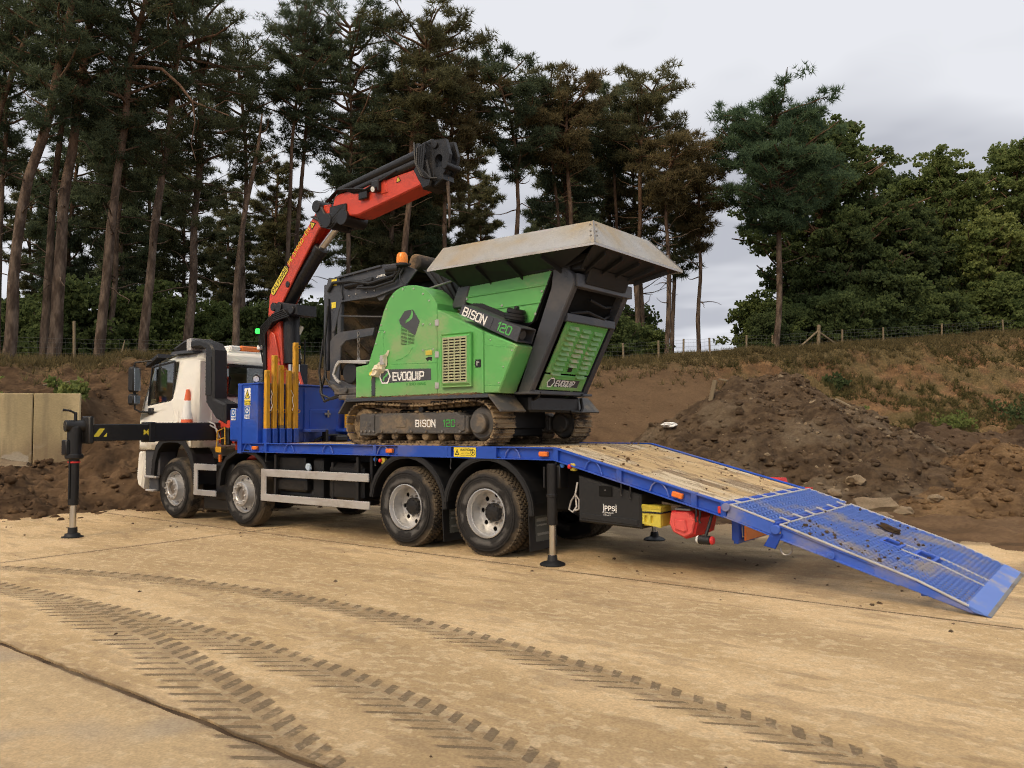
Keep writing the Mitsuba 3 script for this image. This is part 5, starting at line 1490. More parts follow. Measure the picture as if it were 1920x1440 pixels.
for x0, z0, y_ in ((-4.93, 1.70, 0.004), (-5.30, 1.68, 0.004)):
    sg = put(H_ + 'sign', box(x0, x0 + 0.13, y_, y_ + 0.006, z0, z0 + 0.19, 0.001), 'm_white_flat', False, label='small blue and white mandatory sign')
    put(sg + '__disc', lay(extr(shapely.box(0.008, 0.065, 0.122, 0.182).difference(Point(0.065, 0.125).buffer(0.040).difference(Point(0.065, 0.125).buffer(0.020))), 0.002), (x0, y_ - 0.001, z0), (1, 0, 0), (0, 0, 1)), 'm_sign_blue', False)
    put(sg + '__lettering', lay(meshkit.text_mesh('FORS', 0.036, 0.002, True), (x0 + 0.014, y_ - 0.001, z0 + 0.014), (1, 0, 0), (0, 0, 1)), 'm_sign_blue', False)
put(H_ + 'work_lamp', cat([cyl((-4.92, 0.20, 2.36), (-4.80, 0.12, 2.33), 0.055, 20, 0.015), tube([(-4.95, 0.2, 2.26), (-4.93, 0.2, 2.31), (-4.90, 0.19, 2.36)], 0.014, 6), box(-5.0, -4.86, 0.14, 0.26, 2.262, 2.275, 0.004)]), 'm_plastic', 40)
put(H_ + 'work_lamp__lens', cyl((-4.801, 0.1205, 2.330), (-4.795, 0.116, 2.328), 0.045, 20, 0.002), 'm_white_flat', 40)
put(H_ + 'coiled_strap', tube([(-4.42, 0.98 + 0.9 * q, 1.335 + 0.10 * math.sin(math.pi * q) + 0.01 * math.sin(9 * q)) for q in np.linspace(0, 1, 16)], 0.022, 8), 'm_plastic', 40)
put(H_ + 'rope_heap', [box(-4.45, -4.33, 1.15, 1.20, 1.318, 1.52, 0.01), box(-4.5, -4.3, 1.35, 1.6, 1.318, 1.42, 0.03)], 'm_black', 30)

# yellow stakes in their sockets
YL = ['first yellow stake from the left on the headboard, with round pins', 'tall second yellow stake from the left on the headboard', 'third yellow stake from the left, with a worn bare foot', 'fourth yellow stake from the left on the headboard, tied with cord', 'tallest yellow stake, fifth from the left on the headboard']
for k, (y, zt) in enumerate(((0.085, 2.46), (0.215, 2.70), (0.35, 2.55), (0.49, 2.47), (0.625, 2.93))):
    k_ = thing('yellow_stake', YL[k], 'stake', 'yellow stakes standing in the headboard sockets')
    ln = (0.0, 0.008, -0.01, 0.006, 0.0)[k]
    put(k_ + '__post', beam((-4.52, y + 0.04, 1.53 if k != 2 else 1.59), (-4.52 + ln, y + 0.04, zt), 0.075, 0.075, 0.008, (1, 0, 0)), 'm_yellow', 30)
    if k == 2:
        put(k_ + '__foot', box(-4.555, -4.485, y + 0.005, y + 0.075, 1.53, 1.592, 0.005), 'm_post', 30)
    if k == 4:
        put(k_ + '__post', beam((-4.52, y - 0.005, 1.53), (-4.52, y - 0.005, 2.46), 0.03, 0.06, 0.006, (1, 0, 0)), 'm_yellow', 30)
    put(k_ + '__ring', cat([lathe([(0.026 + 0.005 * math.cos(a), 0.005 * math.sin(a)) for a in np.linspace(0, 2 * np.pi, 7)], (-4.48, y + d, z), (1, 0, 0), 16) for d, z in ((0.08, zt - 0.07), (0.0, zt - 0.08), (0.08, 1.82))]), 'm_yellow', 40)
    if k in (0, 3):
        put(k_ + '__cord', tube([(-4.475, y + 0.085 - 0.03 * (k == 3), 2.15), (-4.47, y + 0.10, 2.08), (-4.475, y + 0.08, 2.0), (-4.47, y + 0.105, 1.9), (-4.475, y + 0.08, 1.82)], 0.004, 5), 'm_white_flat', 40)
for k, y in enumerate((1.725, 1.845, 1.965, 2.085)):
    k_ = thing('yellow_stake', ['leftmost short yellow stake behind the front of the crusher track', 'second short yellow stake behind the crusher', 'third short yellow stake, partly hidden by the crusher track', 'last short yellow stake behind the crusher track'][k], 'stake', 'yellow stakes standing in the far headboard sockets')
    put(k_ + '__post', box(-4.557, -4.483, y, y + 0.075, 1.53, (2.06, 2.08, 1.98, 1.85)[k], 0.008), 'm_yellow', 30)
    put(k_ + '__cap', box(-4.55, -4.49, y + 0.01, y + 0.065, (2.06, 2.08, 1.98, 1.85)[k], (2.07, 2.09, 1.99, 1.86)[k], 0.003), 'm_yellow', 30)

# stabiliser legs, lamps and boxes under the bed
for y, far in ((-0.02, False), (YF + 0.02, True)):
    s_ = -1 if far else 1
    lg = free(L_ + 'rear_stabiliser')
    put(lg + '__casing', cat([cyl((0.995, y, 0.45), (0.995, y, 1.14), 0.058, 24, 0.008), cyl((0.995, y, 0.76), (0.995, y, 0.80), 0.066, 24), box(0.90, 1.09, y + s_ * 0.02, y + s_ * 0.20, 0.86, 1.12, 0.01), cyl((0.89, y, 0.86), (0.89, y, 1.1), 0.016, 10)]), 'm_black', 40)
    put(lg + '__rod', cyl((0.995, y, 0.09), (0.995, y, 0.46), 0.037, 20), 'm_chrome', 40)
    put(lg + '__foot', cat([lathe([(0.0, 0.11), (0.05, 0.11), (0.06, 0.05), (0.12, 0.03), (0.145, 0.012), (0.145, 0.0), (0.0, 0.0)], (0.995, y, 0.003), (0, 0, 1), 28)]), 'm_plastic', 40)
for x, z in ((-1.86, 1.10), (1.20, 1.10)):
    e_ = put(L_ + 'emergency_stop', box(x, x + 0.07, 0.035, 0.10, z - 0.04, z + 0.045, 0.01), 'm_chock', 30)
    put(e_ + '__button', cat([cyl((x + 0.02, 0.034, z + 0.01), (x + 0.01, -0.005, z + 0.01), 0.026, 16, 0.008)]), 'm_red_box', 40)
    put(e_ + '__gland', cyl((x - 0.1, 0.05, z + 0.02), (x - 0.1, 0.02, z + 0.02), 0.03, 12), 'm_sign_blue', 40)
tb = put(L_ + 'tool_locker', cat([bev_xz([(1.30, 0.50), (1.30, 1.01), (2.085, 0.835), (2.085, 0.475)], 0.05, 0.55, 0.02), bev_xz([(1.34, 0.54), (1.34, 0.60), (2.05, 0.57), (2.05, 0.51)], 0.04, 0.052, 0.004)]), 'm_plastic', 30)
put(tb + '__latch', box(1.58, 1.74, 0.035, 0.05, 0.80, 0.91, 0.008), 'm_dark', 30)
put(tb + '__lock', cyl((1.66, 0.036, 0.865), (1.66, 0.028, 0.865), 0.008, 10), 'm_steel', 40)
put(tb + '__lettering', cat([lay(meshkit.text_mesh('|PPS|', 0.052, 0.002, True), (1.615, 0.048, 0.645), (1, 0, 0), (0, 0, 1)), lay(meshkit.text_mesh('HYDRAULICS', 0.016, 0.002), (1.61, 0.048, 0.615), (1, 0, 0), (0, 0, 1)), lay(meshkit.text_mesh('0 boxes 0', 0.014, 0.002), (1.63, 0.048, 0.59), (1, 0, 0), (0, 0, 1))]), 'm_white_flat', False)
fe = put(L_ + 'extinguisher_case', cat([bev_xz([(2.40, 0.68), (2.61, 0.695), (2.70, 0.62), (2.66, 0.45), (2.56, 0.40), (2.42, 0.46), (2.37, 0.55)], 0.12, 0.62, 0.02)]), 'm_red_box', 30)
put(fe + '__lid', cat([bev_xz([(2.41, 0.665), (2.60, 0.68), (2.68, 0.61), (2.645, 0.465), (2.56, 0.42), (2.43, 0.47), (2.39, 0.55)], 0.09, 0.12, 0.012), bev_xz([(2.46, 0.60), (2.58, 0.61), (2.60, 0.49), (2.56, 0.47), (2.46, 0.50)], 0.065, 0.092, 0.015)]), 'm_red_lid', 30)
put(fe + '__bracket', box(2.45, 2.62, 0.11, 0.4, 0.69, 0.715, 0.005), 'm_steel', 30)
put(L_ + 'tail_board', [moved(box(-0.01, 0.01, 0.35, 1.1, -0.10, 0.10, 0.004), (3.10, 0, 0.50))], 'm_orange', 30, label='orange striped tail board under the ramp hinge')
put(L_ + 'tail_board', moved(box(-0.01, 0.01, 1.35, 2.05, -0.10, 0.10, 0.004), (3.10, 0, 0.48)), 'm_orange', 30)
put(L_ + 'tail_bracket', [box(2.98, 3.06, 0.3, 0.38, 0.40, 0.72, 0.008), box(2.98, 3.06, 1.15, 1.23, 0.40, 0.72, 0.008), box(3.0, 3.05, 0.3, 2.1, 0.37, 0.41, 0.006)], 'm_blue', 30)
tl = put(L_ + 'outline_lamp', cat([cyl((2.86, 0.12, 0.69), (2.81, 0.04, 0.44), 0.016, 10), cyl((2.74, 0.05, 0.42), (2.86, 0.05, 0.42), 0.045, 16)]), 'm_plastic', 40)
put(tl + '__lens', cyl((2.86, 0.05, 0.42), (2.90, 0.05, 0.42), 0.042, 16, 0.012), 'm_red_box', 40)
put(tl + '__lens', cyl((2.74, 0.05, 0.42), (2.715, 0.05, 0.42), 0.040, 16, 0.012), 'm_white_flat', 40)
put(L_ + 'tail_lamp', box(2.965, 3.0, -0.006, 0.03, zs(2.98) - 0.12, zs(2.98) - 0.05, 0.008), 'm_red_box', 30)
ck = thing('wheel_chock', 'yellow plastic wheel chock strapped in a holder under the sloping bed', 'wheel chock')
put(ck + '__wedge', cat([bev_xz(Polygon([(2.08, 0.53), (2.08, 0.735), (2.30, 0.72), (2.30, 0.50)]).difference(shapely.union_all([shapely.box(2.11, 0.55, 2.145, 0.62), shapely.box(2.18, 0.545, 2.215, 0.62)])), 0.08, 0.11, 0.005), box(2.08, 2.30, 0.11, 0.34, 0.505, 0.72, 0.012)] + [box(2.08 + 0.018 * q, 2.09 + 0.018 * q, 0.07, 0.085, 0.69, 0.73, 0.002) for q in range(12)]), 'm_chock', 30)
put(ck + '__strap', cat([box(2.06, 2.32, 0.068, 0.078, 0.645, 0.662, 0.002), box(2.31, 2.322, 0.078, 0.35, 0.645, 0.662, 0.002)]), 'm_plastic', 30)

# ramp: a short flap and a long flap of open mesh on a frame, hinged at the tail
def mesh_deck(o, ex, ey, ez, lx, ly, px_, py_, w=0.012, h=0.014, cut=None):
    """Expanded metal: zigzag strands along ex, side by side along ey."""
    o, ex, ey, ez = (np.asarray(q, float) for q in (o, ex, ey, ez))
    nx, ny = int(round(lx / px_)), int(round(ly / py_))
    px_, py_ = lx / nx, ly / ny
    V, F, at = [], [], 0
    gz = np.random.default_rng(2)
    for j in range(ny):
        i = np.arange(2 * nx + 1)
        off = np.where(i % 2 == 0, -0.5, 0.5) * (1 if j % 2 == 0 else -1) * (py_ - w * 0.8)
        x, y = i * px_ / 2, (j + 0.5) * py_ + off
        base = o + x[:, None] * ex + y[:, None] * ey
        tilt = np.where(i % 2 == 0, 0.004, -0.004)[:, None] * ez
        a = base - ey * w / 2 + tilt
        b = base + ey * w / 2 + tilt
        ring = np.stack([a - ez * h, b - ez * h, b, a], 1).reshape(-1, 3)
        k = np.arange(2 * nx)
        if cut is not None:
            xm, ym = (x[:-1] + x[1:]) / 2, (y[:-1] + y[1:]) / 2
            k = k[~cut(xm, ym)]
        q = k * 4
        for s in range(4):
            c0, c1 = q + s, q + (s + 1) % 4
            F.append(np.stack([c0, c1, c1 + 4], 1) + at)
            F.append(np.stack([c0, c1 + 4, c0 + 4], 1) + at)
        V.append(ring)
        at += len(ring)
    return tm(np.vstack(V), np.vstack(F))


EY = np.array([0, 1.0, 0])
rp = free(L_ + 'ramp')
labels[rp] = {'label': 'blue two piece loading ramp of open steel mesh, lowered to the ground'}
# short flap
A0, A1 = np.array([3.09, 0, 0.795]), np.array([3.53, 0, 0.655])
e1 = (A1 - A0) / np.linalg.norm(A1 - A0)
n1 = np.cross(e1, EY) if np.cross(e1, EY)[2] > 0 else -np.cross(e1, EY)
l1 = np.linalg.norm(A1 - A0)
fr1 = [moved(bev_xz([(0.0, -0.135), (0.0, -0.012), (l1, -0.012), (l1, -0.13)], y0, y0 + 0.05, 0.005), (0, 0, 0)) for y0 in (0.005, 0.8, 1.55, YF - 0.055)]
fr1 += [box(-0.035, l1 + 0.03, 0.0, 0.07, -0.145, -0.132, 0.003), box(x0 := 0.0, 0.05, 0.055, YF - 0.055, -0.09, -0.02, 0.004), box(l1 - 0.05, l1, 0.055, YF - 0.055, -0.09, -0.02, 0.004)]
R1 = np.array([e1, EY, n1]).T
put(rp + '__flap_frame', moved(cat(fr1), A0, R1), 'm_ramp', 30)
put(rp + '__edge_strip', moved(cat([box(0, l1, 0.0, 0.025, -0.012, 0.004, 0.003), box(0, l1, YF - 0.025, YF, -0.012, 0.004, 0.003), box(0.0, 0.02, 0.025, YF - 0.025, -0.012, 0.003, 0.003)]), A0, R1), 'm_guard', 30)
put(rp + '__mesh_panel', mesh_deck(A0 + 0.025 * EY + e1 * 0.02, EY, e1, n1, YF - 0.05, l1 - 0.03, 0.088, 0.044), 'm_ramp_worn', False)
for y in np.arange(0.25, 2.4, 0.38):
    put(rp + '__hinge_link', cat([beam((2.99, y, 0.815), (3.12, y, 0.79), 0.04, 0.014)]), 'm_guard', 30)
for y in np.arange(0.25, 2.4, 0.38):
    put(rp + '__hinge_link', cat([beam((3.49, y, 0.672), (3.60, y, 0.636), 0.035, 0.014)]), 'm_guard', 30)
put(rp + '__hinge_bar', cat([cyl((3.055, -0.015, 0.765), (3.055, YF + 0.015, 0.765), 0.028, 16), cyl((3.055, -0.03, 0.765), (3.055, 0.0, 0.765), 0.042, 18)]), 'm_ramp', 40)
put(rp + '__hinge_bar', cat([cyl((3.545, -0.02, 0.585), (3.545, YF + 0.02, 0.585), 0.030, 16), cyl((3.545, -0.035, 0.585), (3.545, 0.0, 0.585), 0.045, 18)]), 'm_ramp', 40)
# long flap: straight, then a steeper nose
C0, CM, C1 = np.array([3.575, 0, 0.635]), np.array([4.74, 0, 0.245]), np.array([5.13, 0, 0.075])


def axes(a, b):
    e = (b - a) / np.linalg.norm(b - a)
    n = np.cross(e, EY)
    n = n if n[2] > 0 else -n
    return e, n, np.linalg.norm(b - a), np.array([e, EY, n]).T


e2, n2, l2, R2 = axes(C0, CM)
e3, n3, l3, R3 = axes(CM, C1)
prof = [(3.575, 0.622), (3.575, 0.49), (4.62, 0.175), (5.14, 0.012), (5.26, 0.003), (5.14, 0.050), (4.74, 0.232)]
fr2 = [bev_xz(prof, y0, y0 + 0.05, 0.005) for y0 in (0.03, 0.83, 1.50, YF - 0.08)]
fr2 += [beam((x, 0.08, z - 0.08), (x, YF - 0.08, z - 0.08), 0.05, 0.07) for x, z in ((3.60, 0.62), (4.0, 0.49), (4.4, 0.355), (4.78, 0.215))]
fr2 += [bev_xz([(3.575, 0.487), (3.575, 0.502), (4.60, 0.193), (4.60, 0.178)], 0.005, 0.09, 0.003), bev_xz([(3.575, 0.607), (3.575, 0.62), (4.73, 0.232), (4.73, 0.219)], 0.005, 0.06, 0.003)]
fr2 += [bev_xz([(4.40, 0.335), (4.40, 0.245), (4.62, 0.178), (5.16, 0.014), (5.16, 0.045), (4.74, 0.226)], 0.012, 0.03, 0.004)]
put(rp + '__long_frame', cat(fr2), 'm_ramp', 30)
put(rp + '__gusset', bev_xz([(3.50, 0.56), (3.60, 0.54), (3.53, 0.40), (3.42, 0.42)], 0.0, 0.03, 0.004), 'm_blue_deep', 30)
put(rp + '__pivot_boss', moved(cat([cyl((0.52, -0.006, -0.085), (0.52, -0.014, -0.085), 0.035, 18), cyl((0.52, -0.012, -0.085), (0.52, -0.022, -0.085), 0.016, 14)]), C0, R2), 'm_ramp', 40)
put(rp + '__shackle', moved(tube([(0.12 + 0.055 * math.cos(a), 0.03, -0.20 + 0.06 * math.sin(a)) for a in np.linspace(-2.9, 2.9, 16)], 0.010, 6), C0, R2), 'm_steel', 40)
wellA, wellB = (0.70, 0.84, 1.02, 1.24), (1.02, 1.16, 1.0, 1.26)


def cutout(y, x):
    o = np.zeros(len(x), bool)
    for a, b, c, d in (wellA, wellB):
        o |= (x > a - 0.03) & (x < b + 0.03) & (y > c - 0.05) & (y < d + 0.0)
    return o


put(rp + '__mesh_panel', mesh_deck(C0 + 0.035 * EY + e2 * 0.02, EY, e2, n2, YF - 0.07, l2 - 0.02, 0.088, 0.044, cut=cutout), 'm_ramp_worn', False)
put(rp + '__mesh_panel', mesh_deck(CM + 0.035 * EY, EY, e3, n3, YF - 0.07, l3, 0.088, 0.044), 'm_ramp_worn', False)
put(rp + '__edge_strip', moved(cat([box(0, l2, 0.0, 0.032, -0.010, 0.006, 0.003), box(0, l2, YF - 0.032, YF, -0.010, 0.006, 0.003), box(0.0, 0.02, 0.032, YF - 0.032, -0.012, 0.004, 0.003), box(0.88, l2, 0.975, 0.995, -0.010, 0.005, 0.002), box(0.70, l2, 1.275, 1.295, -0.010, 0.005, 0.002)]), C0, R2), 'm_guard', 30)
put(rp + '__edge_strip', moved(cat([box(0, l3, 0.0, 0.032, -0.010, 0.006, 0.003), box(0, l3, YF - 0.032, YF, -0.010, 0.006, 0.003), box(0.0, l3, 0.975, 0.995, -0.010, 0.005, 0.002), box(0, l3, 1.275, 1.295, -0.010, 0.005, 0.002)]), CM, R3), 'm_guard', 30)
for a, b, c, d in (wellA, wellB):
    rim = shapely.box(a - 0.03, c - 0.02, b + 0.03, d + 0.04).difference(shapely.box(a, c + 0.02, b, d))
    put(rp + '__lifting_pocket', moved(cat([pxy(rim, -0.012, 0.005), box(a - 0.01, b + 0.01, c, d + 0.02, -0.075, -0.065, 0.002), box(a - 0.01, a, c, d + 0.02, -0.065, -0.012, 0.001), box(b, b + 0.01, c, d + 0.02, -0.065, -0.012, 0.001), tube([((a + b) / 2 + 0.035 * math.cos(q), (c + d) / 2 + 0.04 * math.sin(q), -0.05) for q in np.linspace(0, 6.28, 14)], 0.008, 6)]), C0, R2), 'm_ramp', 30)
tipP = [(5.105, 0.078), (5.115, 0.088), (5.19, 0.052), (5.285, 0.006), (5.285, 0.0), (5.16, 0.03)]
put(rp + '__toe_plate', bev_xz(tipP, 0.0, YF, 0.003), 'm_ramp_worn', 30)
put(rp + '__wear_strip', bev_xz([(5.262, 0.0200), (5.287, 0.0085), (5.290, 0.005), (5.262, 0.0160)], 0.0, YF, 0.001), 'm_steel', 30)
P_, R_ = [], []
while len(P_) < 150:
    u, y = gg.uniform(0, l2 - 0.02), gg.uniform(0.05, YF - 0.05)
    if gg.random() < 0.15 + 0.5 * (y < 0.9) + 0.5 * meshkit.noise(np.array([u * 4, y * 4, 2.0]), 6):
        q = C0 + e2 * u + EY * y + n2 * 0.004
        P_.append(q)
        R_.append(0.005 + 0.016 * gg.random() ** 4)
put(rp + '__dirt', scatter(P_, R_, 9), 'm_heap_dark', 30, kind='stuff', label='crumbs of mud lying on the ramp mesh')
k_ = thing('bark_piece', 'dark piece of bark or mud lying on the far half of the ramp mesh', 'debris')
put(k_, moved(lump(0.11, 4, 2, 0.28, 0.9), C0 + e2 * 0.62 + EY * 1.62 + n2 * 0.03, R2 @ np.diag([1, 0.5, 1])), 'm_heap_dark', 30)

# ------------------------------------------------------------------ loader crane and its outriggers
cr = free(L_ + 'loader_crane')
labels[cr] = {'label': 'red folding loader crane with black cylinders and jib extensions'}
K_ = cr + '__'
yc = 1.25
put(K_ + 'base', [box(-6.02, -5.42, 0.55, 1.95, 1.02, 1.62, 0.03), box(-5.82, -5.36, 0.10, 0.30, 1.30, 1.68, 0.02), box(-5.9, -5.4, 0.9, 1.6, 1.6, 2.0, 0.05)], 'm_red', 30)
put(K_ + 'column', bev_xz([(-5.86, 1.95), (-5.92, 3.35), (-5.80, 3.62), (-5.60, 3.62), (-5.52, 3.3), (-5.46, 2.6), (-5.36, 1.95)], 1.095, 1.42, 0.025), 'm_red', 30)
put(K_ + 'column_plate', bev_xz([(-5.66, 1.98), (-5.72, 2.6), (-5.775, 3.28), (-5.62, 3.18), (-5.53, 2.89), (-5.44, 2.5), (-5.34, 1.98)], 1.05, 1.094, 0.010), 'm_red', 30)
put(K_ + 'column_back', bev_xz([(-5.96, 1.9), (-5.97, 3.3), (-5.90, 3.36), (-5.86, 1.9)], 1.06, 1.40, 0.01), 'm_black', 30)
put(K_ + 'strut', beam((-5.28, 1.30, 2.55), (-5.10, 1.30, 2.15), 0.05, 0.04), 'm_red', 30)
put(K_ + 'oil_cooler', box(-5.38, -5.26, 1.32, 1.50, 1.9, 2.66, 0.01), 'm_dark_grey', 30)
put(K_ + 'lift_cylinder', cat([cyl((-5.37, yc, 2.67), (-5.41, yc, 3.52), 0.145, 28, 0.02), cyl((-5.37, yc, 2.655), (-5.37, yc, 2.72), 0.152, 28, 0.015)]), 'm_black', 40)
put(K_ + 'lift_rod', [cyl((-5.37, yc - 0.035, 2.0), (-5.37, yc - 0.035, 2.68), 0.055, 24), cyl((-5.28, yc + 0.05, 2.0), (-5.28, yc + 0.05, 2.68), 0.035, 20)], 'm_chrome', 40)
put(K_ + 'linkage', cat([bev_xz([(-5.93, 3.30), (-5.90, 3.38), (-5.62, 3.56), (-5.52, 3.74), (-5.38, 3.72), (-5.20, 3.68), (-4.98, 3.65), (-4.98, 3.47), (-5.2, 3.47), (-5.44, 3.54), (-5.56, 3.40), (-5.75, 3.30)], 1.03, 1.47, 0.02), cyl((-5.46, 1.0, 3.63), (-5.46, 1.5, 3.63), 0.085, 20), cyl((-5.60, 1.0, 3.66), (-5.60, 1.5, 3.66), 0.075, 20), cyl((-5.10, 1.0, 3.56), (-5.10, 1.48, 3.56), 0.07, 16), cyl((-5.80, 1.02, 3.34), (-5.80, 1.48, 3.34), 0.06, 16)]), 'm_black', 30)
put(K_ + 'boom', cat([bev_xz([(-5.86, 3.52), (-5.82, 3.90), (-4.54, 5.20), (-4.40, 5.26), (-4.19, 5.25), (-4.22, 5.02), (-4.50, 4.86), (-5.09, 4.18), (-5.45, 3.74), (-5.60, 3.59)], 1.09, 1.13, 0.012),
                      bev_xz([(-5.86, 3.52), (-5.82, 3.90), (-4.54, 5.20), (-4.40, 5.26), (-4.19, 5.25), (-4.22, 5.02), (-4.50, 4.86), (-5.09, 4.18), (-5.45, 3.74), (-5.60, 3.59)], 1.37, 1.41, 0.012),
                      bev_xz([(-5.85, 3.53), (-5.81, 3.89), (-4.54, 5.19), (-4.40, 5.25), (-4.3, 5.2), (-4.45, 5.05), (-4.60, 4.97), (-5.68, 3.86), (-5.70, 3.62)], 1.13, 1.37, 0.004)]), 'm_red', 30)
put(K_ + 'boom_cylinder', cat([cyl((-5.52, yc, 3.72), (-4.64, yc, 4.57), 0.115, 28, 0.02), cyl((-4.70, yc, 4.51), (-4.60, yc, 4.61), 0.127, 28, 0.02), cyl((-5.57, 1.12, 3.70), (-5.57, 1.38, 3.70), 0.11, 20)]), 'm_black', 40)
put(K_ + 'boom_rod', cyl((-4.64, yc, 4.57), (-4.16, yc, 4.93), 0.062, 24), 'm_chrome', 40)
put(K_ + 'knuckle', cat([beam((-4.50, 1.05, 5.27), (-4.28, 1.05, 4.98), 0.06, 0.17, 0.02), beam((-4.28, 1.05, 5.0), (-3.80, 1.05, 4.95), 0.06, 0.18, 0.03), cyl((-4.46, 1.0, 5.24), (-4.46, 1.45, 5.24), 0.10, 22), cyl((-4.20, 1.0, 4.95), (-4.20, 1.5, 4.95), 0.12, 22), cyl((-3.83, 1.02, 4.96), (-3.83, 1.48, 4.96), 0.13, 22), box(-4.15, -3.75, 1.03, 1.10, 4.95, 5.18, 0.02), box(-4.1, -3.75, 1.4, 1.48, 4.85, 5.12, 0.03)]), 'm_black', 30)
put(K_ + 'jib', cat([bev_xz([(-4.12, 5.16), (-4.07, 5.34), (-3.98, 5.37), (-2.90, 5.40), (-2.14, 5.445), (-1.99, 5.19), (-3.50, 4.945), (-3.72, 4.97), (-3.90, 5.07)], 1.07, 1.43, 0.018)]), 'm_red', 30)
put(K_ + 'jib_collar', bev_xz([(-2.95, 5.18), (-3.05, 5.42), (-2.88, 5.42), (-2.80, 5.19)], 1.055, 1.445, 0.008), 'm_red', 30)
put(K_ + 'extension_cylinder', cyl((-4.0, 1.14, 5.43), (-2.15, 1.14, 5.69), 0.076, 20), 'm_black', 40)
put(K_ + 'extension_cylinder', cyl((-3.75, 1.33, 5.47), (-2.15, 1.33, 5.70), 0.076, 20), 'm_black', 40)
put(K_ + 'extension_cylinder', cyl((-3.60, 1.12, 5.37), (-2.10, 1.12, 5.56), 0.066, 20), 'm_black', 40)
put(K_ + 'extension_head', bev_xz([(-2.26, 5.42), (-2.20, 5.50), (-1.98, 5.54), (-1.88, 5.20), (-1.92, 5.12), (-2.06, 5.10)], 1.055, 1.44, 0.02), 'm_black', 30)
put(K_ + 'extension_head', bev_xz([(-2.04, 5.30), (-2.08, 5.84), (-1.94, 5.86), (-1.90, 5.72), (-1.88, 5.20), (-1.94, 5.14)], 1.12, 1.36, 0.02), 'm_black', 30)
put(K_ + 'extension_head', bev_xz([(-2.26, 5.58), (-2.28, 5.80), (-2.20, 5.84), (-2.16, 5.60)], 1.08, 1.40, 0.015), 'm_black', 30)
put(K_ + 'extension_head', bev_xz([(-2.0, 5.16), (-1.98, 5.22), (-1.72, 5.30), (-1.70, 5.20), (-1.86, 5.12)], 1.12, 1.38, 0.015), 'm_black', 30)
tip = pxz(Polygon([(-2.0, 5.30), (-1.98, 5.84), (-1.66, 5.80), (-1.58, 5.56), (-1.63, 5.36), (-1.78, 5.22)]).difference(shapely.union_all([Point(-1.80, 5.52).buffer(0.075), shapely.box(-1.86, 5.40, -1.74, 5.52)])), 1.13, 1.19)
put(K_ + 'hook_plate', cat([tip, mirror(tip, yc), cyl((-1.86, 1.1, 5.74), (-1.86, 1.4, 5.74), 0.05, 16), cyl((-1.66, 1.1, 5.40), (-1.66, 1.4, 5.40), 0.06, 16)]), 'm_black', 30)
put(K_ + 'hook_link', tube([(-1.74, yc, 5.26), (-1.72, yc, 5.1), (-1.70, yc, 4.9), (-1.69, yc, 4.72), (-1.70, yc, 4.5)], [0.035, 0.025, 0.022, 0.018, 0.010], 8), 'm_bark', 40)
hs = []
for k in range(7):
    y = 1.04 + 0.02 * k
    hs.append(tube([(-4.25, y, 5.28 + 0.01 * k), (-3.95, y - 0.02, 5.42 + 0.015 * k), (-3.6, y - 0.03, 5.38 - 0.02 * k), (-3.25, y - 0.04, 5.30 - 0.01 * k), (-2.95, y - 0.02, 5.38), (-2.6, y, 5.48)], 0.013, 6))
for k in range(5):
    y = 1.06 + 0.05 * k
    hs.append(tube([(-2.24 + 0.07 * k, y, 5.84 - 0.02 * (k % 2)), (-2.20 + 0.055 * k, 1.03, 5.70 + 0.02 * k), (-2.16 + 0.035 * k, 1.01, 5.50 - 0.03 * k), (-2.07 + 0.05 * k, 1.03, 5.30 - 0.02 * k), (-1.95 + 0.04 * k, 1.08, 5.22)], 0.016, 6))
for k in range(4):
    hs.append(tube([(-4.5 - 0.05 * k, 1.06, 5.1), (-4.35, 1.03, 4.88 + 0.03 * k), (-4.1, 1.02, 4.80 + 0.05 * k), (-3.8, 1.04, 5.0 + 0.05 * k)], 0.013, 6))
for k in range(5):
    hs.append(tube([(-5.98 + 0.04 * k, 1.0, 3.0), (-5.92 + 0.03 * k, 0.99, 3.32 - 0.03 * k), (-5.6, 1.0, 3.52 - 0.03 * k), (-5.30 + 0.04 * k, 1.0, 3.58 - 0.03 * k), (-5.18, 1.06, 3.38)], 0.015, 6))
put(K_ + 'hose', cat(hs), 'm_plastic', 40, kind='stuff', label='bundles of thin black hydraulic hoses')
put(K_ + 'valve', [box(-3.10, -2.94, 0.98, 1.06, 5.22, 5.40, 0.015), cyl((-3.0, 0.98, 5.26), (-3.0, 0.93, 5.24), 0.05, 16), box(-3.42, -3.22, 1.0, 1.06, 5.16, 5.28, 0.02)], 'm_black', 30)
put(K_ + 'work_lamp', cyl((-3.0, 0.932, 5.24), (-3.0, 0.925, 5.238), 0.042, 16, 0.002), 'm_white_flat', 40)
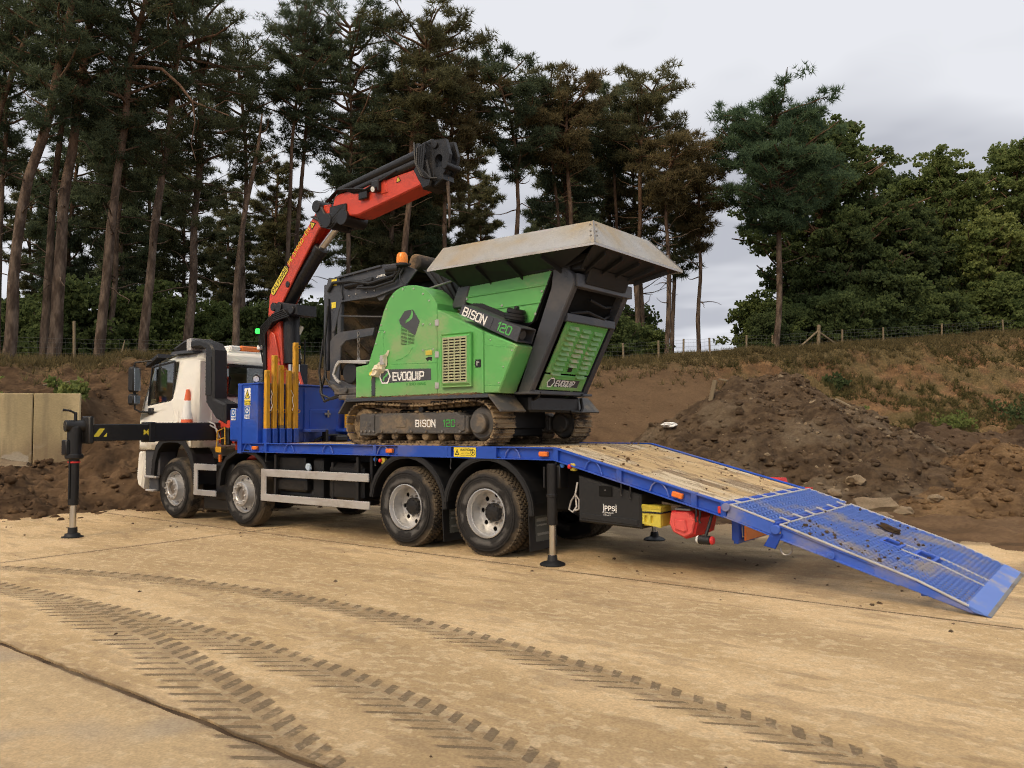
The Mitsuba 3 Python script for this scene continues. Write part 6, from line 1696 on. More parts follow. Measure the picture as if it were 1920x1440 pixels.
# lettering on the boom, set in its face
d_ = np.array([-5.34 + 5.73, 0, 4.39 - 4.00])
d_ = d_ / np.linalg.norm(d_)
u_ = np.array([-d_[2], 0, d_[0]])
o_ = np.array([-5.695, 1.086, 3.865])
pl = rrect(0.0, 0.60, 0.0, 0.125, 0.05)
put(K_ + 'name_plate', lay(extr(pl.buffer(0.010), 0.003), o_, d_, u_), 'm_ink', False)
put(K_ + 'name_plate', lay(extr(pl, 0.005), o_, d_, u_), 'm_yellow_flat', False)
put(K_ + 'lettering', lay(meshkit.text_mesh('PALFINGER', 0.078, 0.007, True), o_ + 0.028 * d_ + 0.024 * u_, d_, u_), 'm_ink', False)
put(K_ + 'lettering', lay(meshkit.text_mesh('PK 33002-EH', 0.085, 0.005), o_ + 0.65 * d_ + 0.03 * u_, d_, u_), 'm_yellow_flat', False)
for o2, h in (((-4.66, 1.086, 4.88), 0.15), ((-2.62, 1.066, 5.30), 0.10)):
    put(K_ + 'hazard_sign', lay(extr(Polygon([(0, 0), (h, 0), (h / 2, h)]), 0.003), o2, d_ if h > 0.12 else (1, 0, 0.15), u_ if h > 0.12 else (-0.15, 0, 1)), 'm_ink', False)
    put(K_ + 'hazard_sign', lay(extr(Polygon([(h * .17, h * .09), (h * .83, h * .09), (h / 2, h * .8)]).difference(shapely.box(h * .45, h * .2, h * .55, h * .55)), 0.005), o2, d_ if h > 0.12 else (1, 0, 0.15), u_ if h > 0.12 else (-0.15, 0, 1)), 'm_yellow_flat', False)
put(K_ + 'pin', both(cyl((-5.30, 1.075, 4.03), (-5.30, 1.09, 4.03), 0.055, 18), yc), 'm_black', 40)
put(K_ + 'signal_lamp', cat([cyl((-6.05, 1.02, 3.22), (-6.05, 1.02, 3.31), 0.05, 18, 0.02)]), {'type': 'twosided', 'b': {'type': 'diffuse', 'reflectance': {'type': 'rgb', 'value': [0.02, 0.5, 0.06]}}}, 40)
scene[K_ + 'signal_lamp']['emitter'] = {'type': 'area', 'radiance': {'type': 'rgb', 'value': [0.03, 0.55, 0.06]}}
put(K_ + 'signal_box', cat([box(-6.06, -5.98, 1.0, 1.08, 2.93, 3.01, 0.015)]), 'm_white_flat', 30)
put(K_ + 'signal_stalk', cat([cyl((-6.0, 1.1, 2.7), (-6.05, 1.03, 3.22), 0.014, 8)]), 'm_plastic', 40)
put(K_ + 'sleeve', tube([(-5.30, 1.37, 2.75), (-5.31, 1.33, 3.0), (-5.31, 1.31, 3.15), (-5.30, 1.36, 3.28), (-5.28, 1.38, 3.33)], [0.02, 0.025, 0.035, 0.05, 0.03], 10), 'm_rag', 40)
put(K_ + 'control_lever', cat([box(-5.62, -5.40, 0.02, 0.10, 1.28, 1.56, 0.02)] + [cyl((-5.60 + 0.05 * k, 0.02, 1.50), (-5.60 + 0.05 * k, -0.03, 1.58), 0.007, 6) for k in range(5)]), 'm_plastic', 30)
put(K_ + 'control_guard', cat([tube([(-5.66, -0.02, 1.24), (-5.62, -0.03, 1.50), (-5.42, -0.03, 1.56), (-5.42, -0.02, 1.28)], 0.012, 6), tube([(-5.64, -0.02, 1.36), (-5.42, -0.02, 1.40)], 0.010, 6), box(-5.68, -5.52, -0.03, -0.02, 1.16, 1.25, 0.003)]), 'm_yellow', 40)
put(K_ + 'tank', [cyl((-5.20, 0.30, 1.5), (-5.20, 0.30, 2.25), 0.12, 20, 0.03), cyl((-5.26, 1.75, 1.9), (-5.26, 1.75, 2.2), 0.07, 16), tube([(-5.30, 1.44, 2.3), (-5.30, 1.46, 2.9), (-5.30, 1.46, 3.1)], 0.012, 8)], 'm_plastic', 40)
put(L_ + 'reflector', box(-5.62, -5.585, -0.01, 0.03, 1.0, 1.12, 0.004), 'm_orange', 30)
bm = put(L_ + 'outrigger', cat([box(-5.985, -5.735, -1.06, YF, 1.355, 1.645, 0.012), box(-5.995, -5.725, -1.12, -1.02, 1.345, 1.655, 0.01)]), 'm_black', 30, label='black outrigger beam run out to the near side')
O_ = bm + '__'
put(O_ + 'inner_beam', box(-5.965, -5.755, -1.98, -0.9, 1.375, 1.625, 0.01), 'm_black', 30)
put(O_ + 'stripe', [lay(extr(Polygon([(0.02, -0.06), (0.10, -0.06), (0.19, 0.06), (0.11, 0.06)]), 0.003), (-5.754, -1.98, 1.50), (0, 1, 0), (0, 0, 1)), lay(extr(Polygon([(0.17, -0.06), (0.22, -0.06), (0.22, 0.0)]), 0.003), (-5.754, -1.98, 1.50), (0, 1, 0), (0, 0, 1)), lay(extr(Polygon([(0.78, -0.045), (0.84, 0.0), (0.78, 0.045)]), 0.003), (-5.754, -1.98, 1.50), (0, 1, 0), (0, 0, 1)), lay(extr(Polygon([(0.855, -0.05), (0.855, 0.05), (0.80 + 0.03, 0.02), (0.83, -0.02)]), 0.003), (-5.754, -1.98, 1.50), (0, 1, 0), (0, 0, 1))], 'm_yellow_flat', False)
lx, ly = -5.93, -2.14
put(O_ + 'head', cat([cyl((lx, ly, 1.16), (lx, ly, 1.60), 0.098, 24, 0.02), cyl((lx - 0.02, ly - 0.13, 1.60), (lx + 0.02, ly + 0.13, 1.60), 0.085, 22), box(-5.99, -5.73, -2.03, -1.95, 1.34, 1.74, 0.02), cyl((lx, ly, 1.12), (lx, ly, 1.20), 0.125, 24, 0.02), cyl((lx + 0.02, ly, 1.66), (lx + 0.02, ly, 1.80), 0.022, 10), tube([(lx + 0.02, ly, 1.78), (lx + 0.02, ly - 0.08, 1.82), (lx, ly - 0.17, 1.83)], [0.016, 0.014, 0.02], 8), box(lx - 0.1, lx + 0.05, ly - 0.14, ly - 0.08, 1.18, 1.40, 0.02)]), 'm_black', 40)
put(O_ + 'leg', cat([cyl((lx, ly, 0.46), (lx, ly, 1.13), 0.070, 24, 0.01), cyl((lx + 0.03, ly - 0.075, 0.56), (lx + 0.03, ly - 0.075, 1.1), 0.014, 8)]), 'm_black', 40)
put(O_ + 'band', cyl((lx, ly, 1.065), (lx, ly, 1.09), 0.082, 24, 0.003), 'm_red_box', 40)
put(O_ + 'rod', cyl((lx, ly, 0.10), (lx, ly, 0.47), 0.046, 24), 'm_chrome', 40)
put(O_ + 'foot', lathe([(0.0, 0.14), (0.062, 0.14), (0.066, 0.06), (0.10, 0.05), (0.11, 0.018), (0.145, 0.012), (0.145, 0.0), (0.0, 0.0)], (lx, ly, 0.003), (0, 0, 1), 28), 'm_plastic', 40)
put(O_ + 'hose', [tube([(-5.80, -0.05, 1.62), (-5.74, -0.12, 1.66), (-5.68, -0.05, 1.62), (-5.66, 0.0, 1.45), (-5.68, 0.02, 1.3)], 0.014, 8), tube([(-5.80, -0.02, 1.57), (-5.72, -0.1, 1.60), (-5.65, -0.03, 1.54), (-5.63, 0.02, 1.4)], 0.012, 8)], 'm_guard', 40)

# traffic cone carried behind the cab
k_ = thing('traffic_cone', 'orange and white traffic cone standing behind the cab, at its near corner', 'traffic cone')
cx_, cy_, cz_ = -6.60, 0.02, 1.57
put(k_ + '__base', box(cx_ - 0.14, cx_ + 0.14, cy_ - 0.14, cy_ + 0.14, cz_, cz_ + 0.03, 0.01), 'm_orange_cone', 30)
for (za, zb, mt) in ((0.03, 0.135, 'm_orange_cone'), (0.135, 0.455, 'm_white_flat'), (0.455, 0.645, 'm_orange_cone')):
    r = lambda z: 0.115 - (0.115 - 0.03) * (z - 0.03) / 0.615
    put(k_ + '__band', lathe([(r(za), za), (r(zb), zb)] + ([(0.02, zb + 0.005), (0, zb + 0.005)] if zb > 0.6 else []), (cx_, cy_, cz_), (0, 0, 1), 28), mt, 40)
put(k_ + '__tray', box(cx_ - 0.16, cx_ + 0.4, cy_ - 0.15, cy_ + 0.5, cz_ - 0.02, cz_ - 0.002, 0.004), 'm_black', 30)

# ------------------------------------------------------------------ the tracked crusher on the bed
CZ = thing('tracked_crusher', 'green and grey tracked jaw crusher with a folded hopper standing on the lorry bed', 'crusher')
N_ = CZ + '__'
YM = 1.10          # its middle
# tracks
ZR, XR0, XR1, RT_ = 1.60, -2.24, -0.135, 0.262
path_ = []
PIT = 0.118
straight = XR1 - XR0
per = 2 * straight + 2 * math.pi * RT_
npad = int(per / PIT)


def on_track(s):
    """(x, z, angle of travel) at the length s round the track."""
    s = s % per
    if s < straight:
        return XR0 + s, ZR - RT_, 0.0
    s -= straight
    if s < math.pi * RT_:
        a = s / RT_
        return XR1 + RT_ * math.sin(a), ZR - RT_ * math.cos(a), a
    s -= math.pi * RT_
    if s < straight:
        q = s / straight
        return XR1 - s, ZR + RT_ + 0.012 - 0.045 * math.sin(math.pi * q) ** 2 * (1 if q < 1 else 0), math.pi
    s -= straight
    a = s / RT_
    return XR0 - RT_ * math.sin(a), ZR + RT_ * math.cos(a), math.pi + a


def shoe():
    m = [box(-0.054, 0.054, 0.0, 0.42, -0.020, 0.004, 0.004), box(-0.050, -0.030, 0.004, 0.416, -0.038, -0.018, 0.004), box(0.012, 0.028, 0.004, 0.416, -0.036, -0.018, 0.004),
         box(-0.052, 0.052, 0.13, 0.165, 0.0, 0.045, 0.008), box(-0.052, 0.052, 0.255, 0.29, 0.0, 0.045, 0.008), cyl((-0.045, 0.10, 0.024), (-0.045, 0.32, 0.024), 0.016, 8)]
    m = cat(m).subdivide()
    v = np.array(m.vertices)
    v[:, 2] += (meshkit.fbm(v * 22, 3, 3) - 0.5) * 0.010
    v[:, 0] += (meshkit.fbm(v * 18 + 4, 3, 5) - 0.5) * 0.008
    return tm(v, m.faces)


SHOE = mikit.ply(shoe(), 'm_track', 30)
for y0, nm in ((0.0, 'near'), (1.78, 'far')):
    tk = free(N_ + 'track')
    labels[tk] = {'label': 'muddy steel crawler track on the ' + nm + ' side'}
    for k in range(npad):
        x, z, a = on_track(k * per / npad)
        again(tk + '__shoe', SHOE, mi.ScalarTransform4f().translate([x, y0, z]).rotate([0, 1, 0], -math.degrees(a)))
    fr_ = bev_xz([(-2.28, 1.44), (-2.28, 1.72), (-2.24, 1.745), (-0.50, 1.745), (-0.44, 1.71), (-0.30, 1.69), (-0.30, 1.50), (-0.34, 1.47), (-1.9, 1.47), (-1.96, 1.44)], y0 + 0.03, y0 + 0.39, 0.015)
    put(tk + '__frame', fr_, 'm_steel_dusty', 30)
    put(tk + '__idler', cyl((XR0, y0 + 0.08, ZR), (XR0, y0 + 0.34, ZR), 0.215, 32, 0.02), 'm_track', 40)
    put(tk + '__drive_motor', cat([cyl((-0.135, y0 + 0.015, ZR), (-0.135, y0 + 0.36, ZR), 0.125, 32, 0.012), cyl((-0.135, y0 + 0.10, ZR), (-0.135, y0 + 0.34, ZR), 0.20, 32, 0.02)]), 'm_steel_dusty', 40)
    put(tk + '__sprocket', lathe([(0.20 + 0.0, -(y0 + 0.20)), (0.235, -(y0 + 0.20)), (0.235, -(y0 + 0.24)), (0.20, -(y0 + 0.24))], (-0.135, 0, ZR), A, 28), 'm_track', 30)
    for x in (-1.9, -1.62, -1.34, -1.06, -0.78, -0.5):
        put(tk + '__roller', cyl((x, y0 + 0.06, 1.445), (x, y0 + 0.36, 1.445), 0.062, 16, 0.01), 'm_track', 40)
    put(tk + '__carrier_roller', cyl((-1.12, y0 + 0.04, 1.785), (-1.12, y0 + 0.30, 1.785), 0.045, 16, 0.01), 'm_black', 40)
    put(tk + '__cover_plate', [bev_xz([(-2.12, 1.60), (-2.02, 1.72), (-1.97, 1.72), (-1.97, 1.50), (-2.02, 1.50)], y0 + 0.012, y0 + 0.03, 0.004), bev_xz([(-0.52, 1.60), (-0.40, 1.71), (-0.34, 1.71), (-0.34, 1.52), (-0.39, 1.50)], y0 + 0.012, y0 + 0.03, 0.004), cyl((-2.06, y0 + 0.02, 1.60), (-2.06, y0 + 0.005, 1.60), 0.032, 16), cyl((-0.45, y0 + 0.02, 1.60), (-0.45, y0 + 0.005, 1.60), 0.030, 16), box(-1.55, -1.37, y0 + 0.022, y0 + 0.03, 1.555, 1.65, 0.003)], 'm_steel_dusty', 30)
    put(tk + '__bolt', cat([cyl((x, y0 + 0.03, 1.50), (x, y0 + 0.008, 1.50), 0.017, 6) for x in (-2.22, -2.14, -2.06, -1.98, -1.82, -1.55, -1.27, -1.0, -0.72, -0.42)]), 'm_steel', 30, kind='stuff', label='bolt heads along the track frame')
    put(tk + '__packed_mud', scatter([[x, y0 + gg.uniform(0.03, 0.34), 1.747 + gg.uniform(0, 0.012)] for x in gg.uniform(-2.2, -0.5, 120)], gg.uniform(0.008, 0.026, 120), 3), 'm_track', 30, kind='stuff', label='mud packed on top of the track frame')
tx = strokes('BISON', 0.082)
put(N_ + 'lettering', lay(extr(tx, 0.003), (-1.19, 0.029, 1.565), (1, 0, 0), (0, 0, 1)), 'm_white_flat', False)
put(N_ + 'lettering', lay(extr(strokes('120', 0.082), 0.003), (-0.70, 0.029, 1.565), (1, 0, 0), (0, 0, 1)), 'm_leaf_green', False)
put(N_ + 'undercarriage', [box(-1.9, -0.35, 0.42, 1.78, 1.52, 1.80, 0.02), box(-1.7, -1.3, 0.42, 1.78, 1.42, 1.86, 0.02), box(-0.75, -0.4, 0.42, 1.78, 1.42, 1.90, 0.02), box(0.08, 0.30, 0.52, 1.66, 1.74, 1.95, 0.03), tube([(0.28, 1.45, 1.76), (0.34, 1.6, 1.74), (0.34, 1.66, 1.8), (0.30, 1.68, 1.93)], 0.022, 8), tube([(0.30, 0.6, 1.90), (0.38, 0.58, 1.93), (0.42, 0.56, 1.985)], 0.02, 8)], 'm_black', 30)
for y0, nm in ((-0.02, ''), (1.72, '_001')):
    pf = LineString([(-2.66, 1.755), (-2.50, 1.945), (0.07, 1.945), (0.26, 1.745)])
    fd = put(N_ + 'track_cover', pxz(pf.buffer(0.012, cap_style=2, join_style=2), y0, y0 + 0.50), 'm_steel_dusty', 30)
    put(fd + '__flange', cat([bev_xz([(-2.50, 1.915), (-2.50, 1.96), (0.07, 1.96), (0.07, 1.915)], y0 - 0.008, y0 + 0.006, 0.003)]), 'm_grey', 30)
P_ = [[x, gg.uniform(-0.01, 0.05), 1.96] for x in np.concatenate([gg.uniform(-1.5, -0.1, 220), gg.uniform(-0.9, -0.2, 160), gg.uniform(-2.4, -1.4, 50)])]
put(N_ + 'packed_mud', scatter(P_, 0.008 + 0.022 * gg.random(len(P_)) ** 2, 4), 'm_heap_red', 30, kind='stuff', label='dried mud lying along the top of the track cover')

# green engine house
YN = 0.05
house = Polygon([(-2.38, 1.97), (-2.38, 2.40), (-2.13, 2.425), (-2.04, 2.62), (-1.93, 2.88), (-1.83, 3.13), (-1.78, 3.22), (-1.72, 3.305), (-1.65, 3.365), (-1.58, 3.405), (-1.51, 3.427), (-1.45, 3.438), (-1.38, 3.441), (-1.30, 3.438), (-1.20, 3.425), (-1.10, 3.398), (-1.01, 3.34), (-0.93, 3.265), (-0.84, 3.16), (-0.76, 3.075), (-0.83, 3.075), (-0.06, 2.735), (0.42, 2.548), (0.455, 2.52), (0.17, 1.97)])
guard = Polygon([(-2.38, 1.97), (-2.38, 2.40), (-2.13, 2.425), (-2.04, 2.62), (-1.93, 2.88), (-1.83, 3.13), (-1.78, 3.22), (-1.72, 3.305), (-1.65, 3.365), (-1.58, 3.405), (-1.51, 3.427), (-1.45, 3.438), (-1.38, 3.441), (-1.30, 3.438), (-1.20, 3.425), (-1.10, 3.398), (-1.01, 3.34), (-0.93, 3.265), (-0.835, 3.155), (-0.835, 1.97)])
rear = Polygon([(-0.829, 3.072), (-0.064, 2.732), (-0.064, 1.97), (-0.829, 1.97)])
wedge = Polygon([(-0.058, 2.730), (0.42, 2.548), (0.455, 2.52), (0.17, 1.97), (-0.058, 1.97)])
gh = put(N_ + 'flywheel_guard', cat([bev_xz(guard, YN, 0.46, 0.008)]), 'm_green', 30)
slots = [shapely.box(x0, z, x0 + 0.115, z + 0.0075) for x0 in (-1.485, -1.355) for z in np.arange(2.655, 2.955, 0.0185)]
put(gh + '__vent', pxz(shapely.union_all(slots), YN - 0.0015, YN + 0.004), 'm_dark', False)
hexa = Polygon([(-1.525, 2.99), (-1.42, 3.105), (-1.265, 3.112), (-1.14, 2.945), (-1.225, 2.76), (-1.50, 2.93)]).difference(Polygon([(-1.285, 3.12), (-1.262, 3.06), (-1.275, 3.0), (-1.33, 2.965), (-1.41, 2.935), (-1.40, 2.972), (-1.335, 3.005), (-1.305, 3.05)])).buffer(0)
put(gh + '__emblem', pxz(hexa, YN - 0.002, YN + 0.003), 'm_grey_logo', False, label='grey hexagon emblem over the vent slots')
put(gh + '__bolt', cat([cyl((x, YN + 0.002, z), (x, YN - 0.010, z), 0.014, 6) for x, z in ((-1.45, 3.40), (-1.25, 3.385), (-1.08, 3.30), (-0.97, 3.20), (-1.64, 3.32), (-1.77, 3.16), (-1.87, 2.95), (-1.97, 2.70), (-1.08, 2.90), (-0.95, 2.89), (-1.08, 2.56), (-0.90, 2.56), (-1.80, 2.85), (-1.91, 2.86))]), 'm_guard', 30, kind='stuff', label='bolt heads round the edge of the guard')
seams = [box(-1.822, -1.818, YN - 0.001, YN + 0.003, 2.45, 2.88, 0.0005), box(-1.92, -1.818, YN - 0.001, YN + 0.003, 2.878, 2.882, 0.0005), tube([(-1.58, YN + 0.001, 2.452), (-1.46, YN + 0.001, 2.47), (-1.34, YN + 0.001, 2.53), (-1.27, YN + 0.001, 2.61)], 0.004, 5)]
seams += [beam((-1.68, YN, 2.405), (-0.84, YN, 2.385), 0.004, 0.005), beam((-1.08, YN, 2.57), (-0.9, YN, 2.57), 0.003, 0.004)]
put(gh + '__seam', cat(seams), 'm_leaf_green', False, kind='stuff', label='panel joints of the green guard')
put(gh + '__lock', cat([box(-1.03, -0.92, YN - 0.012, YN + 0.003, 2.49, 2.55, 0.006)]), 'm_chock', 30)
put(gh + '__lock_stain', pxz(Polygon([(-1.04, 2.45), (-0.98, 2.47), (-0.92, 2.46), (-0.93, 2.41), (-0.97, 2.43), (-1.0, 2.41)]), YN - 0.0008, YN + 0.003), 'm_ink', False)
put(gh + '__filter_neck', cyl((-1.80, YN - 0.03, 2.40), (-1.80, YN - 0.03, 2.53), 0.045, 18), 'm_guard', 40)
put(gh + '__post', box(-2.055, -1.98, YN - 0.012, YN + 0.02, 1.99, 2.26, 0.008), 'm_grey', 30)
# name band and emblem
band = put(gh + '__name_band', pxz(Polygon([(-1.74, 2.34), (-0.94, 2.315), (-0.94, 2.165), (-1.74, 2.155)]), YN - 0.002, YN + 0.003), 'm_grey_logo', False)
hx = Polygon([(-1.905, 2.245), (-1.85, 2.345), (-1.735, 2.345), (-1.68, 2.245), (-1.735, 2.145), (-1.85, 2.145)])
put(gh + '__badge', pxz(hx, YN - 0.003, YN + 0.003), 'm_grey_logo', False)
put(gh + '__badge', pxz(hx.difference(hx.buffer(-0.020)), YN - 0.0045, YN + 0.003), 'm_white_flat', False)
put(gh + '__badge', pxz(Polygon([(-1.81, 2.18), (-1.80, 2.225), (-1.745, 2.25), (-1.725, 2.31), (-1.765, 2.275), (-1.825, 2.235), (-1.835, 2.19)]), YN - 0.0045, YN + 0.003), 'm_green_flat', False)
put(gh + '__lettering', lay(extr(strokes('EVOQUIP', 0.098, 1.15, 1.55), 0.004), (-1.635, YN - 0.001, 2.190), (1, 0, -0.015), (0, 0, 1)), 'm_white_flat', False)
put(gh + '__lettering', lay(meshkit.text_mesh('A TEREX BRAND', 0.034, 0.003), (-1.39, YN - 0.0005, 2.11), (1, 0, -0.01), (0, 0, 1)), 'm_leaf_green', False)
# engine door with a grille
ed = put(N_ + 'engine_door', bev_xz(rear, YN, 0.46, 0.006), 'm_green', 30)
gb = tm(*(lambda m: (m.vertices, m.faces))(bev_xz([(-0.73, 2.06), (-0.73, 2.735), (-0.225, 2.735), (-0.225, 2.06)], YN - 0.055, YN, 0.04)))
gc = [bev_xz(Polygon([(-0.73, 2.06), (-0.73, 2.735), (-0.225, 2.735), (-0.225, 2.06)]), YN - 0.055, YN, 0.045)]
put(ed + '__grille_box', gc[0], 'm_green', 30)
sl = [shapely.box(-0.675 + 0.098 * c, z, -0.675 + 0.098 * c + 0.080, z + 0.0185) for c in range(4) for z in np.arange(2.135, 2.675, 0.0365)]
gplate = shapely.box(-0.69, 2.115, -0.285, 2.69).difference(shapely.union_all(sl))
put(ed + '__grille', pxz(gplate, YN - 0.0585, YN - 0.054), pr((0.38, 0.40, 0.24), 0.6), False, label='dusty slotted grille')
put(ed + '__grille_back', pxz(shapely.box(-0.69, 2.115, -0.285, 2.69), YN - 0.0553, YN - 0.0549), 'm_dark', False)
for z in (2.90, 2.49, 2.09):
    put(ed + '__hinge', box(-0.865, -0.80, YN - 0.010, YN + 0.002, z - 0.04, z + 0.04, 0.005), 'm_guard', 30)
lt = put(ed + '__latch', bev_xz([(-0.20, 2.34), (-0.185, 2.39), (-0.10, 2.39), (-0.10, 2.29), (-0.185, 2.29)], YN - 0.008, YN + 0.002, 0.004), 'm_plastic', 30)
put(lt + '_handle', cat([box(-0.16, -0.145, YN - 0.02, YN - 0.006, 2.31, 2.37, 0.003), box(-0.145, -0.12, YN - 0.018, YN - 0.006, 2.345, 2.36, 0.003)]), 'm_guard', 30)
wd = put(N_ + 'rear_panel', bev_xz(wedge, YN, 0.40, 0.014), 'm_green', 30)
put(wd + '__seam', [beam((-0.05, YN, 2.06), (0.20, YN, 2.06), 0.003, 0.004), beam((-0.05, YN, 2.565), (0.40, YN, 2.50), 0.003, 0.003)], 'm_leaf_green', False)
put(wd + '__bolt', cat([cyl((x, YN + 0.002, z), (x, YN - 0.008, z), 0.010, 6) for x, z in ((0.18, 2.09), (0.25, 2.28), (0.38, 2.47), (0.05, 2.62))]), 'm_guard', 30, kind='stuff', label='bolt heads on the rear panel')
fw = mirror(bev_xz(Polygon([(-2.3, 1.97), (-2.3, 2.7), (-0.8, 3.05), (0.25, 2.60), (0.29, 2.56), (0.03, 1.97)]), YN, 0.45, 0.02), YM)
put(N_ + 'far_panel', fw, 'm_green', 30)
put(N_ + 'far_panel__handle', box(0.10, 0.16, 1.98, 2.10, 2.30, 2.44, 0.01), 'm_plastic', 30)
put(N_ + 'inner_body', cat([pxz(Polygon([(-2.2, 1.97), (-2.2, 2.3), (-1.9, 2.9), (-0.8, 3.0), (0.2, 2.5), (0.1, 1.97)]), 0.47, 1.70)]), 'm_black', 30)
# grey hood bar with its name, filter and cleaner
bar = [(-0.46, 2.985), (-0.405, 3.105), (0.10, 2.895), (0.52, 2.735), (0.45, 2.565), (0.03, 2.745)]

hbm = put(N_ + 'hood_bar', cat([bev_xz(bar, YN + 0.004, YN + 0.020, 0.004), bev_xz(bar, 0.345, 0.36, 0.004), bev_xz([(-0.455, 2.99), (-0.405, 3.103), (0.10, 2.893), (0.518, 2.734), (0.513, 2.722), (0.10, 2.879), (-0.40, 3.088), (-0.44, 2.985)], YN + 0.020, 0.345, 0.002), bev_xz([(-0.455, 2.989), (0.03, 2.748), (0.448, 2.568), (0.454, 2.580), (0.03, 2.763), (-0.445, 3.0)], YN + 0.020, 0.345, 0.002), bev_xz([(0.25, 2.66), (0.31, 2.80), (0.32, 2.796), (0.26, 2.656)], YN + 0.02, 0.345, 0.002)]), 'm_grey', 30)
put(hbm + '__seam', beam((0.105, YN + 0.003, 2.885), (0.035, YN + 0.003, 2.745), 0.004, 0.005), 'm_ink', False)
d_ = np.array([0.47, 0, -0.20])
d_ /= np.linalg.norm(d_)
u_ = np.array([-d_[2], 0, d_[0]])
put(hbm + '__lettering', lay(extr(strokes('BISON', 0.100, 1.05, 1.45), 0.003), np.array([-0.405, YN + 0.0045, 2.968]), d_, u_ + 0.10 * d_), 'm_white_flat', False)
put(hbm + '__lettering', lay(extr(strokes('120', 0.100, 1.05, 1.45), 0.003), np.array([0.145, YN + 0.0045, 2.737]), d_, u_ + 0.10 * d_), 'm_green_flat', False)
put(N_ + 'air_filter', cat([cyl((0.20, 0.205, 2.745), (0.42, 0.205, 2.66), 0.078, 24, 0.012), cyl((0.415, 0.205, 2.662), (0.43, 0.205, 2.656), 0.062, 24, 0.004)]), 'm_steel_dusty', 40)
put(N_ + 'pre_cleaner', cat([cyl((0.26, 0.27, 2.86), (0.275, 0.27, 2.93), 0.135, 30, 0.012), cyl((0.275, 0.27, 2.935), (0.29, 0.27, 3.0), 0.118, 30, 0.015), cyl((0.265, 0.27, 2.90), (0.273, 0.27, 2.94), 0.145, 30, 0.006), box(0.28, 0.33, 0.22, 0.28, 2.98, 3.03, 0.01)]), 'm_black', 40)

# feed end: leaning frame, louvred panel, hopper side
leg = Polygon([(-0.86, 3.12), (-0.62, 3.66), (0.82, 3.66), (1.0, 3.40), (1.075, 3.235), (0.41, 1.97), (0.22, 1.97), (0.66, 3.02), (0.45, 2.83), (0.30, 2.83), (-0.55, 3.13), (-0.60, 3.22), (-0.52, 3.44), (-0.74, 3.44)])
leg = Polygon([(-0.64, 3.12), (-0.88, 3.12), (-0.62, 3.66), (-0.45, 3.66)]).union(Polygon([(0.74, 3.23), (0.80, 3.66), (0.86, 3.66), (0.88, 3.52), (1.06, 3.36), (1.075, 3.235), (0.41, 1.97), (0.22, 1.97)]))
for y in (0.36, 1.56):
    put(N_ + 'feed_frame', [bev_xz(g_, y, y + 0.10, 0.012) for g_ in leg.geoms], 'm_grey', 30)
put(N_ + 'feed_frame__brace', [beam((1.05, 0.40, 3.29), (1.05, 1.70, 3.29), 0.10, 0.16), beam((1.03, 0.46, 3.24), (1.03, 1.6, 3.24), 0.06, 0.06), beam((0.36, 0.44, 1.985), (0.36, 1.64, 1.985), 0.12, 0.05), beam((0.88, 0.46, 2.87), (0.88, 1.58, 2.87), 0.06, 0.10)], 'm_grey', 30)
put(N_ + 'feed_frame__foot', [box(0.22, 0.46, 0.30, 0.52, 1.955, 1.985, 0.006), box(0.22, 0.46, 1.5, 1.72, 1.955, 1.985, 0.006)], 'm_grey', 30)
wallp = Polygon([(-0.62, 3.10), (-0.55, 3.60), (0.80, 3.60), (0.78, 3.25), (0.42, 2.70), (0.10, 2.70)])
hp = put(N_ + 'hopper_side', [bev_xz(Polygon([(-0.66, 3.20), (-0.60, 3.47), (0.78, 3.50), (0.46, 2.84), (0.36, 2.83)]), 0.375, 0.395, 0.004), bev_xz(Polygon([(-0.66, 3.20), (-0.60, 3.47), (0.78, 3.50), (0.46, 2.84), (0.36, 2.83)]), 1.62, 1.64, 0.004)], 'm_green', 30)
put(hp + '__rib', [bev_xz([(-0.645, 3.235), (-0.64, 3.25), (0.69, 3.285), (0.68, 3.265)], 0.362, 0.376, 0.004), bev_xz([(-0.1, 3.045), (-0.13, 3.06), (0.59, 3.075), (0.58, 3.06)], 0.362, 0.376, 0.004)], 'm_green', 30)
put(hp + '__edge_seal', [tube([(0.785, 0.372, 3.49), (0.47, 0.372, 2.85), (0.44, 0.372, 2.825), (0.36, 0.372, 2.825)], 0.010, 6), tube([(-0.605, 0.372, 3.46), (-0.66, 0.372, 3.21), (-0.64, 0.372, 3.19)], 0.010, 6)], 'm_plastic', 40)
put(hp + '__opening', bev_xz([(-0.56, 3.14), (-0.48, 3.155), (-0.34, 3.14), (0.04, 2.985), (0.06, 2.90), (-0.2, 2.90)], 0.362, 0.376, 0.003), 'm_plastic', 30)
put(hp + '__bolt', cat([cyl((x, 0.376, z), (x, 0.358, z), 0.017, 6) for x, z in ((-0.56, 3.44), (0.72, 3.45), (0.60, 3.20), (0.50, 2.93), (-0.02, 3.08), (-0.60, 3.22), (0.25, 2.98))]), 'm_guard', 30, kind='stuff', label='bolt heads of the hopper side')
put(N_ + 'feeder_trough', cat([pxz(Polygon([(-0.55, 3.0), (-0.60, 3.60), (0.85, 3.60), (0.50, 2.86), (0.20, 2.7)]), 0.40, 1.62), pxz(Polygon([(0.2, 2.45), (0.66, 2.6), (0.70, 2.72), (0.2, 2.72)]), 0.55, 1.5)]), 'm_black', 30)
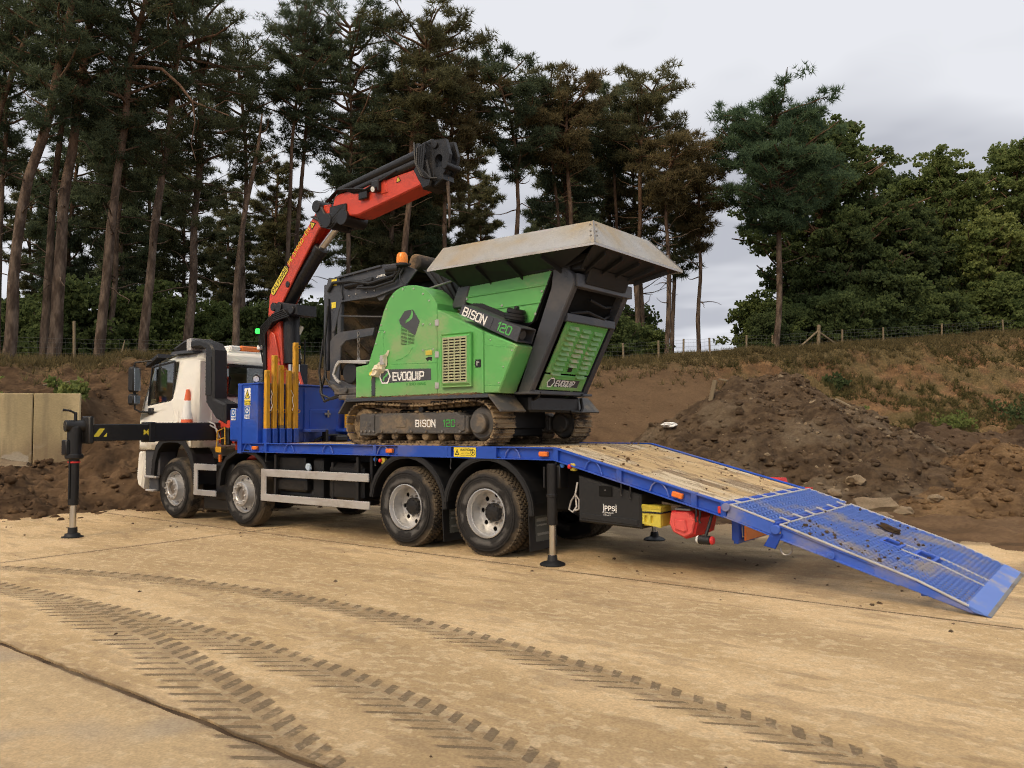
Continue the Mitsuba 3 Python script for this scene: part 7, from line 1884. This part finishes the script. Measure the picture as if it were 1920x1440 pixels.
# the louvred panel lies on the leaning rear face of the frame
q0, q1 = np.array([0.41, 0, 1.97]), np.array([1.075, 0, 3.235])
ez_ = (q1 - q0) / np.linalg.norm(q1 - q0)
nx_ = np.cross(EY, ez_)
hz = lambda z: (z - 1.97) / ez_[2]
o_ = np.array([0.41, 0, 1.97]) - nx_ * 0.012
h0, h1, hm, hb0 = hz(2.22), hz(2.87), hz(2.20), hz(2.015)
RR3 = np.array([EY, ez_, nx_]).T      # panel x along y, panel y up the slope, panel z outwards
lp = put(N_ + 'louvre_panel', moved(cat([box(0.535, 1.49, h0, h1, -0.012, 0.012, 0.006)]), o_, RR3), 'm_green', 30)
lv = []
for c in range(3):
    for r_ in range(10):
        if c == 1 and r_ > 7:
            continue
        x0, yy = 0.625 + 0.285 * c, h1 - 0.10 - 0.068 * r_ - (0.012 * c)
        w = 0.20
        m = tm([[x0, yy, 0.011], [x0 + w, yy, 0.011], [x0 + w, yy - 0.042, 0.011], [x0, yy - 0.042, 0.011], [x0 + 0.010, yy - 0.038, 0.048], [x0 + w - 0.010, yy - 0.038, 0.048]], [[0, 4, 5], [0, 5, 1], [0, 3, 4], [1, 5, 2], [4, 3, 2], [4, 2, 5]])
        put(lp + '__louvre', moved(m, o_, RR3), 'm_green_dusty', False)
put(lp + '__hinge', moved([box(x, x + 0.06, h1 - 0.03, h1 + 0.025, 0.010, 0.022, 0.004) for x in (0.66, 0.98, 1.32)], o_, RR3), 'm_guard', 30)
put(lp + '__latch', moved(cat([box(0.96, 1.05, h0 + 0.035, h0 + 0.125, 0.010, 0.022, 0.006), box(0.995, 1.01, h0 + 0.055, h0 + 0.10, 0.020, 0.032, 0.003)]), o_, RR3), 'm_plastic', 30)
np_ = put(N_ + 'name_panel', moved(box(0.535, 1.49, hb0, hm, -0.012, 0.011, 0.006), o_, RR3), 'm_green', 30)
hx = Polygon([(0, 0.06), (0.055, 0.125), (0.13, 0.125), (0.17, 0.06), (0.115, -0.005), (0.04, -0.005)])
put(np_ + '__badge', moved(lay(extr(hx, 0.002), (0.625, hb0 + 0.045, 0.011), (1, 0, 0), (0, 1, 0)), o_, RR3), 'm_grey_logo', False)
put(np_ + '__badge', moved(lay(extr(hx.difference(hx.buffer(-0.016)), 0.003), (0.625, hb0 + 0.045, 0.011), (1, 0, 0), (0, 1, 0)), o_, RR3), 'm_white_flat', False)
put(np_ + '__name_band', moved(lay(extr(shapely.box(0.16, 0.005, 0.72, 0.105), 0.001), (0.625, hb0 + 0.045, 0.011), (1, 0, 0), (0, 1, 0)), o_, RR3), 'm_grey_logo', False)
put(np_ + '__lettering', moved(lay(extr(strokes('EVOQUIP', 0.072, 1.15, 1.55, 8), 0.002), (0.82, hb0 + 0.062, 0.012), (1, 0, 0), (0, 1, 0)), o_, RR3), 'm_white_flat', False)
put(N_ + 'feed_back', moved(box(0.46, 1.56, 0.0, hz(3.2), -0.30, -0.10, 0.01), o_, RR3), 'm_dark', 30)
put(N_ + 'feed_hose', [tube([(0.85, 0.6, 2.93), (0.92, 0.9, 2.97), (0.90, 1.3, 2.92), (0.85, 1.55, 3.0)], 0.02, 8), tube([(0.9, 1.5, 3.1), (0.98, 1.2, 3.05), (0.95, 0.9, 3.12)], 0.018, 8)], 'm_plastic', 40)

# hopper: four galvanised flaring sides, grey ribs under them
Hb, Ht = 3.60, 3.965
lo_, hi_ = (-0.965, 1.585, 0.0, 2.20), (-1.06, 1.31, 0.42, 1.78)
BL = [(lo_[0], lo_[2]), (lo_[1], lo_[2]), (lo_[1], lo_[3]), (lo_[0], lo_[3])]
TL = [(hi_[0], hi_[2]), (hi_[1], hi_[2]), (hi_[1], hi_[3]), (hi_[0], hi_[3])]


def plate(a, b, c, d, th=0.012):
    """A sheet with the four corners a b c d and the thickness th, inwards."""
    q = np.array([a, b, c, d], float)
    n = np.cross(q[1] - q[0], q[3] - q[0])
    n /= np.linalg.norm(n)
    v = np.vstack([q, q - n * th])
    return tm(v, [[0, 1, 2], [0, 2, 3], [6, 5, 4], [7, 6, 4], [0, 4, 5], [0, 5, 1], [1, 5, 6], [1, 6, 2], [2, 6, 7], [2, 7, 3], [3, 7, 4], [3, 4, 0]])


ho = free(N_ + 'hopper')
labels[ho] = {'label': 'pale galvanised hopper sides with rusty dust streaks'}
for k in (0, 1, 2):
    j = (k + 1) % 4
    put(ho + '__side', plate((*BL[k], Hb), (*BL[j], Hb), (*TL[j], Ht), (*TL[k], Ht)), 'm_hopper', False)
    lip = 0.028
    put(ho + '__lip', plate((BL[k][0], BL[k][1], Hb - lip), (BL[j][0], BL[j][1], Hb - lip), (*BL[j], Hb - 0.0015), (*BL[k], Hb - 0.0015), 0.010), 'm_guard', False)
for k in (1, 2):
    put(ho + '__corner_strip', cat([beam((*BL[k], Hb), (*TL[k], Ht), 0.016, 0.012)] + [cyl(np.array([*BL[k], Hb]) * (1 - q) + np.array([*TL[k], Ht]) * q + np.array([s_ * 0.05 * (s_ < 0), s_ * 0.05 * (s_ > 0), 0]) * 1.0, np.array([*BL[k], Hb]) * (1 - q) + np.array([*TL[k], Ht]) * q + np.array([s_ * 0.05 * (s_ < 0), s_ * 0.05 * (s_ > 0), 0]) + np.array([0.008, -0.008, 0.012]), 0.014, 8) for q in (0.3, 0.5, 0.82) for s_ in (-1, 1)]), 'm_steel', 30)
put(ho + '__inner', [plate((hi_[0], hi_[2] + 0.02, Ht - 0.02), (hi_[1] - 0.02, hi_[2] + 0.02, Ht - 0.02), (0.75, 0.62, 3.5), (-0.6, 0.62, 3.5)), plate((hi_[0], hi_[3] - 0.02, Ht - 0.02), (hi_[1] - 0.02, hi_[3] - 0.02, Ht - 0.02), (0.75, 1.55, 3.5), (-0.6, 1.55, 3.5)), plate((hi_[1] - 0.02, hi_[2] + 0.02, Ht - 0.02), (hi_[1] - 0.02, hi_[3] - 0.02, Ht - 0.02), (0.75, 1.55, 3.5), (0.75, 0.62, 3.5))], 'm_grey', False)
# load of soil in the hopper
n_ = 40
X, Y = np.meshgrid(np.linspace(-1.0, 1.2, n_), np.linspace(0.45, 1.75, n_), indexing='ij')
Z = 3.80 + 0.30 * np.exp(-((X + 0.35) / 0.55) ** 2 - ((Y - 1.05) / 0.6) ** 2) + 0.10 * (meshkit.fbm(np.stack([X * 3, Y * 3, 0 * X], -1), 4, 3) - 0.5)
i, j = np.meshgrid(np.arange(n_ - 1), np.arange(n_ - 1), indexing='ij')
a = (i * n_ + j).ravel()
hs_ = thing('hopper_load', 'mound of tan soil left in the hopper of the crusher', 'soil')
put(hs_, tm(np.stack([X, Y, Z], -1).reshape(-1, 3), np.vstack([np.c_[a, a + n_, a + n_ + 1], np.c_[a, a + n_ + 1, a + 1]])), 'm_heap_red', True)
# underside of the flared rim: shelf and ribs
put(N_ + 'hopper_ribs', cat([pxz(Polygon([(-0.95, 3.575), (1.55, 3.575), (1.25, 3.50), (0.95, 3.44), (-0.6, 3.44)]), 0.34 + 0.0, 0.36)] +
                           [plate((-0.93, 0.03, 3.59), (-0.62, 0.40, 3.36), (0.82, 0.40, 3.42), (1.53, 0.03, 3.59)), plate((1.55, 0.04, 3.59), (1.12, 0.42, 3.42), (1.12, 1.70, 3.42), (1.55, 2.17, 3.59)), plate((-0.93, 2.17, 3.59), (1.53, 2.17, 3.59), (0.82, 1.65, 3.42), (-0.62, 1.65, 3.36))] +
                           [beam((x, 0.08, 3.56), (x + (0.10 if x > 0.5 else 0), 0.40, 3.40), 0.02, 0.07, 0.004) for x in (-0.7, -0.2, 0.3, 0.8)] +
                           [beam((1.50, y, 3.55), (1.12, 1.05 + (y - 1.05) * 0.75, 3.41), 0.02, 0.07, 0.004) for y in (0.35, 0.75, 1.15, 1.55, 1.9)] +
                           [box(0.86, 1.16, 0.42, 1.68, 3.40, 3.52, 0.02), bev_xz([(0.80, 3.30), (0.86, 3.44), (1.20, 3.44), (1.12, 3.26)], 0.56, 1.50, 0.02), box(0.92, 1.0, 0.36, 0.48, 3.30, 3.52, 0.02)]), 'm_dark_grey', False)
# front wing of the hopper: ribbed grey plates over the flywheel, a hinge rod, bellows
put(N_ + 'hopper_wing', [bev_xz([(-1.52, 3.74), (-0.95, 3.60), (-0.60, 3.56), (-0.78, 3.30), (-0.88, 3.13), (-0.98, 3.22)], 0.50, 0.54, 0.006)] + [beam((-1.42 + 0.17 * k, 0.48, 3.70 - 0.045 * k), (-1.00 + 0.065 * k, 0.48, 3.24 + 0.01 * k), 0.05, 0.02, 0.004, (0, 1, 0)) for k in range(5)] + [bev_xz([(-1.52, 3.74), (-0.95, 3.60), (-0.88, 3.13)], 1.55, 1.6, 0.006)], 'm_dark_grey', 30)
put(N_ + 'hinge_rod', cyl((-1.24, 0.32, 3.42), (-0.50, 0.36, 3.535), 0.014, 10), 'm_steel', 40)
put(N_ + 'hinge_rod', cyl((-0.72, 0.30, 3.43), (-0.49, 0.38, 3.53), 0.02, 10), 'm_black', 40)
put(N_ + 'tail_drum', cat([cyl((-1.80, 0.62, 3.90), (-1.80, 1.60, 3.90), 0.12, 28, 0.02)]), 'm_belt', 40)

# folded conveyor at the front
cv = free(N_ + 'conveyor')
labels[cv] = {'label': 'dark grey product conveyor folded up at the front of the crusher'}
V_ = cv + '__'
for y in (0.48, 1.72):
    put(V_ + 'post', cat([beam((-3.50, y, 2.42), (-3.50, y, 3.74), 0.09, 0.10, 0.01, (1, 0, 0)), beam((-3.36, y, 2.45), (-3.36, y, 3.74), 0.06, 0.06, 0.01, (1, 0, 0)), beam((-3.22, y, 2.86), (-3.18, y, 3.72), 0.07, 0.08, 0.01, (1, 0, 0)), bev_xz([(-3.56, 3.55), (-3.44, 3.84), (-3.20, 3.80), (-3.12, 3.50), (-3.20, 3.30), (-3.30, 3.0), (-3.36, 3.0), (-3.40, 3.5)], y - 0.045, y - 0.02, 0.006)]), 'm_grey', 30)
    put(V_ + 'arm', cat([bev_xz([(-3.44, 3.80), (-3.20, 3.845), (-2.30, 3.90), (-1.92, 3.88), (-1.60, 3.74), (-1.80, 3.56), (-2.22, 3.45), (-2.28, 3.385), (-2.36, 3.385), (-2.42, 3.45), (-3.12, 3.44)], y - 0.012, y + 0.012, 0.004), bev_xz([(-3.15, 3.435), (-3.15, 3.46), (-2.40, 3.47), (-1.78, 3.575), (-1.78, 3.55), (-2.40, 3.44)], y - 0.05, y - 0.0121, 0.003), bev_xz([(-3.3, 3.80), (-3.3, 3.83), (-2.30, 3.895), (-2.3, 3.865)], y - 0.05, y - 0.0121, 0.003)]), 'm_grey', 30)
    put(V_ + 'support', cat([bev_xz([(-3.38, 2.24), (-3.38, 2.86), (-3.30, 2.93), (-3.16, 2.985), (-2.40, 2.995), (-2.44, 2.885), (-3.02, 2.845), (-3.14, 2.76), (-3.17, 2.24)], y - 0.06, y - 0.03, 0.006), bev_xz([(-3.40, 2.22), (-3.40, 2.26), (-3.12, 2.26), (-3.12, 2.22)], y - 0.07, y + 0.05, 0.004)]), 'm_grey', 30)
put(V_ + 'belt', cat([box(-3.28, -3.26, 0.55, 1.65, 2.35, 3.75, 0.004)] + [beam((-3.25, 1.10, z), (-3.25, 1.10 + s_ * 0.48, z + 0.32), 0.02, 0.022, 0.004, (1, 0, 0)) for z in (2.4, 2.72, 3.04, 3.36) for s_ in (-1, 1)]), 'm_belt', 30)
put(V_ + 'belt', cat([box(-3.2, -1.95, 0.52, 1.68, 3.86, 3.875, 0.004), box(-3.2, -1.95, 0.52, 1.68, 3.46, 3.475, 0.004)]), 'm_belt', 30)
put(V_ + 'cross_bar', [cyl((-3.32, 0.44, 3.20), (-3.32, 1.76, 3.20), 0.03, 12), box(-3.56, -3.46, 0.48, 1.72, 2.44, 2.54, 0.01), box(-3.56, -3.46, 0.48, 1.72, 3.6, 3.70, 0.01), cyl((-3.12, 0.42, 3.22), (-2.1, 0.5, 3.13), 0.012, 8)], 'm_grey', 30)
put(V_ + 'drum', cyl((-2.86, 0.36, 2.36), (-2.86, 1.80, 2.36), 0.165, 28, 0.015), 'm_black', 40)
put(V_ + 'drum_guard', [bev_xz([(-3.19, 2.34), (-3.12, 2.49), (-3.06, 2.545), (-2.45, 2.50), (-2.45, 2.465), (-3.02, 2.505), (-3.09, 2.45), (-3.15, 2.33)], 0.30, 0.34, 0.004), bev_xz([(-3.19, 2.34), (-3.12, 2.25), (-3.04, 2.20), (-3.02, 2.23), (-3.10, 2.28), (-3.15, 2.34)], 0.30, 0.34, 0.004), bev_xz([(-3.06, 2.53), (-3.05, 2.55), (-2.40, 2.52), (-2.40, 2.5)], 0.34, 1.75, 0.003)], 'm_guard', 30)
put(V_ + 'belt_tail', [beam((-2.86, 1.08, 2.50), (-2.1, 1.08, 2.30), 1.2, 0.04, 0.01), beam((-2.86, 1.08, 2.20), (-2.1, 1.08, 2.05), 1.2, 0.04, 0.01), beam((-3.20, 0.40, 2.20), (-2.38, 0.40, 1.98), 0.05, 0.16), beam((-3.35, 0.40, 2.22), (-2.9, 0.40, 2.05), 0.06, 0.10)], 'm_grey', 30)
lk = []
for k in range(9):
    z = 2.93 - 0.046 * k
    R_k = rotz(0.3 + (math.pi / 2) * (k % 2))
    q = np.array([(0.016 * math.cos(a), 0.0, 0.030 * math.sin(a)) for a in np.linspace(0, 2 * np.pi, 13)]) @ R_k.T + [-2.74, 0.42, z]
    lk.append(tube(q, 0.0065, 6, False))
put(V_ + 'chain', lk, 'm_steel', 40)
put(V_ + 'chain_shackle', bev_xz([(-2.80, 2.47), (-2.76, 2.57), (-2.71, 2.57), (-2.67, 2.47)], 0.41, 0.43, 0.004), 'm_steel', 30)
put(V_ + 'ram', cat([cyl((-3.05, 0.44, 3.66), (-2.45, 0.44, 3.69), 0.045, 16), cyl((-2.45, 0.44, 3.69), (-2.2, 0.44, 3.70), 0.022, 12), cyl((-2.75, 0.415, 3.62), (-2.62, 0.415, 3.63), 0.022, 12)]), 'm_black', 40)
put(V_ + 'name_plate', lay(extr(strokes('EVOQUIP', 0.045, 1.1, 1.5), 0.002), (-2.16, 0.466, 3.765), (-1, 0, -0.08), (0.08, 0, -1)), 'm_white_flat', False, label='small upside down maker name on the folded conveyor')
put(V_ + 'bolt', cat([cyl((x, 0.47, z), (x, 0.452, z), 0.013, 6) for x, z in ((-3.0, 3.52), (-2.85, 3.53), (-2.62, 3.53), (-2.45, 3.54), (-2.6, 3.85), (-2.1, 3.84), (-3.1, 3.82), (-2.9, 3.83))]), 'm_guard', 30, kind='stuff', label='bolt heads on the conveyor arm')
put(V_ + 'hose', [tube([(-3.45, 0.40, 2.4), (-3.52, 0.36, 2.1), (-3.40, 0.34, 1.95), (-3.15, 0.36, 2.02), (-3.0, 0.38, 2.12)], 0.022, 7), tube([(-3.48, 0.38, 2.9), (-3.55, 0.36, 2.4), (-3.45, 0.33, 2.05), (-3.25, 0.35, 1.98), (-2.9, 0.38, 2.05)], 0.018, 7), tube([(-3.4, 0.40, 3.4), (-3.47, 0.39, 2.8), (-3.42, 0.38, 2.3), (-3.2, 0.36, 2.1)], 0.018, 7), tube([(-3.42, 0.42, 3.62), (-3.30, 0.41, 3.74), (-2.9, 0.41, 3.72), (-2.5, 0.41, 3.64), (-2.0, 0.42, 3.70), (-1.85, 0.43, 3.84)], 0.026, 8), tube([(-2.75, 0.40, 3.60), (-2.4, 0.40, 3.57), (-2.0, 0.41, 3.62), (-1.9, 0.43, 3.75)], 0.020, 8)], 'm_plastic', 40)
put(V_ + 'coupling', [box(-3.20, -2.6, 0.34, 0.44, 2.03, 2.14, 0.02), cyl((-2.9, 0.34, 2.10), (-2.9, 0.30, 2.10), 0.04, 12), cyl((-3.25, 0.36, 2.18), (-3.1, 0.36, 2.10), 0.03, 10), box(-3.05, -2.5, 0.30, 0.5, 1.96, 2.03, 0.015)], 'm_steel_dusty', 30)
put(V_ + 'hazard_sign', [box(-3.36, -3.24, 0.43, 0.433, 3.70, 3.80, 0.001), box(-3.36, -3.26, 0.43, 0.433, 3.36, 3.45, 0.001)], 'm_yellow_flat', False)
bc = put(N_ + 'beacon', cat([cyl((-1.90, 0.40, 3.82), (-1.66, 0.40, 3.82), 0.02, 10), cyl((-1.78, 0.36, 3.80), (-1.78, 0.36, 3.84), 0.088, 24, 0.008), tube([(-1.75, 0.36, 3.78), (-1.80, 0.34, 3.68), (-1.76, 0.30, 3.60), (-1.52, 0.2, 3.44)], 0.014, 6), box(-2.20, -1.85, 0.40, 0.52, 3.72, 3.86, 0.03), cyl((-2.15, 0.42, 3.80), (-1.9, 0.42, 3.80), 0.05, 16)]), 'm_plastic', 40)
put(bc + '__lens', lathe([(0.080, 0.0), (0.082, 0.05), (0.076, 0.11), (0.055, 0.145), (0.0, 0.155)], (-1.78, 0.36, 3.84), (0, 0, 1), 28), 'm_amber_lens', 40)

# rag tied over the filler
rg = thing('rag', 'crumpled cream and yellow cloth hanging on the green crusher over the filler', 'cloth')
n_ = 56
U, W_2 = np.meshgrid(np.linspace(0, 1, n_), np.linspace(0, 1, n_), indexing='ij')
A_, B_2 = np.array([-1.73, 2.45]), np.array([-2.06, 2.245])
wid = 0.10 + 0.05 * np.sin(5 * U + 0.6) + 0.02 * np.cos(11 * U)
cx = A_[0] + (B_2[0] - A_[0]) * U + (W_2 - 0.5) * wid * 0.55
czz = A_[1] + (B_2[1] - A_[1]) * U + (W_2 - 0.5) * wid * 1.7
q = np.stack([cx * 9, czz * 9, 0 * cx], -1)
fold = 0.5 - np.abs(meshkit.noise(q * 1.3 + 3, 4) - 0.5) + 0.6 * (0.5 - np.abs(meshkit.noise(q * 3.1 + 8, 6) - 0.5)) + 0.3 * (0.5 - np.abs(meshkit.noise(q * 7 + 1, 9) - 0.5))
rim = np.minimum(np.minimum(U, 1 - U), np.minimum(W_2, 1 - W_2))
yy = YN - 0.004 - 0.105 * fold * np.clip(rim * 7, 0.1, 1)
cx = cx + 0.05 * (meshkit.noise(q * 2.2 + 20, 3) - 0.5)
czz = czz + 0.07 * (meshkit.noise(q * 2.2 + 40, 3) - 0.5)
V2 = np.stack([cx, yy, czz], -1)
cut_ = int(n_ * 0.68)
for a0, a1, mt in ((0, cut_ + 1, 'm_rag'), (cut_, n_, 'm_rag_yellow')):
    sub_ = V2[a0:a1]
    m_, k2 = sub_.shape[:2]
    i, j = np.meshgrid(np.arange(m_ - 1), np.arange(k2 - 1), indexing='ij')
    a = (i * k2 + j).ravel()
    put(rg + '__fold', tm(sub_.reshape(-1, 3), np.vstack([np.c_[a, a + k2, a + k2 + 1], np.c_[a, a + k2 + 1, a + 1]])), mt, 50)
